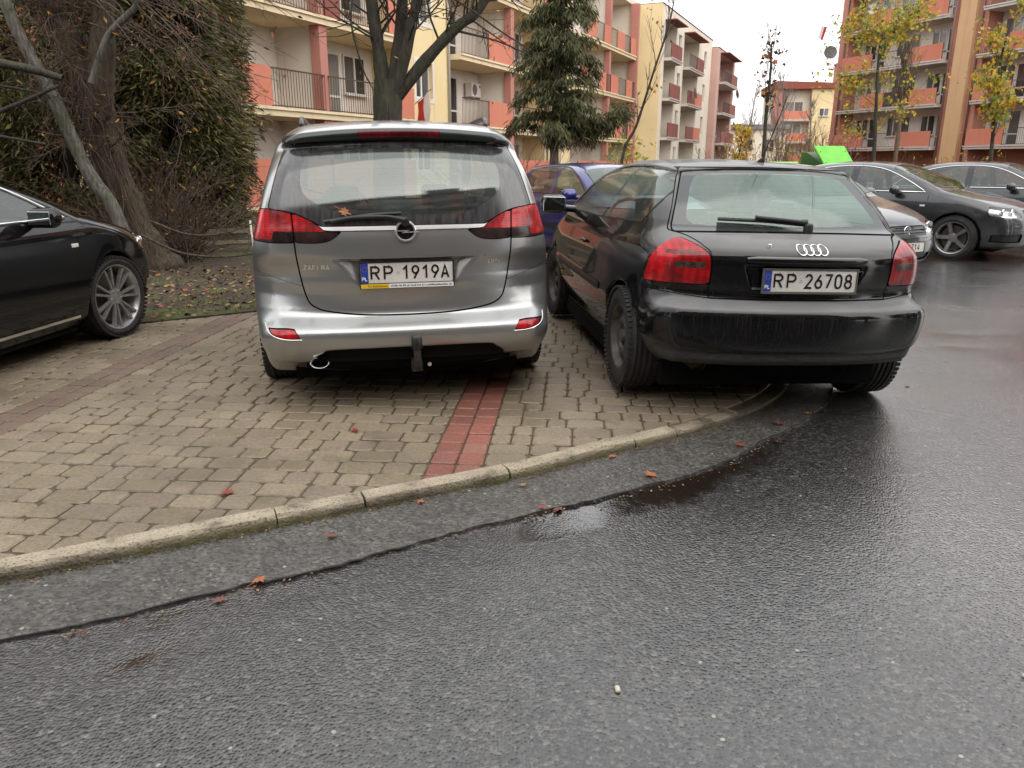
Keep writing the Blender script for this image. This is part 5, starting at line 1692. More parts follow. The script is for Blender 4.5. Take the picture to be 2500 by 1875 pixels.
def build_ground():
    soilm = mottled('far_ground', (0.035, 0.03, 0.018), (0.07, 0.07, 0.03), 0.8, 0.95)
    me = MB(); me.add([(-900, -900, -0.10), (900, -900, -0.10), (900, 900, -0.10), (-900, 900, -0.10)], [(0, 1, 2, 3)])
    tag(me.obj('ground', soilm), kind='structure')
    # ---- road: near part is a fine grid carrying the wetness, the rest a sheet
    road_m = mat_asphalt('wet_asphalt', (0.012, 0.0115, 0.011), (0.040, 0.038, 0.036), (0.24, 0.46))
    x0, x1, y0, y1, st = -4.2, 5.8, 0.2, 9.2, 0.05
    xs = np.arange(x0, x1 + 1e-6, st); ys = np.arange(y0, y1 + 1e-6, st)
    X, Y = np.meshgrid(xs, ys, indexing='ij')
    dC = line_d(CRACK[::3], X, Y)
    kp = np.vstack([KERB, [(-34, 9.85)]])
    side = poly_sd(np.vstack([CRACK, [(2.7, 40)], [(-34, 40)]]), X, Y)      # >0 on the road side of the crack
    nz = np.vectorize(lambda a, b: hnoise(a, b, 1.3, 3.1) + 0.5 * hnoise(a, b, 3.1, 9.0))(X, Y)
    nz2 = np.vectorize(lambda a, b: hnoise(a, b, 0.6, 21.0))(X, Y)
    # water stands in a shallow channel along the joint
    w = np.where(side > -0.03, np.exp(-((side - 0.06) / (0.10 + 0.10 * np.clip(nz + 0.4, 0, 1))) ** 2), 0)
    amp = 0.38 + 0.5 * np.exp(-((X - 0.75) / 0.75) ** 2) + 0.35 * np.exp(-((X + 0.9) / 0.5) ** 2)
    w = w * amp + 0.25 * nz * (w > 0.05)
    w += 1.1 * np.exp(-(((X - 0.20) / 0.17) ** 2 + ((Y - 2.90 - 0.55 * (X - 0.20)) / 0.10) ** 2))       # bright puddle
    w += 0.8 * np.exp(-(((X + 1.12) / 0.16) ** 2 + ((Y - 2.02 - 0.7 * (X + 1.12)) / 0.09) ** 2))
    w += 0.85 * np.exp(-(((X - 4.15) / 0.5) ** 2 + ((Y - 6.6) / 0.12) ** 2)) * (0.6 + nz) + 0.5 * np.exp(-(((X - 3.6) / 0.3) ** 2 + ((Y - 6.1) / 0.10) ** 2)) * (0.7 + nz)
    w += 0.30 * np.clip(nz2 - 0.25, 0, 1)
    w = np.clip(w, 0, 1)
    # smoother, fuller film of water out on the open road
    fm = np.clip(sstep(0.9, 3.2, X + 0.25 * (Y - 3)) * (0.85 + 0.9 * nz2 + 0.35 * nz) + 0.25 * np.clip(nz2, 0, 1), 0, 1)
    Z = -0.045 + 0.004 * nz2 - 0.006 * w
    nxg, nyg = X.shape
    V = np.stack([X.ravel(), Y.ravel(), Z.ravel()], 1)
    ii = np.arange(nxg * nyg).reshape(nxg, nyg)
    F = np.stack([ii[:-1, :-1].ravel(), ii[1:, :-1].ravel(), ii[1:, 1:].ravel(), ii[:-1, 1:].ravel()], 1)
    # border lowered to meet the outer sheet
    me = mesh_np('road', V, F)
    at = me.attributes.new('wet', 'FLOAT', 'POINT'); at.data.foreach_set('value', w.ravel().astype(np.float32))
    at = me.attributes.new('film', 'FLOAT', 'POINT'); at.data.foreach_set('value', fm.ravel().astype(np.float32))
    road = link('road', me, None, road_m); road['kind'] = 'structure'
    far_m = mat_asphalt('wet_asphalt_far', (0.012, 0.0115, 0.011), (0.040, 0.038, 0.036), (0.22, 0.42), wet=False, film_r=0.10, film_b=0.12)
    mb = MB()
    for a, b_, c, d in ((-60, -60, 70, y0 + 0.02), (-60, y0 + 0.02, x0 + 0.02, 4), (x1 - 0.02, y0 + 0.02, 70, y1 - 0.02), (0.4, y1 - 0.02, 70, 24.0)):
        mb.add([(a, b_, -0.052), (c, b_, -0.052), (c, d, -0.052), (a, d, -0.052)], [(0, 1, 2, 3)])
    mb.add([(-1.2, 9.85, -0.056), (0.42, 9.85, -0.056), (0.42, 24, -0.056), (-1.2, 24, -0.056)], [(0, 1, 2, 3)])
    tag(mb.obj('road_far', far_m), kind='structure'); bpy.data.objects['road_far'].name = 'parking_lot'
    # ---- older strip of asphalt between kerb and joint, broken edge
    rnd = random.Random(5)
    strip_m = mat_asphalt('old_asphalt', (0.030, 0.027, 0.024), (0.085, 0.077, 0.069), (0.42, 0.62), wet=False, agg=85, bumps=0.42, pale=1.25, film_w=(0.1, 0.35), film_r=0.4)
    outer = []
    for i, (x, y) in enumerate(CRACK[16:]):
        outer.append((x, y))
    fine = []
    for (a, b_) in zip(outer[:-1], outer[1:]):
        L = math.hypot(b_[0] - a[0], b_[1] - a[1]); k = max(1, int(L / 0.02)) if L < 1 else 1
        for j in range(k):
            f = j / k
            x, y = a[0] + (b_[0] - a[0]) * f, a[1] + (b_[1] - a[1]) * f
            jx = 0.022 * hnoise(x, y, 5, 2) + 0.012 * hnoise(x, y, 22, 4)
            fine.append((x - jx * 0.5, y + jx))
    kin = [tuple(p) for p in KERB if -14 < p[0]][::-1]
    kin = [p for p in kin if p[1] < 8.0]
    # top of the strip sits a few mm proud of the newer road, with a real edge
    poly = fine + [(p[0] - 0.0, p[1] - 0.0) for p in kin]
    sh = sheet('asphalt_strip', poly, -0.0395, strip_m)
    sd = MB()
    for a, b_ in zip(fine[:-1], fine[1:]):
        sd.add([(a[0], a[1], -0.0395), (b_[0], b_[1], -0.0395), (b_[0], b_[1], -0.07), (a[0], a[1], -0.07)], [(0, 1, 2, 3)])
    sd.obj('broken_edge', strip_m, sh)
    # dark open joint
    ck = MB()
    for i, (a, b_) in enumerate(zip(fine[:-1], fine[1:])):
        def wdt(q): return max(0.0004, 0.0035 + 0.008 * hnoise(q[0], q[1], 1.7, 7) + 0.006 * hnoise(q[0], q[1], 17, 8))
        def nrm(i_):
            p, q = fine[max(i_ - 1, 0)], fine[min(i_ + 1, len(fine) - 1)]
            dx, dy_ = q[0] - p[0], q[1] - p[1]; L = math.hypot(dx, dy_) or 1
            return (dy_ / L, -dx / L)
        n0, n1 = nrm(i), nrm(i + 1)
        w0, w1 = wdt(a), wdt(b_)
        ck.add([(a[0] - n0[0] * 0.002, a[1] - n0[1] * 0.002, -0.0375), (b_[0] - n1[0] * 0.002, b_[1] - n1[1] * 0.002, -0.0375), (b_[0] + n1[0] * w1, b_[1] + n1[1] * w1, -0.0385), (a[0] + n0[0] * w0, a[1] + n0[1] * w0, -0.0385)], [(0, 1, 2, 3)])
    ck.obj('open_joint', plain('crack_dark', (0.006, 0.006, 0.006), 0.7), sh)

    # ---- kerb stones
    km, n, l, p = newmat('kerb_concrete')
    g = n.new('ShaderNodeNewGeometry'); pos = g.outputs['Position']
    a1 = tex_noise(n, l, 6, 5, vec=pos); a2 = tex_noise(n, l, 90, 4, vec=pos); a3 = tex_noise(n, l, 2.3, 4, vec=pos)
    c = ramp(n, l, a1.outputs['Fac'], [(0.32, (0.13, 0.105, 0.075)), (0.46, (0.33, 0.275, 0.20)), (0.75, (0.45, 0.385, 0.285))])
    pit = ramp(n, l, a2.outputs['Fac'], [(0.32, 0.35), (0.46, 1.0)])
    col = mix(n, l, 1.0, c.outputs[0], pit.outputs[0], blend='MULTIPLY')
    sepz = n.new('ShaderNodeSeparateXYZ'); l.new(pos, sepz.inputs[0])
    lowm = n.new('ShaderNodeMapRange'); l.new(sepz.outputs['Z'], lowm.inputs[0])
    lowm.inputs[1].default_value = 0.004; lowm.inputs[2].default_value = -0.028; lowm.inputs[3].default_value = 0.0; lowm.inputs[4].default_value = 0.85
    mo = ramp(n, l, a3.outputs['Fac'], [(0.45, (0.045, 0.035, 0.022)), (0.62, (0.085, 0.085, 0.02))])
    col = mix(n, l, lowm.outputs[0], col, mo.outputs[0])
    l.new(col, p.inputs['Base Color']); setp(p, rough=0.7)
    bump(n, l, p, a2.outputs['Fac'], 0.9, 0.010)
    kerb = empty('kerb'); kerb['kind'] = 'structure'
    seg = np.diff(KERB, axis=0); s = np.concatenate([[0], np.cumsum(np.hypot(seg[:, 0], seg[:, 1]))])
    def kat(q): return np.array([np.interp(q, s, KERB[:, 0]), np.interp(q, s, KERB[:, 1])])
    sx = lambda x: float(np.interp(x, KERB[:-40, 0], s[:-40])) if x < 2.0 else None
    marks = [sx(x) for x in (-14, -13, -12, -11, -10, -9, -8, -7, -6, -5.2, -4.3, -3.4, -2.6, -1.85 - 0.35, -0.985, -0.655, -0.03, 0.62, 0.875, 1.30)]
    while marks[-1] < s[-1] - 0.9: marks.append(marks[-1] + rnd.uniform(0.6, 0.9))
    for q0, q1 in zip(marks[:-1], marks[1:]):
        gap = 0.006 if rnd.random() < 0.6 else 0.014
        k = max(3, int((q1 - q0) / 0.035))
        if q0 < sx(-3.2): k = 4
        zoff = rnd.uniform(-0.003, 0.004) - (0.012 if q0 > sx(0.87) else 0) - (0.02 if q0 > sx(1.29) else 0); lat = rnd.uniform(-0.004, 0.004)
        rings = []
        for j in range(k + 1):
            q = q0 + gap / 2 + (q1 - q0 - gap) * j / k
            c0 = kat(q); t = kat(q + 0.02) - kat(q - 0.02); t /= np.hypot(*t); nn = np.array([t[1], -t[0]])   # towards the road
            endf = min(j, k - j)
            chip = (0.010 if endf == 0 else 0.003 if endf == 1 else 0) * rnd.uniform(0.3, 1.4) + max(0, 0.020 * hnoise(c0[0], c0[1], 9, 5)) + max(0, 0.010 * hnoise(c0[0], c0[1], 30, 6))
            r = []
            for off, z in ((-0.040, -0.06), (-0.040, 0.004), (-0.037, 0.006), (0.0, 0.0065), (0.043 - chip, 0.006 - chip * 0.25), (0.048 - chip, 0.003 - chip * 0.6), (0.051 - chip * 0.4, -0.012), (0.053, -0.06)):
                wob = 0.003 * hnoise(c0[0] * 3, c0[1] * 3 + z * 50, 7, 11)
                r.append((*(c0 + nn * (off + lat + wob)), z + zoff + wob * 0.6))
            rings.append(r)
        vs = [v for r in rings for v in r]; m_ = len(rings[0]); fs = []
        for i in range(k):
            for j in range(m_ - 1): fs.append((i * m_ + j, i * m_ + j + 1, (i + 1) * m_ + j + 1, (i + 1) * m_ + j))
        fs.append(tuple(range(m_))); fs.append(tuple(k * m_ + j for j in range(m_ - 1, -1, -1)))
        mb = MB(); mb.add(vs, fs); mb.obj('kerbstone', km, kerb, smooth=True, angle=16)

    # moss and grit tufts in the gutter
    ms = MB(); rm = random.Random(8)
    for _ in range(900):
        q = rm.uniform(sx(-2.4), sx(1.25)); c0 = kat(q); t = kat(q + 0.02) - kat(q - 0.02); t /= np.hypot(*t); nn = np.array([t[1], -t[0]])
        if hnoise(c0[0], c0[1], 3.0, 31) < 0.0: continue
        c1 = c0 + nn * (0.057 + abs(rm.gauss(0, 0.012)))
        h = rm.uniform(0.003, 0.010); a = rm.uniform(0, 6.28); r_ = rm.uniform(0.002, 0.006)
        ms.add([(c1[0] + r_ * math.cos(a), c1[1] + r_ * math.sin(a), -0.036), (c1[0] + r_ * math.cos(a + 2.1), c1[1] + r_ * math.sin(a + 2.1), -0.036), (c1[0] + r_ * math.cos(a + 4.2), c1[1] + r_ * math.sin(a + 4.2), -0.036), (c1[0], c1[1], -0.034 + h)], [(0, 1, 3), (1, 2, 3), (2, 0, 3)])
    tag(ms.obj('moss', mottled('gutter_moss', (0.05, 0.045, 0.012), (0.12, 0.12, 0.02), 20, 0.9)), 'tufts of moss and dirt in the gutter below the kerb', 'moss', kind='stuff')

    # ---- paved bays
    jm = mottled('joint_sand', (0.055, 0.044, 0.026), (0.10, 0.083, 0.05), 14, 0.95, 0.003, 120)
    base = [tuple(p) for p in KERB if -14 < p[0] and p[1] < 9.4]
    bp = base + [p for p in SOIL[::-1] if -16 < p[0]]
    bp = [p for i, p in enumerate(bp)]
    pave = sheet('paving', bp, -0.010, jm)
    grey = mat_paver('grey_paver', [(0.205, 0.162, 0.106), (0.250, 0.202, 0.136), (0.228, 0.178, 0.128), (0.286, 0.230, 0.158), (0.216, 0.166, 0.126)])
    red = mat_paver('red_paver', [(0.245, 0.090, 0.066), (0.30, 0.112, 0.083), (0.27, 0.10, 0.078), (0.32, 0.145, 0.108)], moss=0.15)
    faded = mat_paver('worn_red_paver', [(0.165, 0.13, 0.095), (0.19, 0.115, 0.087), (0.185, 0.145, 0.11), (0.20, 0.12, 0.09)], moss=0.4)
    row = 0.143
    # band edges measured along the course direction
    P0 = np.array([-0.421, 3.221]); uR = P0 @ E1; PL = np.array([-2.93, 4.60]); uL = PL @ E1
    bands = [(uL - 0.0, uL + 0.262), (uR, uR + 0.262)]
    kpoly = np.array(bp)
    rnd = random.Random(11)
    stones = []      # (corner list world, red?)
    for r in range(5, 72):
        v0 = r * row
        u = -11.0 + rnd.uniform(0, 0.1)
        edges = sorted([e for b_ in bands for e in b_])
        while u < 3.2:
            nxt = [e for e in edges if e > u + 1e-6]
            lim = nxt[0] if nxt else 99
            inred = any(b_[0] - 1e-6 <= u < b_[1] - 1e-6 for b_ in bands)
            if inred: w_ = 0.131
            else: w_ = rnd.choice((0.108, 0.143, 0.143, 0.143, 0.212, 0.212))
            if u + w_ > lim - 0.06: w_ = lim - u
            if w_ > 0.27: w_ = w_ / 2
            stones.append((u, v0, w_, inred)); u += w_
    # keep what lies on the paving; clip stones cut by the kerb
    def clip_poly(poly, a, b_):
        out = []
        nx, ny = -(b_[1] - a[1]), b_[0] - a[0]
        d = [(q[0] - a[0]) * nx + (q[1] - a[1]) * ny for q in poly]
        for i in range(len(poly)):
            j = (i + 1) % len(poly)
            if d[i] >= 0: out.append(poly[i])
            if d[i] * d[j] < 0:
                f = d[i] / (d[i] - d[j]); out.append((poly[i][0] + (poly[j][0] - poly[i][0]) * f, poly[i][1] + (poly[j][1] - poly[i][1]) * f))
        return out
    kk = KERB
    cells = []
    cen = np.array([((u + w_ / 2) * E1 + (v + row / 2) * E2) for u, v, w_, _ in stones])
    sdv = poly_sd(kpoly, cen[:, 0], cen[:, 1])
    offk = 0.044
    for (u, v, w_, rd), c, sd_ in zip(stones, cen, sdv):
        if sd_ > 0.10 or c[0] < -5.5: continue
        g = rnd.uniform(0.003, 0.005)
        j = lambda a: rnd.uniform(-a, a)
        # outline: eight points, corners clipped and sides slightly bowed
        hw, hh = w_ / 2 - g, row / 2 - g
        ch = rnd.uniform(0.012, 0.024) if not rd else rnd.uniform(0.006, 0.012)
        ol = [(-hw + ch, -hh + j(.002)), (hw - ch, -hh + j(.002)), (hw + j(.002), -hh + ch), (hw + j(.002), hh - ch), (hw - ch, hh + j(.002)), (-hw + ch, hh + j(.002)), (-hw + j(.002), hh - ch), (-hw + j(.002), -hh + ch)]
        wave = 0.006 * math.sin(u * 9.0 + v * 3.0) if not rd else 0
        W2 = [tuple(((u + w_ / 2) + a) * E1 + ((v + row / 2) + b_ + wave) * E2) for a, b_ in ol]
        if sd_ > -0.14:
            i = int(np.argmin(np.hypot(kk[:, 0] - c[0], kk[:, 1] - c[1])))
            if np.hypot(kk[i, 0] - c[0], kk[i, 1] - c[1]) < 0.20:
                a, b_ = kk[max(i - 1, 0)], kk[min(i + 1, len(kk) - 1)]
                t = (b_ - a) / np.hypot(*(b_ - a)); nn = np.array([-t[1], t[0]])
                W2 = clip_poly(W2, a + nn * offk, b_ + nn * offk)
            elif sd_ > 0.03: continue
        if len(W2) < 3: continue
        A = 0.5 * abs(sum(W2[i][0] * W2[(i + 1) % len(W2)][1] - W2[(i + 1) % len(W2)][0] * W2[i][1] for i in range(len(W2))))
        if A < 0.0008: continue
        cells.append((W2, rd, c, A))
    def in_frame(c):
        zc = -CAM_H; dep = c[1] * math.cos(R(16.1)) - zc * math.sin(R(16.1)); up = c[1] * math.sin(R(16.1)) + zc * math.cos(R(16.1))
        x = 1250 + 1878 * c[0] / dep; y = 937.5 - 1878 * up / dep
        return -40 < x < 2540 and -40 < y < 1900, dep
    scored = []
    for cdat in cells:
        ok, dep = in_frame(cdat[2])
        scored.append((cdat[3] / dep ** 3 if ok else 0, cdat))
    scored.sort(key=lambda q: -q[0])
    def stone_geo(W2, dz, tilt):
        c = np.mean(W2, axis=0)
        n_ = len(W2); vs = []
        def ringz(shr, z):
            for q in W2:
                d = np.array(q) - c; L = np.hypot(*d)
                f = max(0.2, 1 - shr / L)
                x, y = c + d * f
                vs.append((x, y, z + dz + tilt[0] * d[0] + tilt[1] * d[1]))
        ringz(0.0, -0.02); ringz(0.0, -0.006); ringz(0.008, 0.0)
        fs = []
        for k in range(2):
            for i in range(n_):
                i2 = (i + 1) % n_; fs.append((k * n_ + i, k * n_ + i2, (k + 1) * n_ + i2, (k + 1) * n_ + i))
        fs.append(tuple(2 * n_ + i for i in range(n_)))
        return vs, fs
    bulk = MB()
    for i, (sc, (W2, rd, c, A)) in enumerate(scored):
        a0 = sum(W2[k][0] * W2[(k + 1) % len(W2)][1] - W2[(k + 1) % len(W2)][0] * W2[k][1] for k in range(len(W2)))
        if a0 < 0: W2 = W2[::-1]
        dz = rnd.uniform(-0.0025, 0.0025) + 0.004 * hnoise(c[0], c[1], 0.8, 17)
        vs, fs = stone_geo(W2, dz, (rnd.uniform(-.005, .005), rnd.uniform(-.005, .005)))
        if i < 300:
            cc = np.array([c[0], c[1], 0.0])
            me = bpy.data.meshes.new('paver'); me.from_pydata([tuple(np.array(v) - cc) for v in vs], [], fs); me.update()
            me.polygons.foreach_set('use_smooth', np.ones(len(fs), dtype=bool)); me.set_sharp_from_angle(angle=R(25))
            o = link('paver', me, pave, (red if c[0] > -1.5 else faded) if rd else grey); o.location = cc
        else:
            bulk.add(vs, fs, (1 if c[0] > -1.5 else 2) if rd else 0)
    bo = bulk.obj('far_pavers', [grey, red, faded], pave, smooth=True, angle=25)
    bo['kind'] = 'stuff'
    return kat, s


def build_soil():
    """planted strip behind the bays and the lawn up to the flats"""
    m, n, l, p = newmat('leafy_soil')
    g = n.new('ShaderNodeNewGeometry'); pos = g.outputs['Position']
    a = tex_noise(n, l, 2.0, 6, vec=pos); b_ = tex_noise(n, l, 26, 5, vec=pos); d = tex_noise(n, l, 0.5, 4, vec=pos)
    c1 = ramp(n, l, b_.outputs['Fac'], [(0.3, (0.022, 0.015, 0.009)), (0.6, (0.06, 0.042, 0.026)), (0.8, (0.11, 0.08, 0.05))])
    c2 = ramp(n, l, b_.outputs['Fac'], [(0.3, (0.035, 0.045, 0.010)), (0.7, (0.10, 0.12, 0.022))])
    f = ramp(n, l, math_n(n, l, 'ADD', math_n(n, l, 'MULTIPLY', a.outputs['Fac'], 0.6), math_n(n, l, 'MULTIPLY', d.outputs['Fac'], 0.5)), [(0.56, 0.0), (0.68, 0.8)])
    l.new(mix(n, l, f.outputs[0], c1.outputs[0], c2.outputs[0]), p.inputs['Base Color'])
    setp(p, rough=0.95); bump(n, l, p, b_.outputs['Fac'], 0.8, 0.03)
    poly = [(-16, -0.4)] + [q for q in SOIL if q[0] > -16] + [(-1.2, 9.75), (-1.2, 24), (4, 26), (16, 46), (28, 80), (10, 130), (-60, 130), (-60, -25)]
    poly = [(-16, -0.4)] + [q for q in SOIL if -16 < q[0] < 0.5] + [(-1.0, 9.7), (-1.2, 24), (4, 26), (16, 46), (28, 80), (10, 130), (-60, 130), (-60, -24)]
    sheet('planted_ground', [(x + (0.05 if 0 < i < 9 else 0), y - (0.09 if 0 < i < 9 else 0) + (0.03 * hnoise(x, y, 2, 3) if 0 < i < 9 else 0)) for i, (x, y) in enumerate(poly)], 0.012, m, skirt=0.11)
    sheet('far_lawn', [(4.2, 24), (70, 24), (70, 160), (10.2, 130), (28.2, 80), (16.2, 46)], 0.02, m, skirt=0.11)
    # low edging of the planted strip: fallen needles and grass blades, dead leaves
    rnd = random.Random(4)
    gr, lf = MB(), MB()
    for _ in range(5200):
        x = rnd.uniform(-6.5, -0.2); yb = float(np.interp(x, [q[0] for q in SOIL], [q[1] for q in SOIL]))
        y = yb + abs(rnd.gauss(0.0, 1.9)) + 0.02
        if hnoise(x, y, 1.1, 40) < -0.05: continue
        h = rnd.uniform(0.03, 0.10); a_ = rnd.uniform(0, 6.28); w_ = rnd.uniform(0.002, 0.005); le = rnd.uniform(0, 0.05)
        dx, dy_ = math.cos(a_), math.sin(a_)
        gr.add([(x - dy_ * w_, y + dx * w_, 0.01), (x + dy_ * w_, y - dx * w_, 0.01), (x + dx * le, y + dy_ * le, h)], [(0, 1, 2)])
    tag(gr.obj('grass', mottled('grass_blades', (0.05, 0.065, 0.012), (0.17, 0.17, 0.035), 6, 0.7)), 'thin yellowish grass growing in the soil strip', 'grass', kind='stuff')
    for _ in range(2600):
        x = rnd.uniform(-6.0, 0.0); yb = float(np.interp(x, [q[0] for q in SOIL], [q[1] for q in SOIL]))
        y = yb + rnd.uniform(-0.10, 4.2) ** 1.0
        s_ = rnd.uniform(0.012, 0.034); a_ = rnd.uniform(0, 6.28); t1, t2 = rnd.uniform(-.5, .5), rnd.uniform(-.5, .5)
        pts = []
        for k in range(5):
            q = a_ + k * 1.2566; r_ = s_ * (1.0 if k % 2 == 0 else 0.7)
            px, py = r_ * math.cos(q), r_ * math.sin(q)
            pts.append((x + px, y + py, 0.026 + px * t1 + py * t2))
        lf.add(pts, [(0, 1, 2, 3, 4)], rnd.choice((0, 0, 0, 0, 0, 0, 1, 1, 1, 2, 3)))
    tag(lf.obj('leaf_litter', [plain('dead_leaf_brown', (0.10, 0.055, 0.03), 0.8), plain('dead_leaf_tan', (0.22, 0.14, 0.07), 0.8), plain('dead_leaf_yellow', (0.33, 0.24, 0.04), 0.8), plain('dead_leaf_red', (0.30, 0.06, 0.035), 0.8)]),
        'dead brown and yellow leaves littering the soil strip', 'leaves', kind='stuff')

# ------------------------------------------------------------------ apartment blocks
B = {}
def mat_render(name, c1, c2, streak=0.25):
    m, n, l, p = newmat(name)
    t = n.new('ShaderNodeTexCoord')
    a = tex_noise(n, l, 0.35, 5, vec=t.outputs['Object'])
    r = ramp(n, l, a.outputs['Fac'], [(0.3, c1), (0.7, c2)])
    # rain runs below sills and slabs
    s = tex_noise(n, l, 1.0, 4, vec=t.outputs['Object'], mapping=(2.6, 2.6, 0.12))
    sr = ramp(n, l, s.outputs['Fac'], [(0.56, 0.0), (0.74, streak)])
    col = mix(n, l, sr.outputs[0], r.outputs[0], tuple(x * 0.55 for x in c1))
    l.new(col, p.inputs['Base Color']); setp(p, rough=0.9)
    f = tex_noise(n, l, 18, 4, vec=t.outputs['Object']); bump(n, l, p, f.outputs['Fac'], 0.4, 0.02)
    return m

B['cream'] = mat_render('cream_render', (0.64, 0.57, 0.47), (0.72, 0.66, 0.56), 0.2)
B['white'] = mat_render('white_render', (0.62, 0.56, 0.50), (0.72, 0.67, 0.61), 0.2)
B['yellow'] = mat_render('yellow_render', (0.64, 0.50, 0.27), (0.72, 0.58, 0.34), 0.35)
B['slab'] = mat_render('slab_edge_yellow', (0.62, 0.50, 0.32), (0.70, 0.58, 0.40), 0.3)
B['slabw'] = mat_render('slab_edge_white', (0.48, 0.42, 0.38), (0.56, 0.50, 0.46), 0.35)
B['orange'] = mat_render('orange_panel', (0.47, 0.155, 0.10), (0.53, 0.19, 0.125), 0.2)
B['terra'] = mat_render('terracotta_render', (0.40, 0.16, 0.115), (0.48, 0.21, 0.15), 0.3)
B['tan'] = mat_render('tan_render', (0.50, 0.30, 0.16), (0.56, 0.36, 0.20), 0.3)
B['maroon'] = mat_render('maroon_panel', (0.17, 0.05, 0.04), (0.24, 0.075, 0.06), 0.3)
B['pink'] = mat_render('pink_render', (0.46, 0.29, 0.25), (0.54, 0.35, 0.30), 0.3)
B['pillar'] = mat_render('pillar_red', (0.38, 0.16, 0.13), (0.45, 0.20, 0.16), 0.2)
B['dusk'] = mat_render('weathered_brown_render', (0.10, 0.10, 0.098), (0.15, 0.148, 0.142), 0.3)
B['bars'] = plain('railing_brown', (0.055, 0.03, 0.025), 0.5)
B['frame'] = plain('window_frame_white', (0.62, 0.60, 0.57), 0.4)
B['roof'] = plain('roof_felt', (0.05, 0.045, 0.045), 0.9)
B['grille'] = plain('metal_rail', (0.16, 0.15, 0.14), 0.5, 0.4)

def mat_pane(name, c1, c2):
    m, n, l, p = newmat(name)
    oi = n.new('ShaderNodeObjectInfo')
    t = tex_noise(n, l, 1.0, 3, mapping=(5, 5, 0.8))
    f = math_n(n, l, 'ADD', math_n(n, l, 'MULTIPLY', oi.outputs['Random'], 0.6), math_n(n, l, 'MULTIPLY', t.outputs['Fac'], 0.4))
    r = ramp(n, l, f, [(0.25, c1), (0.75, c2)])
    l.new(r.outputs[0], p.inputs['Base Color']); setp(p, rough=0.06, spec=0.8)
    return m
B['pane'] = mat_pane('window_pane', (0.012, 0.014, 0.016), (0.10, 0.10, 0.10))
B['curtain'] = mat_pane('curtained_pane', (0.10, 0.10, 0.095), (0.30, 0.29, 0.27))


def wall_open(mb, x0, x1, z0, z1, y0, y1, opens, mi=0):
    """wall slab x0..x1, z0..z1 between depths y0 (outer) and y1 with rectangular openings (xa,xb,za,zb)"""
    xs = sorted({x0, x1, *[o[0] for o in opens], *[o[1] for o in opens]})
    for a, b in zip(xs[:-1], xs[1:]):
        col = sorted([(o[2], o[3]) for o in opens if o[0] <= a + 1e-6 and o[1] >= b - 1e-6])
        z = z0
        for za, zb in col:
            if za > z + 1e-6: mb.box((a, y0, z), (b, y1, za), mi)
            z = zb
        if z < z1 - 1e-6: mb.box((a, y0, z), (b, y1, z1), mi)


_wcache = {}
def add_window(bld, x, z, w, h, y, door=False, split=2, pane='pane', sill=True, flip=False):
    """window frame with panes, outer face at local depth y (facing -y)"""
    key = (round(w, 2), round(h, 2), door, split, sill)
    if key not in _wcache:
        mb = MB(); t = 0.06
        mb.box((0, 0, 0), (w, 0.07, t)); mb.box((0, 0, h - t), (w, 0.07, h)); mb.box((0, 0, t), (t, 0.07, h - t)); mb.box((w - t, 0, t), (w, 0.07, h - t))
        for k in range(1, split):
            xx = w * k / split if not door else w * k / split
            mb.box((xx - 0.045, 0.002, t), (xx + 0.045, 0.068, h - t))
        if door: mb.box((t, 0.004, h * 0.30), (w - t, 0.066, h * 0.30 + 0.08))
        if sill: mb.box((-0.06, -0.16, -0.05), (w + 0.06, 0.02, -0.002))
        _wcache[key] = (mb.mesh('window'), [])
        _wcache[key][0].materials.append(B['frame'])
        for k in range(split):
            pb = MB(); a = w * k / split + 0.05; b = w * (k + 1) / split - 0.05
            pb.add([(a, 0.04, 0.05), (b, 0.04, 0.05), (b, 0.04, h - 0.05), (a, 0.04, h - 0.05)], [(0, 1, 2, 3)])
            _wcache[key][1].append(pb.mesh('pane'))
    fm, pm = _wcache[key]
    f = bpy.data.objects.new('door' if door else 'window', fm); COL.objects.link(f); f.parent = bld; f.location = (x, y, z)
    for k, pme in enumerate(pm):
        if not pme.materials: pme.materials.append(B['pane'])
        o = bpy.data.objects.new('pane', pme); COL.objects.link(o); o.parent = f
        o.material_slots[0].link = 'OBJECT'
        o.material_slots[0].material = B[pane]
    return f


def railing_mb(x0, x1, z0, h, y, step=0.125, bar=0.0065, mi=0):
    mb = MB()
    mb.box((x0, y - 0.02, z0 + h - 0.04), (x1, y + 0.02, z0 + h))
    mb.box((x0, y - 0.015, z0 + 0.06), (x1, y + 0.015, z0 + 0.09))
    n = max(2, int((x1 - x0) / step))
    for k in range(n + 1):
        x = x0 + (x1 - x0) * k / n
        mb.box((x - bar, y - bar, z0 + 0.02), (x + bar, y + bar, z0 + h - 0.03))
    return mb


def add_balcony(bld, x0, x1, z, out, depth, fronts, slab='slab', thick=0.22, h=1.05, panel='orange', brown=0.0):
    """slab from local y=-out to depth; fronts: list of (kind, xa, xb) kind p=panel r=railing m=maroon panel"""
    mb = MB(); mb.box((x0, -out, z - thick), (x1, depth - 0.003, z))
    mb.box((x0 - 0.0, -out - 0.06, z - 0.05), (x1, -out, z + 0.03))
    s = mb.obj('balcony', B[slab], bld)
    y = -out + 0.05
    for kind, xa, xb in fronts:
        if kind == 'r':
            railing_mb(xa, xb, z, h, y).obj('railing', B['bars'], s)
        else:
            pb = MB(); pb.box((xa + 0.02, y - 0.03, z + 0.06), (xb - 0.02, y + 0.03, z + h + 0.01))
            pb.obj('panel', B[{'p': panel, 'm': 'maroon', 't': 'tan', 'g': 'bars'}[kind]], s)
            for xp in (xa, xb - 0.03):
                rb = MB(); rb.box((xp, y - 0.02, z), (xp + 0.03, y + 0.02, z + h)); rb.obj('post', B['bars'], s)
    return s


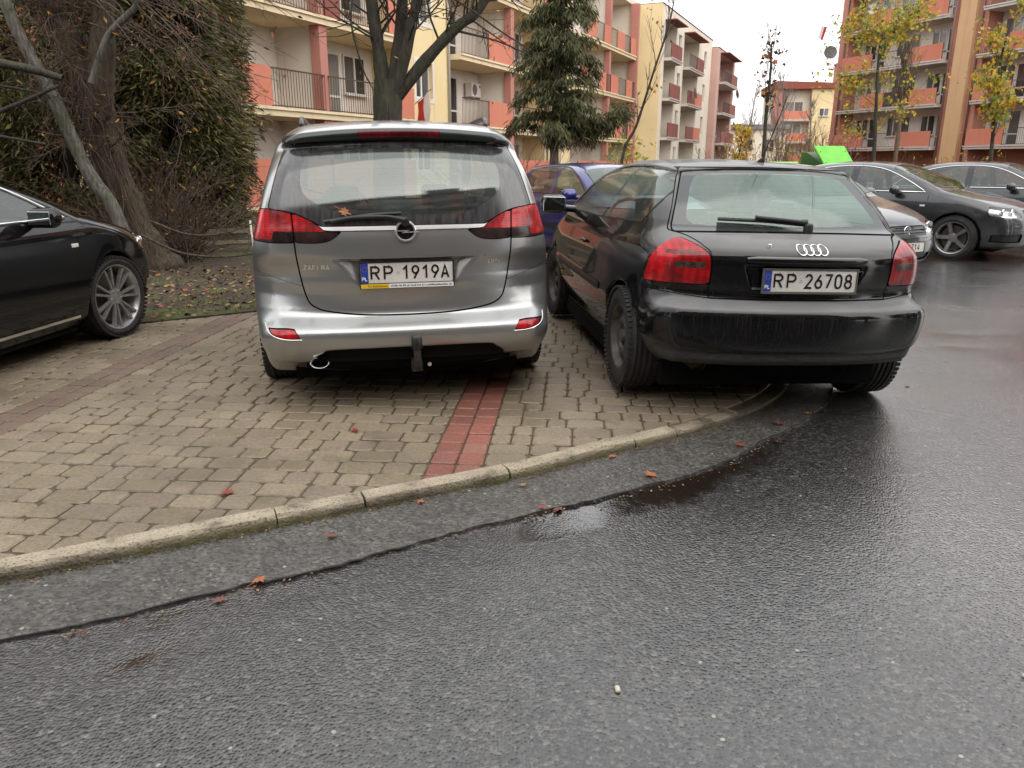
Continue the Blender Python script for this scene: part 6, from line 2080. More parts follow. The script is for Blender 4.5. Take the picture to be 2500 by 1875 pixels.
def dish(parent, loc, r=0.4, rot=(0, 0, 0), col=None):
    mb = MB()
    prof = [(0.10 * (q / r) ** 2 * r / 0.4 - 0.12, q) for q in np.linspace(0.0, r, 7)]
    mb.lathe([(-a, q) for a, q in prof], 20, axis='y')
    mb.tube([(0, 0.12, 0), (0, 0.3, -0.05), (0, 0.35, -0.3)], 0.02, 6)
    mb.tube([(0, 0.1, -r * 0.8), (0, -0.25, -0.05)], 0.012, 6)
    mb.box((-0.04, -0.30, -0.08), (0.04, -0.22, 0.0))
    o = mb.obj('satellite_dish', col or plain('dish_grey', (0.45, 0.44, 0.42), 0.5), parent, smooth=True, angle=40)
    o.location = loc; o.rotation_euler = rot
    return o


def bay_flat(bld, x0, x1, z, depth, mirror=False, rnd=None, ac=False):
    """window and balcony door in the back wall of one recessed bay"""
    w = x1 - x0
    lay = [(0.50, 1.35, False), (2.20, 0.85, True)] if not mirror else [(w - 1.9, 1.35, False), (w - 3.0, 0.85, True)]
    for dx, ww, dr in lay:
        if dr: add_window(bld, x0 + dx, z + 0.06, ww, 2.15, depth - 0.075, True, 1, rnd.choice(('pane', 'curtain', 'pane')), sill=False)
        else: add_window(bld, x0 + dx, z + 0.88, ww, 1.35, depth - 0.075, False, 2, rnd.choice(('pane', 'curtain', 'pane')), sill=True)


def build_left_block():
    rnd = random.Random(2)
    ang = math.atan2(0.912, 0.41)
    bld = empty('apartment_building', (-6.1, 26.9, 0), (0, 0, ang), 'long cream apartment block with orange balcony panels behind the trees on the left', 'building')
    F0 = [0.12, 2.92, 5.72, 8.52]
    HT = 12.0
    DEP = 1.35
    mb = MB(); mb.box((-16.0, DEP, 0), (37.5, 12, HT)); mb.box((-16.0, -0.05, HT + 0.002), (37.5, 12, HT + 0.35), 1)
    core = mb.obj('wall', [B['white'], B['cream']], bld)
    # flush wall sections with windows
    for (a, b, mat, wins) in ((4.72, 8.50, 'yellow', [(1.0, 1.30)]), (19.3, 23.3, 'yellow', [(1.2, 1.3)]), (35.3, 37.5, 'cream', [(0.7, 1.0)]), (-10.1, -6.2, 'yellow', [(1.2, 1.3)])):
        ops = [(a + dx, a + dx + w, z + 0.90, z + 2.25) for dx, w in wins for z in F0]
        m2 = MB(); wall_open(m2, a, b, 0, HT, 0, DEP - 0.002, ops)
        m2.obj('wall', B[mat], bld)
        for o in ops:
            add_window(bld, o[0] + 0.02, o[2] + 0.02, o[1] - o[0] - 0.04, o[3] - o[2] - 0.04, 0.13, pane=rnd.choice(('pane', 'curtain')))
            sr = MB(); t = 0.14
            for lo, hi in (((o[0] - t, -0.022, o[2] - t), (o[1] + t, -0.002, o[2])), ((o[0] - t, -0.022, o[3]), (o[1] + t, -0.002, o[3] + t)), ((o[0] - t, -0.022, o[2]), (o[0], -0.002, o[3])), ((o[1], -0.022, o[2]), (o[1] + t, -0.002, o[3]))):
                sr.box(lo, hi)
            sr.obj('window_surround', B['white'], bld)
    bays = [(-15.4, -10.1), (-5.9, -0.6), (-0.6, 4.72), (8.50, 13.9), (13.9, 19.3), (23.3, 29.3), (29.3, 35.3)]
    for i, (a, b) in enumerate(bays, 1):
        for fi, z in enumerate(F0):
            th = 0.22
            w = b - a
            if a >= 23:
                fr = [('r', a + 0.1, a + 1.2), ('p', a + 1.2, a + 3.0), ('r', a + 3.0, b - 1.6), ('p', b - 1.6, b - 0.1)] if fi % 2 else [('p', a + 0.1, a + 1.8), ('r', a + 1.8, b - 2.4), ('p', b - 2.4, b - 0.9), ('r', b - 0.9, b - 0.1)]
            elif i % 2 == 0:
                fr = [('p', a + 0.05, a + 2.7), ('r', a + 2.7, b - 0.1)] if a < 8 else [('r', a + 0.15, a + 2.7), ('p', a + 2.7, b - 0.1)]
            else:
                fr = [('r', a + 0.1, b - 1.6), ('p', b - 1.6, b - 0.03)]
                if fi == 2 and i == 3: fr = [('m', a + 0.1, a + 0.9), ('r', a + 0.9, b - 1.6), ('p', b - 1.6, b - 0.03)]
            if fi == 0: fr = [('p', a + 0.05, b - 0.05)]
            add_balcony(bld, a, b, z, 0.55, DEP, fr, 'slab', th, h=1.12 if fi else 1.35)
            bay_flat(bld, a, b, z, DEP, i % 2 == 1, rnd)
        # dividing wall at the bay ends
        for x in ({a, b} if i % 2 == 0 else {b}):
            if x in (4.72, 8.50, 19.3, 35.3, 23.3): continue
            p_ = MB(); p_.box((x - 0.19, -0.46, 0), (x + 0.19, -0.10, HT)); p_.obj('pillar', B['pillar'], bld)
            p_ = MB(); p_.box((x - 0.09, -0.098, 0), (x + 0.09, DEP - 0.004, HT)); p_.obj('dividing_wall', B['white'], bld)
    # side posts at the right end of the farther loggias
    p_ = MB(); p_.box((35.1, -0.62, 0), (35.42, -0.003, HT)); p_.obj('dividing_wall', B['pillar'], bld)
    # plinth rail in front of the ground floor
    # air conditioner in the second loggia
    mb = MB(); rbox(mb, (12.75, DEP - 0.28, F0[1] + 1.75), (0.95, 0.34, 0.62), 0.02); 
    ac = mb.obj('air_conditioner', plain('appliance_white', (0.6, 0.58, 0.55), 0.4), None)
    tag(ac, 'white air conditioner unit on the wall of a loggia right of the yellow wall', 'air conditioner')
    ac.parent = None
    ac.matrix_world = Matrix.Translation(bld.location) @ Matrix.Rotation(ang, 4, 'Z')
    fb = MB(); fb.lathe([(DEP - 0.455, 0.0), (DEP - 0.455, 0.23), (DEP - 0.45, 0.25), (DEP - 0.44, 0.25)], 20, axis='y', c=(12.6, 0, F0[1] + 1.75)); fb.obj('fan_grille', B['grille'], ac)
    lb = MB(); lb.box((13.05, DEP - 0.456, F0[1] + 1.86), (13.19, DEP - 0.4505, F0[1] + 1.98)); lb.obj('red_label', plain('label_red', (0.5, 0.03, 0.03), 0.5), ac)
    bk = MB()
    for x in (12.4, 13.1): bk.box((x, DEP - 0.45, F0[1] + 1.36), (x + 0.05, DEP - 0.004, F0[1] + 1.43))
    bk.obj('bracket', B['grille'], ac)
    # flag on a short pole by the window of the yellow wall
    fl = empty('flag', (0, 0, 0), (0, 0, 0), 'white and red flag hanging beside a window of the yellow wall', 'flag')
    fl.matrix_world = Matrix.Translation(bld.location) @ Matrix.Rotation(ang, 4, 'Z')
    mb = MB(); mb.tube([(5.5, -0.02, 3.55), (5.0, -1.1, 4.05)], 0.015, 6); mb.obj('pole', B['grille'], fl)
    def cloth(u0, u1, mat):
        vs, fs = [], []
        for j in range(9):
            for k in range(5):
                u = u0 + (u1 - u0) * k / 4; v = j / 8
                # hangs from the pole, narrowing in folds
                px = 5.40 - 0.34 * u + 0.0; py = -0.24 - 0.75 * u; pz = 3.62 + 0.36 * u
                vs.append((px + 0.06 * math.sin(6 * v + 5 * u), py + 0.05 * math.cos(7 * u) * v, pz - 1.25 * v - 0.1 * u * v))
        for j in range(8):
            for k in range(4): fs.append((j * 5 + k, j * 5 + k + 1, (j + 1) * 5 + k + 1, (j + 1) * 5 + k))
        m_ = MB(); m_.add(vs, fs); return m_
    cloth(0.5, 1.0, None).obj('white_stripe', plain('flag_white', (0.7, 0.68, 0.66), 0.8), fl, smooth=True)
    cloth(0.0, 0.5, None).obj('red_stripe', plain('flag_red', (0.55, 0.03, 0.03), 0.8), fl, smooth=True)
    d1 = dish(bld, (18.2, -0.8, 2.2), 0.38, (R(-15), 0, R(30)))
    # low fence with pale rails in front of the ground-floor flats
    return bld


def far_block(name, loc, ang, L, H, wallm, gable, cols, floors, label, panel='maroon', depth=11, slab='slabw', parapet=0.9, canopies=True, winsec=()):
    """block of flats: cols = list of (x0,x1) loggia columns"""
    rnd = random.Random(int(L * 10))
    bld = empty(name, (*loc, 0), (0, 0, ang), label, 'building')
    DEP = 1.3
    mb = MB(); mb.box((0.0, DEP, 0), (L, depth, H)); mb.box((-0.02, -0.03, H + 0.002), (L + 0.02, depth + 0.02, H + 0.08), 1)
    mb.obj('wall', [B[wallm], B['roof']], bld)
    # gable end skin
    g = MB(); g.box((-0.20, -0.001, 0), (-0.003, depth, H)); g.obj('gable_wall', B[gable], bld)
    edges = [0.0] + [e for c in cols for e in c] + [L]
    for a, b in zip(edges[0::2], edges[1::2]):
        if b - a < 0.05: continue
        wins = [(a + (b - a) / 2 - 0.55, a + (b - a) / 2 + 0.55, z + 0.9, z + 2.2) for z in floors] if (b - a) > 1.9 else []
        m2 = MB(); wall_open(m2, a, b, 0, H, 0, DEP - 0.002, wins); m2.obj('wall', B[wallm], bld)
        for o in wins: add_window(bld, o[0] + 0.02, o[2] + 0.02, o[1] - o[0] - 0.04, o[3] - o[2] - 0.04, 0.12, pane=rnd.choice(('pane', 'curtain')))
    for a, b in cols:
        top = MB(); top.box((a, 0, floors[-1] + 2.62), (b, DEP - 0.003, H)); top.obj('wall', B[wallm], bld)
        if canopies:
            cp = MB(); cp.box((a - 0.1, -0.85, floors[-1] + 2.52), (b + 0.1, -0.004, floors[-1] + 2.59)); cp.obj('canopy', B['maroon'], bld)
        for fi, z in enumerate(floors):
            w = b - a
            ks = rnd.choice((['m', 'm'], ['m', 'r'], ['r', 'm'], ['m', 'p'] if panel != 'orange' else ['p', 'r']))
            if panel == 'orange': ks = rnd.choice((['r', 'p', 'g', 'p'], ['r', 'p', 'r', 'p'], ['p', 'r', 'p'], ['r', 'p', 'p']))
            fr = [(k, a + 0.06 + (w - 0.12) * i / len(ks), a + 0.06 + (w - 0.12) * (i + 1) / len(ks)) for i, k in enumerate(ks)]
            add_balcony(bld, a, b, z, 0.55, DEP, fr, slab, 0.20, panel=panel if panel != 'maroon' else 'orange')
            n = max(1, int(w / 2.6))
            for k in range(n):
                x = a + w * (k + 0.5) / n
                add_window(bld, x - 1.05, z + 0.85, 1.2, 1.35, DEP - 0.075, pane=rnd.choice(('pane', 'curtain')))
                add_window(bld, x + 0.25, z + 0.05, 0.8, 2.15, DEP - 0.075, True, 1, rnd.choice(('pane', 'curtain')), sill=False)
    return bld


def build_buildings():
    build_left_block()
    d = np.array([0.41, 0.912]); angL = math.atan2(0.912, 0.41)
    fl = [0.4, 3.2, 6.0, 8.8]
    far_block('apartment_building', (10.85, 60.4), angL, 19.5, 12.3, 'cream', 'yellow', [(0.9, 4.6), (7.4, 13.4)], fl, 'four-storey cream block with yellow gable and maroon balconies, farther down the left row')
    b2 = bpy.data.objects['apartment_building.001'] if 'apartment_building.001' in bpy.data.objects else None
    far_block('apartment_building', (19.4, 77.95), angL, 10.0, 11.7, 'pink', 'pink', [(1.2, 9.0)], fl, 'dull pink block with maroon balconies at the far end of the left row')
    # right-hand block
    angR = math.atan2(-0.93, 0.366)
    rb = far_block('apartment_building', (25.7, 65.0), angR, 30, 17.5, 'terra', 'terra', [(0.75, 9.9), (12.5, 20.5), (22.5, 29.0)], [2.4, 5.2, 8.0, 10.8, 13.6],
                   'terracotta apartment block with orange and brown balconies on the right', panel='orange', slab='slabw', canopies=False)
    m2 = MB(); m2.box((10.55, -0.28, 0), (11.75, -0.003, 17.5)); m2.obj('pilaster', B['tan'], rb)
    for x in (0.25,): dish(rb, (x - 0.9, -0.4, 9.7), 0.5, (R(-10), 0, R(60)), plain('dish_dark', (0.12, 0.12, 0.12), 0.5))
    dish(rb, (3.7, -0.9, 12.1), 0.38, (R(-12), 0, R(20)))
    # pale back walls of the loggias are lighter than the outer render
    for a, b in ((0.75, 9.9), (12.5, 20.5)):
        k = MB(); k.box((a + 0.002, 1.27, 2.2), (b - 0.002, 1.297, 17.0)); k.obj('loggia_wall', B['white'], rb)
    fg = empty('flag', (24.95, 66.6, 11.3), (0, 0, 0), 'small white and red flag on the left edge of the terracotta block', 'flag')
    mb = MB(); mb.tube([(0.5, -0.6, -0.4), (-0.1, 0, 0.2)], 0.03, 6); mb.obj('pole', B['grille'], fg)
    mb = MB(); mb.add([(-0.35, 0, 0.5), (-0.12, 0, 0.45), (-0.3, 0.05, -0.5), (-0.5, 0.05, -0.4)], [(0, 1, 2, 3)]); mb.obj('white_stripe', plain('flag_white2', (0.7, 0.68, 0.66), 0.8), fg)
    mb = MB(); mb.add([(-0.12, 0, 0.45), (0.1, 0, 0.4), (-0.15, 0.05, -0.6), (-0.3, 0.05, -0.5)], [(0, 1, 2, 3)]); mb.obj('red_stripe', plain('flag_red2', (0.5, 0.03, 0.04), 0.8), fg)
    # dishes on the left row
    for par, loc, r_, c in (('apartment_building.001', (8.6, -0.9, 6.9), 0.45, None), ('apartment_building.001', (-0.4, -0.3, 12.9), 0.45, plain('dish_dark2', (0.1, 0.1, 0.1), 0.5)), ('apartment_building.002', (9.6, -0.5, 8.3), 0.5, plain('dish_dark3', (0.2, 0.2, 0.2), 0.5)), ('apartment_building.002', (6.5, -0.9, 4.9), 0.5, None)):
        if par in bpy.data.objects: dish(bpy.data.objects[par], loc, r_, (R(-12), 0, R(25)), c)
    # middle block far behind, with red roof edge and chimneys
    mb_ = empty('apartment_building', (35.2, 108.0, 0), (0, 0, R(-8)), 'distant low block with orange balconies, red roof edge and chimneys, left of the terracotta block', 'building')
    fl2 = [1.2, 4.0, 6.8]
    cols = [(0.6, 4.2)]
    w = MB(); w.box((0, 1.2, 0), (13, 12, 10.6)); w.obj('wall', B['cream'], mb_)
    w = MB(); w.prism([(-0.4, 10.6), (13.2, 10.6), (13.2, 11.0), (4.6, 11.4), (-0.4, 11.6)], -0.4, 12.2, 'xz'); w.obj('roof', plain('roof_red', (0.22, 0.05, 0.035), 0.8), mb_)
    w = MB(); w.box((4.2, 0, 0), (7.8, 1.198, 10.595)); w.obj('stair_wall', B['yellow'], mb_)
    w = MB(); w.box((-0.6, 0, 0), (0.6, 1.198, 10.595)); w.obj('pilaster', B['pillar'], mb_)
    add_window(mb_, 5.3, 7.2, 1.2, 1.0, -0.072)
    for z in fl2:
        add_balcony(mb_, 0.6, 4.2, z, 0.3, 1.2, [('p', 0.7, 4.1)], 'slabw')
        add_window(mb_, 1.2, z + 0.9, 2.2, 1.4, 1.12, pane='curtain')
        add_balcony(mb_, 7.8, 12.6, z, 0.3, 1.2, [('m', 7.9, 12.5)], 'slabw')
        add_window(mb_, 8.6, z + 0.9, 2.4, 1.4, 1.12, pane='curtain')
    for x, h_ in ((7.6, 2.6), (10.6, 1.0)):
        w = MB(); w.box((x, 3, 11.0), (x + 1.1, 4.2, 11.2 + h_)); w.box((x - 0.1, 2.9, 11.2 + h_), (x + 1.2, 4.3, 11.4 + h_)); w.obj('chimney', B['pillar'], mb_)
    # low pale building at the end of the street
    lb = empty('house', (25.5, 104, 0), (0, 0, R(-5)), 'low pale house at the end of the street', 'building')
    w = MB(); wall_open(w, 0, 9.5, 0, 5.4, 0, 0.4, [(1.5, 2.8, 2.6, 4.2), (4.2, 5.5, 2.6, 4.2), (6.9, 8.2, 2.6, 4.2)]); w.box((0, 0.402, 0), (9.5, 9, 5.4)); w.obj('wall', B['cream'], lb)
    for x in (1.5, 4.2, 6.9): add_window(lb, x + 0.02, 2.62, 1.26, 1.56, 0.15)
    w = MB(); w.prism([(-0.4, 5.4), (9.9, 5.4), (9.9, 6.0), (-0.4, 6.0)], -0.4, 9.4, 'xz'); w.obj('roof', plain('roof_grey', (0.18, 0.17, 0.17), 0.8), lb)
    # the other side of the street, behind the viewer: it shows in glass and lacquer
    rbk = far_block('apartment_building', (11, -4.5), math.atan2(-0.52, -0.85), 32, 14.0, 'dusk', 'dusk', [(3, 9), (12, 18), (22, 28)], [0.4, 3.2, 6.0, 8.8, 11.2], 'weathered brown apartment block across the street behind the viewer', panel='orange', canopies=False)
    w = MB(); w.box((4.2, 1.4, 14.23), (8.2, 6.0, 17.2)); w.obj('roof_house', B['dusk'], rbk)
    # rain pipes
    for x in (4.95, 8.3, 19.5):
        w = MB(); w.tube([(x, -0.09, 0.2), (x, -0.09, 12.0)], 0.055, 8); w.obj('rain_pipe', plain('pipe_grey', (0.30, 0.28, 0.26), 0.5), bpy.data.objects['apartment_building'], smooth=True)
    for x in (0.45, 10.3, 12.1):
        w = MB(); w.tube([(x, -0.34 if x == 10.3 else -0.09, 0.2), (x, -0.34 if x == 10.3 else -0.09, 17.3)], 0.07, 8); w.obj('rain_pipe', plain('pipe_brown', (0.16, 0.09, 0.07), 0.5), rb, smooth=True)

# ------------------------------------------------------------------ trees and shrubs
def mat_bark(name, c1, c2, green=0.0, sc=9.0):
    m, n, l, p = newmat(name)
    t = n.new('ShaderNodeTexCoord')
    a = tex_noise(n, l, 1.0, 6, vec=t.outputs['Object'], mapping=(sc * 2, sc * 2, sc * 0.5))
    c = ramp(n, l, a.outputs['Fac'], [(0.3, c1), (0.7, c2)])
    col = c.outputs[0]
    if green:
        g = tex_noise(n, l, 2.2, 4, vec=t.outputs['Object'])
        gr = ramp(n, l, g.outputs['Fac'], [(0.45, 0.0), (0.7, green)])
        col = mix(n, l, gr.outputs[0], col, (0.055, 0.065, 0.022))
    l.new(col, p.inputs['Base Color']); setp(p, rough=0.85)
    bump(n, l, p, a.outputs['Fac'], 0.9, 0.03)
    return m


def leafmat(name, c, var=0.35, trans=0.3):
    m, n, l, p = newmat(name)
    g = n.new('ShaderNodeNewGeometry')
    r = ramp(n, l, g.outputs['Random Per Island'], [(0.0, tuple(x * (1 - var) for x in c)), (1.0, tuple(min(1, x * (1 + var)) for x in c))])
    l.new(r.outputs[0], p.inputs['Base Color']); setp(p, rough=0.6)
    tl = n.new('ShaderNodeBsdfTranslucent'); l.new(r.outputs[0], tl.inputs['Color'])
    ms = n.new('ShaderNodeMixShader'); ms.inputs[0].default_value = trans
    l.new(p.outputs[0], ms.inputs[1]); l.new(tl.outputs[0], ms.inputs[2]); l.new(ms.outputs[0], n['Material Output'].inputs['Surface'])
    return m


BK = {
    'grey': mat_bark('bark_grey', (0.03, 0.026, 0.022), (0.16, 0.145, 0.125), 0.5, 16),
    'brown': mat_bark('bark_brown', (0.022, 0.015, 0.010), (0.105, 0.075, 0.05), 0.2, 14),
    'dark': mat_bark('bark_dark', (0.012, 0.009, 0.006), (0.06, 0.048, 0.036), 0.5, 14),
    'twig': mat_bark('twig_brown', (0.055, 0.035, 0.024), (0.13, 0.09, 0.06)),
    'red': mat_bark('twig_reddish', (0.08, 0.035, 0.025), (0.17, 0.09, 0.07)),
    'pale': mat_bark('twig_pale', (0.18, 0.15, 0.125), (0.30, 0.26, 0.23)),
}
LF = {
    'thuja': [leafmat('thuja_dark', (0.042, 0.046, 0.014)), leafmat('thuja_green', (0.10, 0.104, 0.026)), leafmat('thuja_olive', (0.185, 0.16, 0.05)), leafmat('thuja_brown', (0.175, 0.12, 0.068))],
    'spruce': [leafmat('conifer_dark', (0.045, 0.052, 0.020)), leafmat('conifer_mid', (0.095, 0.10, 0.036)), leafmat('conifer_light', (0.155, 0.15, 0.058))],
    'maple': [leafmat('leaf_yellow', (0.52, 0.36, 0.03), trans=0.45), leafmat('leaf_lime', (0.34, 0.34, 0.05), trans=0.45), leafmat('leaf_green', (0.16, 0.21, 0.04), trans=0.4), leafmat('leaf_orange', (0.48, 0.19, 0.02), trans=0.4)],
    'dry': [leafmat('leaf_rust', (0.26, 0.075, 0.03)), leafmat('leaf_dark', (0.06, 0.03, 0.02)), leafmat('leaf_orange2', (0.45, 0.22, 0.03))],
}


def wander(p, d, L, n, rnd, wob=0.15, up=0.0, droop=0.0):
    """a bending path of n segments"""
    p = Vector(p); d = Vector(d).normalized(); pts = [p.copy()]
    for i in range(n):
        d = (d + Vector((rnd.gauss(0, wob), rnd.gauss(0, wob), rnd.gauss(0, wob) + up - droop * (i / n)))).normalized()
        p = p + d * (L / n); pts.append(p.copy())
    return pts


def branch(mb, pts, r0, r1, n=6):
    k = len(pts)
    mb.tube(pts, [(r0 + (r1 - r0) * i / (k - 1)) * (1 + 0.16 * mnoise.noise(Vector(pts[i]) * (0.9 / max(r0, 0.02)))) for i in range(k)], n, cap=False)


def twigs_from(mb, tips, pts, r, L, cnt, rnd, depth, spread=0.7, up=0.15, wob=0.14, n=4, lo=0.25):
    """side branches along pts, recursively"""
    k = len(pts)
    for c in range(cnt):
        f = rnd.uniform(lo, 1.0); i = min(int(f * (k - 1)), k - 2); t = f * (k - 1) - i
        p = pts[i].lerp(pts[i + 1], t); d = (pts[i + 1] - pts[i]).normalized()
        a = d.orthogonal().normalized(); a.rotate(Matrix.Rotation(rnd.uniform(0, 6.283), 3, d))
        nd = (d * (1 - spread * 0.5) + a * spread + Vector((0, 0, up))).normalized()
        l_ = L * rnd.uniform(0.5, 1.1) * (1.15 - 0.6 * f)
        q = wander(p, nd, l_, 5 if depth > 0 else 4, rnd, wob, 0.05)
        branch(mb, q, r * (1 - 0.5 * f), r * 0.25, n)
        tips += [q[-1], q[len(q) // 2]]
        if depth > 0: twigs_from(mb, tips, q, r * 0.5, l_ * 0.55, max(2, int(cnt * 0.7)), rnd, depth - 1, spread, up, wob, max(3, n - 1), 0.2)


def leaf_quad(mb, p, s, rnd, mi, flat=0.0, star=False):
    a = Vector((rnd.gauss(0, 1), rnd.gauss(0, 1), rnd.gauss(0, 1) * (1 - flat))).normalized()
    b = a.orthogonal().normalized(); b.rotate(Matrix.Rotation(rnd.uniform(0, 6.28), 3, a)); c = a.cross(b)
    if star:   # lobed leaf
        pts = []
        for k in range(7):
            q = 2 * math.pi * k / 7; r = s * (1.0 if k % 2 == 0 else 0.62)
            pts.append(p + b * (r * math.cos(q)) + c * (r * math.sin(q)) + a * (0.15 * s * math.cos(2 * q)))
        mb.add(pts, [tuple(range(7))], mi)
    else:
        mb.add([p - b * s * 0.35 - c * s * 0.1, p - c * s + b * 0.0, p + b * s * 0.35 + c * s * 0.1, p + c * s], [(0, 1, 2, 3)], mi)


def spray(mb, p, d, L, w, rnd, mi, n=3):
    """flat drooping conifer spray: a narrow ribbon of n pieces"""
    d = d.normalized(); s = d.cross(Vector((rnd.gauss(0, 1), rnd.gauss(0, 1), 0.4)))
    if s.length < 1e-4: s = d.orthogonal()
    s.normalize(); vs, fs = [], []
    q = p.copy(); dd = d.copy()
    for i in range(n + 1):
        ww = w * (0.55 + 0.45 * math.sin(math.pi * min(1, 0.25 + i / n))) * (1 - 0.75 * (i / n) ** 2)
        vs += [q - s * ww, q + s * ww]
        dd = (dd + Vector((0, 0, -0.22))).normalized(); q = q + dd * (L / n)
    for i in range(n): fs.append((2 * i, 2 * i + 1, 2 * i + 3, 2 * i + 2))
    mb.add(vs, fs, mi)


def vnoise(P, f, seed=0.0):
    """cheap smooth noise from a few waves"""
    r = np.random.RandomState(int(seed * 10) + 3)
    out = np.zeros(len(P))
    for k in range(6):
        d = r.normal(size=3); d /= np.linalg.norm(d)
        out += np.sin(P @ d * f * r.uniform(0.7, 1.9) + r.uniform(0, 6.28))
    return out / 6 * 1.6


def np_obj(name, V, F, mi, mats, parent):
    me = mesh_np(name, V, F, smooth=False)
    for m_ in mats: me.materials.append(m_)
    me.polygons.foreach_set('material_index', np.asarray(mi, np.int32))
    o = bpy.data.objects.new(name, me); COL.objects.link(o); o.parent = parent
    return o


def sprays_np(P, D, L, W, rng, seg=2, droop=0.22):
    """many narrow drooping ribbons"""
    n = len(P); D = D / np.linalg.norm(D, axis=1)[:, None]
    S = np.cross(D, rng.normal(size=(n, 3)) + np.array([0, 0, 0.4])); S /= np.maximum(np.linalg.norm(S, axis=1), 1e-6)[:, None]
    rows, q, d = [], P.copy(), D.copy()
    for i in range(seg + 1):
        w = W * (0.75, 1.0, 0.25)[min(2, int(round(2 * i / seg)))]
        rows += [q - S * w[:, None], q + S * w[:, None]]
        d = d + np.array([0, 0, -droop]); d /= np.linalg.norm(d, axis=1)[:, None]
        q = q + d * (L / seg)[:, None]
    k = 2 * (seg + 1)
    V = np.stack(rows, 1).reshape(-1, 3)
    base = np.arange(n) * k
    F = np.concatenate([np.stack([base + 2 * i, base + 2 * i + 1, base + 2 * i + 3, base + 2 * i + 2], 1) for i in range(seg)])
    return V, F


def stars_np(P, size, rng):
    """lobed leaves, six-sided"""
    n = len(P); A = rng.normal(size=(n, 3)); A[:, 2] *= 0.7; A /= np.linalg.norm(A, axis=1)[:, None]
    B_ = np.cross(A, rng.normal(size=(n, 3))); B_ /= np.linalg.norm(B_, axis=1)[:, None]; C = np.cross(A, B_)
    vs = []
    for k, (r, a) in enumerate(((1.0, 0), (0.55, 40), (0.95, 75), (0.45, 180), (0.95, 285), (0.55, 320))):
        t = math.radians(a)
        vs.append(P + (B_ * math.cos(t) + C * math.sin(t)) * (r * size)[:, None] + A * (0.12 * size * math.cos(2 * t))[:, None])
    V = np.stack(vs, 1).reshape(-1, 3)
    F = np.arange(n * 6).reshape(n, 6)
    return V, F


def crown_np(name, rx, h0, h1, count, seed, mats, parent, shape, L=0.2, w=0.03, droop=0.3, pick=(0, 0, 1, 1, 2)):
    """fine sprays through a crown volume, clumped and with gaps; shape(f) is the radius factor at relative height f"""
    rng = np.random.RandomState(seed)
    n = int(count * 1.7)
    f = rng.rand(n); z = h0 + (h1 - h0) * f; a = rng.uniform(0, 6.283, n)
    ring = np.stack([np.cos(a) * 1.7, np.sin(a) * 1.7, z * 0.9], 1)
    rr_ = rx * shape(f) * (1 + 0.20 * vnoise(ring, 1.6, seed) + 0.13 * vnoise(ring, 5.0, seed + 1))
    q = np.sqrt(rng.uniform(0.22, 1.0, n)) * rr_
    P = np.stack([q * np.cos(a), q * np.sin(a), z], 1)
    g = vnoise(P, 3.2, seed + 2) + 0.5 * vnoise(P, 8.0, seed + 3)
    ok = g > -0.22
    P, a, g = P[ok][:count], a[ok][:count], g[ok][:count]
    n = len(P)
    D = np.stack([np.cos(a), np.sin(a), rng.uniform(-droop, 0.5 - droop, n)], 1) + rng.normal(scale=0.38, size=(n, 3))
    V, F = sprays_np(P, D, L * rng.uniform(0.6, 1.35, n), w * rng.uniform(0.7, 1.4, n), rng)
    mi = np.array(pick)[rng.randint(0, len(pick), n)]
    mi = np.where((g < 0.1) & (rng.rand(n) < 0.6), 0, mi)
    return np_obj(name, V, F, np.tile(mi, 2), mats, parent)


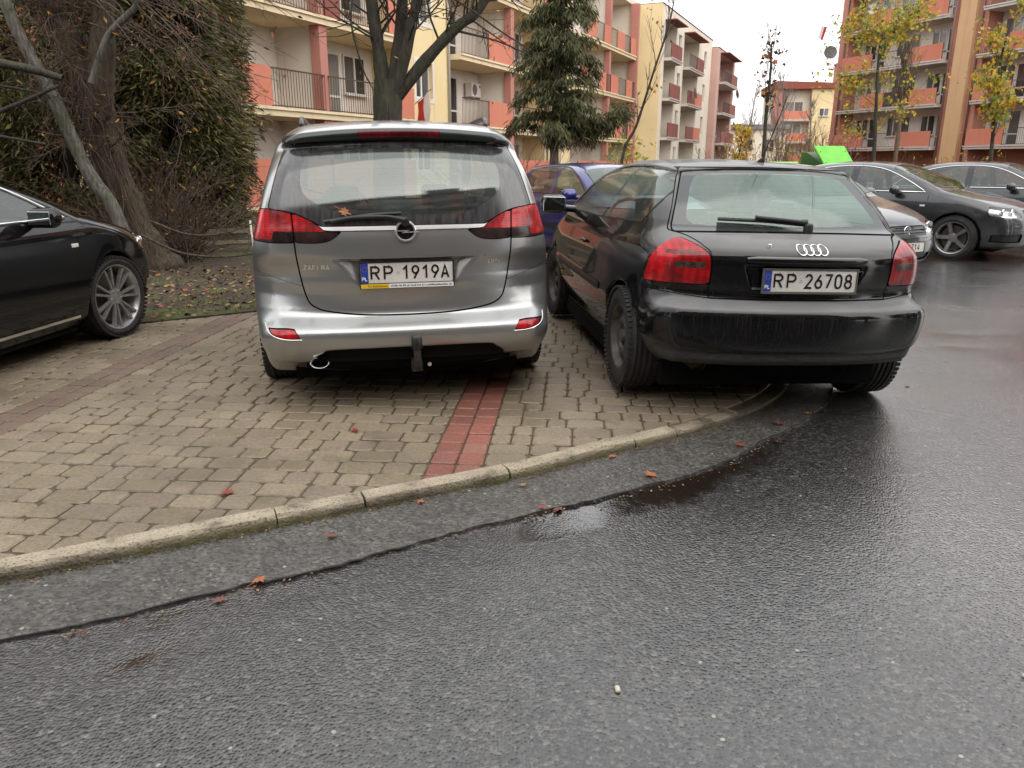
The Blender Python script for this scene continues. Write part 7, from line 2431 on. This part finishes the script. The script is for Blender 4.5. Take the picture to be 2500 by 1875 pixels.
def build_plants():
    rnd = random.Random(21)
    # -- large leaning tree on the left, hung with twigs
    t = empty('tree', (-4.9, 10.5, 0), (0, 0, 0), 'thick leaning brown trunk hung with twigs, behind the black sedan on the left', 'tree')
    O = Vector((-4.9, 10.5, 0))
    mb = MB()
    path = [Vector(p) - O for p in spline([(-4.72, 10.5, -0.05), (-4.92, 10.5, 0.38), (-5.21, 10.5, 1.22), (-5.40, 10.5, 2.25), (-5.62, 10.5, 3.12), (-5.9, 10.6, 4.6), (-6.1, 10.8, 6.5)], 6)]
    rad = list(np.interp(np.linspace(0, 1, len(path)), [0, 0.12, 0.3, 0.55, 1.0], [0.27, 0.185, 0.175, 0.20, 0.15]))
    path = [p + Vector((0.03 * rnd.gauss(0, 1), 0, 0)) for p in path]
    mb.tube(path, rad, 16)
    br2 = [Vector(p) - O for p in spline([(-5.35, 10.5, 1.9), (-5.15, 10.4, 2.6), (-5.0, 10.4, 3.4), (-4.7, 10.5, 4.8)], 4)]
    branch(mb, br2, 0.17, 0.10, 10)
    mb.obj('trunk', BK['brown'], t, smooth=True)
    tw = MB(); tips = []
    twigs_from(tw, tips, path[6:], 0.018, 1.3, 46, rnd, 1, 0.9, -0.25, 0.2, 4)
    twigs_from(tw, tips, br2, 0.014, 1.2, 20, rnd, 1, 0.9, 0.1, 0.2, 4)
    # long thin twigs hanging to the right in front of the flats
    for k in range(44):
        z0 = rnd.uniform(3.0, 4.6); p0 = Vector((rnd.uniform(-5.2, -4.3), rnd.uniform(9.2, 10.6), z0)) - O
        q = wander(p0, Vector((rnd.uniform(0.6, 1.0), -0.1, -rnd.uniform(0.25, 0.75))), rnd.uniform(1.2, 2.6), 9, rnd, 0.09, 0, 0.05)
        branch(tw, q, 0.009, 0.002, 4); twigs_from(tw, tips, q, 0.004, 0.5, 9, rnd, 0, 0.8, -0.1, 0.15, 3)
    # strands of old creeper hanging down the trunk
    for k in range(150):
        i = rnd.randrange(4, len(path)); a = rnd.uniform(math.pi, 2 * math.pi) if rnd.random() < 0.8 else rnd.uniform(0, math.pi)
        p0 = path[i] + Vector((math.cos(a), math.sin(a), 0)) * (rad[i] + 0.015)
        q = wander(p0, Vector((0.18, -0.05, -1)), rnd.uniform(0.5, 1.5), 8, rnd, 0.10, 0.0, 0.0)
        branch(tw, q, rnd.uniform(0.004, 0.011), 0.003, 4)
    tw.obj('twigs', BK['twig'], t, smooth=True)
    lf = MB()
    for p in tips:
        if rnd.random() < 0.16: leaf_quad(lf, p, rnd.uniform(0.025, 0.05), rnd, rnd.choice((0, 1, 2)))
    lf.obj('dead_leaves', LF['dry'], t)
    # -- slim grey stem with dark boughs crossing it
    t = empty('tree', (-4.75, 9.8, 0), (0, 0, 0), 'slim grey leaning stem with dark side boughs, in front of the thick brown trunk', 'tree')
    O = Vector((-4.75, 9.8, 0))
    mb = MB()
    pth = [Vector(p) - O for p in spline([(-4.72, 9.8, -0.05), (-4.96, 9.8, 0.85), (-5.21, 9.8, 1.29), (-5.51, 9.8, 2.2), (-5.71, 9.8, 2.66), (-5.88, 9.8, 3.2), (-6.1, 9.8, 4.5)], 9)]
    branch(mb, pth, 0.085, 0.065, 10)
    b4 = [Vector(p) - O for p in spline([(-5.0, 9.8, 2.3), (-4.88, 9.8, 2.56), (-4.70, 9.8, 2.86), (-4.32, 9.8, 3.2), (-4.2, 9.8, 3.7)], 5)]
    branch(mb, b4, 0.05, 0.035, 8)
    mb.obj('trunk', BK['grey'], t, smooth=True)
    mb = MB()
    for pp, r in (([(-5.95, 9.3, 2.50), (-5.45, 9.3, 2.41), (-5.10, 9.35, 2.31)], 0.055), ([(-6.1, 9.3, 1.86), (-5.51, 9.3, 2.08), (-5.15, 9.35, 2.24)], 0.028), ([(-6.2, 9.5, 1.72), (-5.49, 9.5, 1.60)], 0.022), ([(-6.1, 9.4, 2.28), (-5.4, 9.4, 2.16), (-5.3, 9.4, 2.1)], 0.016)):
        q = [Vector(p) - O for p in spline(pp, 5)]; branch(mb, q, r, r * 0.7, 7)
        twigs_from(mb, [], q, 0.006, 0.5, 7, rnd, 0, 0.9, 0.0, 0.2, 3)
    mb.obj('boughs', BK['dark'], t, smooth=True)
    # -- evergreens
    shapes = [lambda f: 0.62 + 0.45 * np.sin(math.pi * np.minimum(1, f * 1.1 + 0.15)), lambda f: 0.75 + 0.3 * np.sin(math.pi * f), lambda f: 0.8 + 0.25 * np.sin(2.5 * f + 0.4), lambda f: 0.9 + 0.1 * f]
    for i, (x, y, rx, h0, h1, cnt, lab) in enumerate((
            (-5.72, 13.6, 0.98, 0.55, 6.2, 14000, 'dense dark evergreen shrub tree beside the orange balconies'),
            (-7.4, 13.4, 1.55, 0.05, 6.0, 17000, 'dense dark evergreen behind the thick leaning trunk'),
            (-9.7, 12.6, 1.7, 0.1, 6.2, 14000, 'dense olive evergreen at the left edge, farthest left of the evergreens'),
            (-6.5, 15.2, 1.7, 0.1, 6.4, 12000, 'evergreen standing behind the gap between two nearer evergreens'))):
        t = empty('evergreen', (x, y, 0), (0, 0, 0), lab, 'tree', 'evergreens on the left')
        mb = MB(); tips = []
        tp = wander((0, 0, -0.05), (0.02, 0, 1), h1, 8, rnd, 0.03); branch(mb, tp, 0.14, 0.03, 8)
        twigs_from(mb, tips, tp, 0.03, rx * 1.1, 40, rnd, 0, 0.9, 0.1, 0.12, 4, 0.05)
        mb.obj('trunk', BK['dark'], t, smooth=True)
        crown_np('crown', rx, h0, h1, cnt * 4, 5 + i, LF['thuja'], t, shapes[i], 0.12, 0.012, 0.35, (0, 0, 1, 1, 1, 2, 2, 2, 3, 3))
    # -- brown leafless shrubs at their feet
    for (x, y, h, nst, lab, sp) in ((-4.85, 11.4, 1.5, 90, 'tangled leafless brown shrub between the thick trunk and the minivan', 0.8), (-5.5, 11.9, 1.9, 80, 'tangled leafless brown shrub right behind the thick trunk', 0.7), (-3.4, 14.5, 1.7, 14, 'sparse leafless shrub in front of the ground-floor orange balcony', 0.7),
                                  (0.2, 16.5, 2.1, 46, 'reddish leafless shrub left of the blue hatchback', 0.5), (-0.6, 15.0, 1.7, 34, 'small reddish leafless shrub just right of the minivan roof', 0.5)):
        t = empty('bare_shrub', (x, y, 0), (0, 0, 0), lab, 'shrub', 'leafless shrubs')
        mb = MB(); tips = []
        for k in range(nst):
            a = rnd.uniform(0, 6.283); d = Vector((math.cos(a) * sp, math.sin(a) * sp, rnd.uniform(0.5, 1.2)))
            q = wander((rnd.gauss(0, .18), rnd.gauss(0, .18), -0.02), d, h * rnd.uniform(0.6, 1.25), 7, rnd, 0.16, 0.02, 0.18)
            branch(mb, q, 0.011, 0.003, 4); twigs_from(mb, tips, q, 0.005, h * 0.45, 6, rnd, 0, 0.8, 0.0, 0.18, 3)
        mb.obj('stems', BK['red'] if x > -1 else BK['twig'], t, smooth=True)
        lf = MB()
        for p in tips:
            if rnd.random() < 0.22: leaf_quad(lf, p, rnd.uniform(0.02, 0.04), rnd, rnd.choice((0, 1, 1, 2)))
        if lf.v: lf.obj('dead_leaves', LF['dry'], t)
    # bent bough sweeping over the soil
    t = empty('fallen_bough', (-4.4, 9.9, 0), (0, 0, 0), 'long bare bough sagging over the soil strip', 'branch')
    mb = MB()
    for pp in ([(-4.75, 10.0, 0.50), (-4.2, 9.9, 0.28), (-3.6, 9.9, 0.24), (-3.0, 10.0, 0.33), (-2.6, 10.1, 0.42)], [(-4.7, 10.2, 0.66), (-4.2, 10.1, 0.50), (-3.7, 10.1, 0.52), (-3.2, 10.2, 0.7)]):
        q = [Vector(p) - Vector((-4.4, 9.9, 0)) for p in spline(pp, 5)]; branch(mb, q, 0.018, 0.008, 6); twigs_from(mb, [], q, 0.005, 0.5, 8, rnd, 0, 0.8, 0.1, 0.15, 3)
    mb.obj('bough', BK['brown'], t, smooth=True)
    # -- forked tree straight behind the minivan
    O = Vector((-1.68, 11.0, 0))
    t = empty('tree', O, (0, 0, 0), 'forked dark-barked tree rising straight behind the minivan roof', 'tree')
    mb = MB()
    st = [Vector(p) - O for p in spline([(-1.72, 11, -0.05), (-1.70, 11, 1.0), (-1.68, 11, 2.0), (-1.66, 11, 2.45)], 5)]
    branch(mb, st, 0.235, 0.18, 14)
    limbs = []
    for pp, r0, r1 in (([(-1.72, 11, 2.2), (-1.75, 11, 2.7), (-1.80, 10.95, 3.2), (-1.88, 10.9, 4.2), (-2.0, 10.9, 5.6)], 0.105, 0.06), ([(-1.62, 11, 2.25), (-1.52, 11.05, 2.75), (-1.44, 11.1, 3.42), (-1.38, 11.2, 4.8)], 0.105, 0.06),
                       ([(-1.58, 10.95, 2.25), (-1.40, 10.9, 2.75), (-1.22, 10.85, 3.42), (-1.0, 10.8, 4.6)], 0.09, 0.05), ([(-1.60, 11.0, 2.18), (-1.14, 11, 2.70), (-0.74, 11, 3.09), (-0.40, 11, 3.36), (0.1, 11, 4.2)], 0.088, 0.055)):
        q = [Vector(p) - O for p in spline(pp, 5)]; branch(mb, q, r0, r1, 10); limbs.append(q)
    mb.obj('trunk', BK['dark'], t, smooth=True)
    tw = MB(); tips = []
    for q in limbs: twigs_from(tw, tips, q, 0.020, 1.6, 11, rnd, 1, 0.9, 0.0, 0.14, 5, 0.35)
    for pp in ([(-1.9, 10.9, 3.9), (-2.05, 10.7, 3.2), (-1.95, 10.75, 2.6), (-1.82, 10.8, 2.3)], [(-1.25, 10.7, 3.6), (-0.7, 10.6, 3.35), (-0.1, 10.5, 2.95), (0.25, 10.5, 2.75)], [(-0.7, 11, 3.05), (-0.2, 10.9, 2.92), (0.3, 10.9, 2.72)]):
        q = [Vector(p) - O for p in spline(pp, 5)]; branch(tw, q, 0.018, 0.007, 6); twigs_from(tw, tips, q, 0.006, 0.7, 9, rnd, 0, 0.8, 0.0, 0.15, 3)
    tw.obj('branches', BK['dark'], t, smooth=True)
    lf = MB()
    for p in tips:
        if rnd.random() < 0.35: leaf_quad(lf, p + Vector((rnd.gauss(0, .05), rnd.gauss(0, .05), rnd.gauss(0, .05))), rnd.uniform(0.025, 0.055), rnd, rnd.choice((0, 1, 1, 2)))
    lf.obj('dead_leaves', LF['dry'], t)
    # -- drooping conifer in front of the flats
    O = Vector((1.0, 19.0, 0))
    t = empty('conifer', O, (0, 0, 0), 'drooping dark green conifer standing before the flats, right of the minivan roof', 'tree')
    mb = MB(); tips = []
    tp = [Vector(p) - O for p in spline([(1.0, 19, -0.05), (1.0, 19, 2), (1.05, 19, 4), (1.1, 19, 8.5)], 5)]
    branch(mb, tp, 0.13, 0.04, 10)
    mb.obj('trunk', BK['grey'], t, smooth=True)
    cb = MB(); cP, cD = [], []; nrg = np.random.RandomState(9)
    for k in range(150):
        f = rnd.random() ** 0.9; z = 1.75 + f * 6.2; a = rnd.uniform(0, 6.283)
        Lb = (1.32 - 0.85 * f) * rnd.uniform(0.6, 1.1)
        q = wander((0.07, 0, z), (math.cos(a), math.sin(a), 0.30), Lb, 6, rnd, 0.10, 0.0, 0.55)
        branch(cb, q, 0.022, 0.006, 5)
        m_ = int(330 * Lb); i_ = nrg.randint(1, 7, m_); tt = nrg.rand(m_)[:, None]; Q = np.array([tuple(v) for v in q])
        cP.append(Q[i_ - 1] * (1 - tt) + Q[i_] * tt + nrg.normal(scale=(.07, .07, .05), size=(m_, 3)))
        cD.append(np.stack([math.cos(a) * 0.4 + nrg.normal(scale=.5, size=m_), math.sin(a) * 0.4 + nrg.normal(scale=.5, size=m_), -nrg.uniform(0.2, 1.0, m_)], 1))
    # one long low bough to the right
    for pp in ([(1.0, 19, 1.9), (1.7, 18.8, 2.0), (2.3, 18.7, 2.35), (2.5, 18.7, 2.5)], [(1.0, 19, 2.3), (1.6, 18.9, 2.2), (2.1, 18.8, 2.2)]):
        q = [Vector(p) - O for p in spline(pp, 4)]; branch(cb, q, 0.025, 0.008, 5)
        Q = np.array([tuple(v) for v in q]); m_ = 1500
        cP.append(Q[nrg.randint(0, len(Q), m_)] + nrg.normal(scale=(.16, .12, .10), size=(m_, 3))); cD.append(np.stack([nrg.normal(0.1, .5, m_), nrg.normal(0, .5, m_), -nrg.uniform(0, 0.9, m_)], 1))
    cP, cD = np.concatenate(cP), np.concatenate(cD); m_ = len(cP)
    V, F = sprays_np(cP, cD, nrg.uniform(0.08, 0.20, m_), nrg.uniform(0.008, 0.016, m_), nrg)
    np_obj('crown', V, F, np.tile(np.array((0, 0, 1, 1, 2))[nrg.randint(0, 5, m_)], 2), LF['spruce'], t)
    cb.obj('branches', BK['brown'], t, smooth=True)
    # -- young street trees with the last leaves
    def young(name, O, lab, trunk, r0, br, leaves, cnt, size, mats, pick, barkk='dark', depth=1, L=0.9, up=0.35, sp=0.55, grp=None, lo=0.35, thick=0.010, clus=0.11):
        O = Vector(O); t = empty(name, O, (0, 0, 0), lab, 'tree', grp)
        mb = MB(); tips = []
        q = [Vector(p) - O for p in spline(trunk, 5)]; branch(mb, q, r0, r0 * 0.3, 8)
        mb.obj('trunk', BK[barkk], t, smooth=True)
        tw = MB(); twigs_from(tw, tips, q, thick, L, br, rnd, depth, sp, up, 0.10, 4, lo)
        tw.obj('branches', BK[barkk], t, smooth=True)
        if cnt:
            rng = np.random.RandomState(cnt)
            T_ = np.array([tuple(v) for v in tips])
            # leaves sit in loose clusters round the twig ends
            cl = T_[rng.randint(0, len(T_), max(4, cnt // 4))]
            Pn = cl[rng.randint(0, len(cl), cnt)] + rng.normal(scale=clus, size=(cnt, 3))
            V, F = stars_np(Pn, size * rng.uniform(0.45, 1.2, cnt), rng)
            np_obj('leaves', V, F, np.array(pick)[rng.randint(0, len(pick), cnt)], LF[mats], t)
        return t
    young('tree', (1.85, 14, 0), 'slender bare sapling leaning right between the conifer and the black hatchback', [(1.8, 14, -0.02), (1.93, 14, 1.48), (2.15, 14, 2.01), (2.39, 14, 2.83), (2.62, 14, 3.6), (2.7, 14, 4.1)], 0.032, 11, 0, 26, 0.06, 'dry', (0, 1, 1, 2), L=1.1)
    young('tree', (6.91, 22, 0), 'narrow upright sapling with a few dark and yellow leaves above the black hatchback roof', [(6.93, 22, -0.02), (6.90, 22, 1.5), (6.87, 22, 2.6), (6.89, 22, 3.77), (6.85, 22, 4.4)], 0.07, 17, 0, 110, 0.085, 'dry', (0, 1, 1, 2), L=1.5, up=0.7, sp=0.4)
    young('tree', (10.85, 24, 0), 'young maple with yellow and lime leaves in front of the terracotta block', [(10.85, 24, -0.02), (10.82, 24, 1.6), (10.7, 24, 3.1), (10.6, 24, 4.4), (10.65, 24, 4.9)], 0.075, 22, 0, 2100, 0.075, 'maple', (0, 0, 1, 1, 1, 2, 3), L=2.3, up=0.15, sp=0.85, lo=0.28, grp='young maples on the right')
    young('tree', (12.0, 20, 0), 'young maple with yellow leaves at the right edge, behind the parked sedans', [(12.0, 20, -0.02), (11.94, 20, 1.5), (11.85, 20, 2.71), (11.80, 20, 3.86), (11.9, 20, 4.6)], 0.06, 18, 0, 1100, 0.072, 'maple', (0, 0, 0, 1, 1, 2, 3), L=1.3, up=0.4, sp=0.65, lo=0.25, grp='young maples on the right')
    young('tree', (7.2, 27, 0), 'low yellow-leaved maple beside the lime green container', [(7.6, 27, -0.02), (7.6, 27, 1.2), (7.7, 27, 2.2)], 0.05, 12, 0, 380, 0.08, 'maple', (0, 0, 1, 3), L=1.0, up=0.4, sp=0.6, grp='young maples on the right')
    young('tree', (19.9, 42, 0), 'tall leafless tree of fine upright branches before the terracotta block', [(20.1, 42, -0.02), (20.05, 42, 3.5), (19.9, 42, 5.5), (19.8, 42, 8.0)], 0.13, 26, 0, 0, 0, 'dry', (0,), 'twig', L=3.2, up=0.6, sp=0.5, lo=0.3, thick=0.03)
    # far bare trees along the street
    for k, (x, y, h, lab) in enumerate(((20.5, 70, 7.5, 'pale bare tree at the far end of the street, left of the house'), (24.5, 74, 9.0, 'pale bare tree at the far end of the street, before the low house'), (27.0, 82, 8.0, 'pale bare tree before the distant low block'), (22.0, 60, 5.5, 'small bare tree in the middle distance left of the lime container'))):
        young('bare_tree', (x, y, 0), lab, [(x, y, -0.02), (x + rnd.uniform(-.3, .3), y, h * 0.4), (x + rnd.uniform(-.4, .4), y, h)], 0.12, 24, 0, 0, 0, 'dry', (0,), 'pale', L=h * 0.42, up=0.5, sp=0.6, grp='bare trees far down the street', lo=0.25, thick=0.035)
    # brushwood band along the far side of the lot
    for k, (x, y, h, c, lab) in enumerate(((9.4, 27.5, 1.9, 'twig', 'brown brushwood left of the young maple'), (12.8, 27.0, 1.7, 'red', 'russet brushwood right of the young maple'), (14.6, 25.5, 1.6, 'twig', 'brown brushwood behind the right-hand sedans'), (13.6, 40, 3.2, 'twig', 'tall brushwood before the distant low block'), (16.4, 42, 3.4, 'red', 'tall reddish brushwood left of the terracotta block'), (9.4, 34, 2.4, 'twig', 'brushwood at the foot of the narrow sapling'))):
        t = empty('bare_shrub', (x, y, 0), (0, 0, 0), lab, 'shrub', 'leafless shrubs')
        mb = MB(); tips = []
        for _ in range(44):
            a = rnd.uniform(0, 6.283); q = wander((rnd.gauss(0, .7), rnd.gauss(0, .4), -0.02), (math.cos(a) * 0.35, math.sin(a) * 0.35, 1.0), h * rnd.uniform(0.6, 1.15), 6, rnd, 0.12)
            branch(mb, q, 0.016 * h / 1.8, 0.004, 4); twigs_from(mb, tips, q, 0.007 * h / 1.8, h * 0.35, 6, rnd, 0, 0.7, 0.1, 0.14, 3)
        mb.obj('stems', BK[c], t, smooth=True)
        lf = MB()
        for p in tips:
            if rnd.random() < 0.30: leaf_quad(lf, p, rnd.uniform(0.05, 0.09), rnd, rnd.choice((0, 0, 1, 3)), 0.2)
        if lf.v: lf.obj('leaves', LF['maple'] if c == 'twig' else LF['dry'] + [LF['maple'][3]], t)
    # evergreen bush of pale green by the flats
    t = empty('bush', (3.1, 21.5, 0), (0, 0, 0), 'small yellow-green bush below the flats, right of the conifer', 'shrub')
    lf = MB()
    for _ in range(500):
        p = Vector((rnd.gauss(0, .35), rnd.gauss(0, .3), abs(rnd.gauss(1.2, .45)))); leaf_quad(lf, p, rnd.uniform(0.05, 0.09), rnd, rnd.choice((1, 1, 2, 0)))
    mb = MB()
    for _ in range(12): branch(mb, wander((0, 0, -0.02), (rnd.gauss(0, .3), rnd.gauss(0, .3), 1), 1.6, 5, rnd, 0.12), 0.012, 0.004, 4)
    mb.obj('stems', BK['twig'], t, smooth=True); lf.obj('leaves', LF['maple'], t)

    # unseen evergreens added around the viewer, darkening what the cars' lacquer mirrors
    src = [o for o in COL.objects if o.name.startswith('evergreen') and o.parent is None]
    for k, (x, y, lab) in enumerate(((4.5, -4.6, 'evergreen behind the viewer, nearest the road on the right'), (-3.2, -8.5, 'evergreen behind the viewer, on the left'), (0.6, -7.8, 'evergreen behind the viewer, in the middle'), (-11, -9, 'evergreen left behind the viewer, by the corner'), (-15, -5, 'evergreen left of the viewer, second from the corner'), (-16.5, 0, 'evergreen left of the viewer, third from the corner'), (-17, 5.5, 'evergreen left of the viewer, last of its row'),
                                         (-13, -13, 'evergreen left behind the viewer, at the far corner'), (15, -6, 'evergreen right behind the viewer'), (18, 0, 'evergreen right of the viewer, nearer one'), (20, 7, 'evergreen right of the viewer, farther one'))):
        c = copy_tree(src[k % len(src)]); c.location = (x, y, 0); c['label'] = lab; c['group'] = 'evergreens behind the viewer'
        c.scale = (1.0, 1.0, 0.55) if k < 3 else (1.9, 1.9, 1.0)

# ------------------------------------------------------------------ small things
def build_small():
    rnd = random.Random(77)
    # fallen leaves on paving and road
    def leafmesh(seed):
        r = random.Random(seed); vs = [(0, 0, 0.004)]; n = 14
        for k in range(n):
            a = 2 * math.pi * k / n; q = (0.040 if k % 2 == 0 else 0.021) * r.uniform(0.75, 1.2) * (1.25 if k == 0 else 1)
            vs.append((q * math.cos(a), q * 0.85 * math.sin(a), r.uniform(0.001, 0.009)))
        vs += [(-0.030, 0.002, 0.002), (-0.075, 0.006, 0.004), (-0.075, 0.009, 0.004), (-0.030, 0.006, 0.002)]
        fs = [(0, i + 1, (i + 1) % n + 1) for i in range(n)] + [(n + 1, n + 2, n + 3, n + 4)]
        me = bpy.data.meshes.new('fallen_leaf'); me.from_pydata(vs, [], fs); me.update(); return me
    meshes = [leafmesh(i) for i in range(4)]
    mats = [plain('leaf_red_wet', (0.24, 0.035, 0.025), 0.45), plain('leaf_orange_wet', (0.33, 0.10, 0.04), 0.5), plain('leaf_rust_wet', (0.15, 0.05, 0.032), 0.5), plain('leaf_ochre_wet', (0.24, 0.14, 0.05), 0.5)]
    L = [(-0.85, 3.93, 0, 0, 1.0, 'small red leaf on the paving behind the minivan'), (-1.25, 3.12, 0, 0, 1.15, 'red leaf lying on the paving near the kerb'), (0.66, 3.40, 1, 1, 1.15, 'orange leaf on the asphalt below the black hatchback'), (0.51, 3.64, 1, 1, 0.8, 'small orange leaf against the kerb'),
         (1.20, 3.80, 0, 1, 0.9, 'red leaf by the joint below the black hatchback'), (1.52, 4.15, 2, 1, 1.2, 'rust leaf at the shadow of the black hatchback'), (0.20, 3.05, 2, 1, 0.9, 'rust leaf on the joint beside the puddle'), (0.13, 3.04, 0, 1, 0.7, 'tiny red leaf on the joint beside the puddle'),
         (-0.90, 2.44, 1, 1, 0.9, 'orange leaf on the open joint at the left'), (-1.00, 2.33, 2, 1, 0.8, 'rust leaf just below the open joint at the left'), (-0.72, 2.78, 2, 1, 0.8, 'dull red leaf on the old asphalt strip'), (-0.40, 3.10, 1, 1, 0.7, 'brown leaf at the foot of the kerb in the middle'),
         (2.65, 4.95, 0, 1, 0.7, 'small red leaf on the open road right of the black hatchback'), (0.05, 3.28, 3, 1, 0.7, 'ochre leaf at the foot of the kerb'), (1.75, 4.33, 3, 1, 0.8, 'ochre leaf under the bumper of the black hatchback')]
    for x, y, c, rd, s_, lab in L:
        me = rnd.choice(meshes)
        o = bpy.data.objects.new('fallen_leaf', me.copy()); COL.objects.link(o); o.data.materials.append(mats[c])
        o.location = (x, y, 0.003 if not rd else -0.031); o.rotation_euler = (0, 0, rnd.uniform(0, 6.28)); o.scale = (s_ * 0.82,) * 3
        if rd and line_d(CRACK[::3], np.array([x]), np.array([y]))[0] > 0.0:
            sd_ = poly_sd(np.vstack([CRACK, [(2.7, 40)], [(-34, 40)]]), np.array([x]), np.array([y]))[0]
            if sd_ > 0.01: o.location.z = -0.043
        tag(o, lab, 'leaf', 'fallen leaves')
    # crumbs of leaf and grit washed against the kerb and the joint
    db = MB(); rd_ = random.Random(15)
    for _ in range(520):
        if rd_.random() < 0.6:
            i = rd_.randrange(36, 110); c0 = KERB[i] + (KERB[i + 1] - KERB[i]) * rd_.random(); t = KERB[i + 1] - KERB[i]; o_ = 0.060 + abs(rd_.gauss(0, 0.02)); z0 = -0.0385
        else:
            i = rd_.randrange(30, 120); c0 = CRACK[i] + (CRACK[i + 1] - CRACK[i]) * rd_.random(); t = CRACK[i + 1] - CRACK[i]; o_ = abs(rd_.gauss(0, 0.03)) + 0.02; z0 = -0.042
        t = t / np.hypot(*t); p = c0 + np.array([t[1], -t[0]]) * o_
        if p[1] > 5.0: continue
        s0 = rd_.uniform(0.003, 0.011); a = rd_.uniform(0, 6.28)
        db.add([(p[0] + s0 * math.cos(a + q) * (1 if k % 2 else 0.5), p[1] + s0 * math.sin(a + q) * (1 if k % 2 else 0.5), z0 + rd_.uniform(0.001, 0.004)) for k, q in enumerate((0, 1.5, 3.1, 4.7))], [(0, 1, 2, 3)], rd_.choice((0, 0, 0, 1, 1, 2)))
    tag(db.obj('leaf_debris', [plain('debris_brown', (0.09, 0.05, 0.03), 0.7), plain('debris_rust', (0.20, 0.08, 0.04), 0.7), plain('debris_tan', (0.26, 0.18, 0.09), 0.7)]), 'brown crumbs of leaf washed along the kerb and the joint', 'debris', kind='stuff')
    # one brown leaf stuck under the minivan's wiper
    o = bpy.data.objects.new('fallen_leaf', meshes[0].copy()); COL.objects.link(o); o.data.materials.append(plain('leaf_tan', (0.34, 0.13, 0.05), 0.5))
    c, s_ = math.cos(R(10.5)), math.sin(R(10.5)); lx, ly, lz = -0.335, 0.105, 1.185
    o.location = (-0.572 + lx * c - ly * s_, 4.28 + lx * s_ + ly * c, lz - 0.048); o.rotation_euler = (R(70), R(25), R(10.5)); o.scale = (0.8,) * 3
    tag(o, 'tan leaf caught on the rear wiper of the minivan', 'leaf', 'fallen leaves')
    # pebbles
    for x, y, s_, lab in ((0.30, 1.86, 0.013, 'pale pebble on the asphalt in the foreground, left of centre'), (1.50, 1.92, 0.012, 'pale pebble on the asphalt at the right foreground')):
        mb = MB(); rbox(mb, (0, 0, 0), (s_ * 2, s_ * 1.2, s_ * 1.0), s_ * 0.45, 3)
        p = mb.obj('pebble', plain('pebble_pale', (0.5, 0.46, 0.38), 0.7), None, smooth=True); p.location = (x, y, -0.040); p.rotation_euler = (0, 0, rnd.uniform(0, 3)); tag(p, lab, 'pebble', 'pebbles')
    # white marker post by the soil strip
    mb = MB(); mb.tube([(0, 0, 0), (-0.02, 0, 0.62)], 0.014, 8)
    p = mb.obj('post', plain('post_white', (0.55, 0.53, 0.48), 0.6), None, smooth=True); p.location = (-3.62, 10.9, 0.0); tag(p, 'thin white post standing in the grass left of the minivan', 'post')
    # low pale edging behind the grass
    t = empty('low_fence', (-4.0, 12.6, 0), (0, 0, R(14)), 'low fence of pale rails behind the grass, left of the minivan', 'fence')
    for z in (0.16, 0.34):
        mb = MB(); mb.box((-1.2, -0.02, z - 0.03), (2.4, 0.02, z + 0.03)); mb.obj('rail', plain('rail_pale', (0.30, 0.25, 0.19), 0.8) if z < 0.2 else plain('rail_pale2', (0.26, 0.22, 0.18), 0.8), t)
    for x in (-1.1, 0.1, 1.2, 2.3):
        mb = MB(); mb.box((x - 0.03, 0.021, 0), (x + 0.03, 0.06, 0.42)); mb.obj('fence_post', plain('post_brown', (0.10, 0.07, 0.05), 0.8), t)
    # lime green container with a slanted lid
    lime = mottled('lime_plastic', (0.085, 0.40, 0.02), (0.13, 0.50, 0.03), 5, 0.45)
    t = empty('waste_container', (6.85, 17.2, -0.05), (0, 0, R(24)), 'lime green container with a slanted lid behind the parked cars', 'container')
    mb = MB(); mb.prism([(-0.35, 0.05), (0.45, 0.05), (0.45, 1.66), (0.30, 1.66), (-0.35, 1.36)], -0.43, 0.43, 'yz')
    mb.obj('body', plain('lime_dark', (0.045, 0.10, 0.03), 0.5), t, bevel=0.02)
    mb = MB()
    Mx = Matrix.Translation((0, -0.08, 1.565)) @ Matrix.Rotation(R(48), 4, 'X')
    rbox(mb, (0, 0, 0), (0.86, 0.56, 0.05), 0.02); mb.v = [tuple(Mx @ Vector(v)) for v in mb.v]
    ld = mb.obj('lid', lime, t, smooth=True, angle=40)
    for bx, by in ((-0.36, -0.2), (-0.12, -0.22), (0.12, -0.22), (0.36, -0.2), (-0.36, 0.1), (0.36, 0.12)):
        mb = MB(); mb.lathe([(0.026, 0.013), (0.034, 0.010), (0.036, 0.0)], 10, axis='z', c=(bx, by, 0)); mb.v = [tuple(Mx @ Vector(v)) for v in mb.v]; mb.obj('bolt', M['blackplastic'], ld)
    t2 = empty('waste_container', (5.75, 17.6, -0.05), (0, 0, R(-14)), 'pale green container top just left of the lime green lid', 'container')
    mb = MB(); mb.box((-0.45, -0.4, 0.05), (0.45, 0.4, 1.40)); mb.obj('body', plain('pale_green_dark', (0.10, 0.2, 0.08), 0.5), t2, bevel=0.02)
    mb = MB(); rbox(mb, (0, 0, 1.425), (0.96, 0.86, 0.06), 0.025); mb.obj('lid', plain('pale_lime', (0.35, 0.62, 0.20), 0.45), t2, smooth=True, angle=40)

# ------------------------------------------------------------------ put the place together
build_ground()
build_soil()
build_buildings()
build_plants()
build_minivan()
build_black_hatch()
build_other_cars()
build_small()
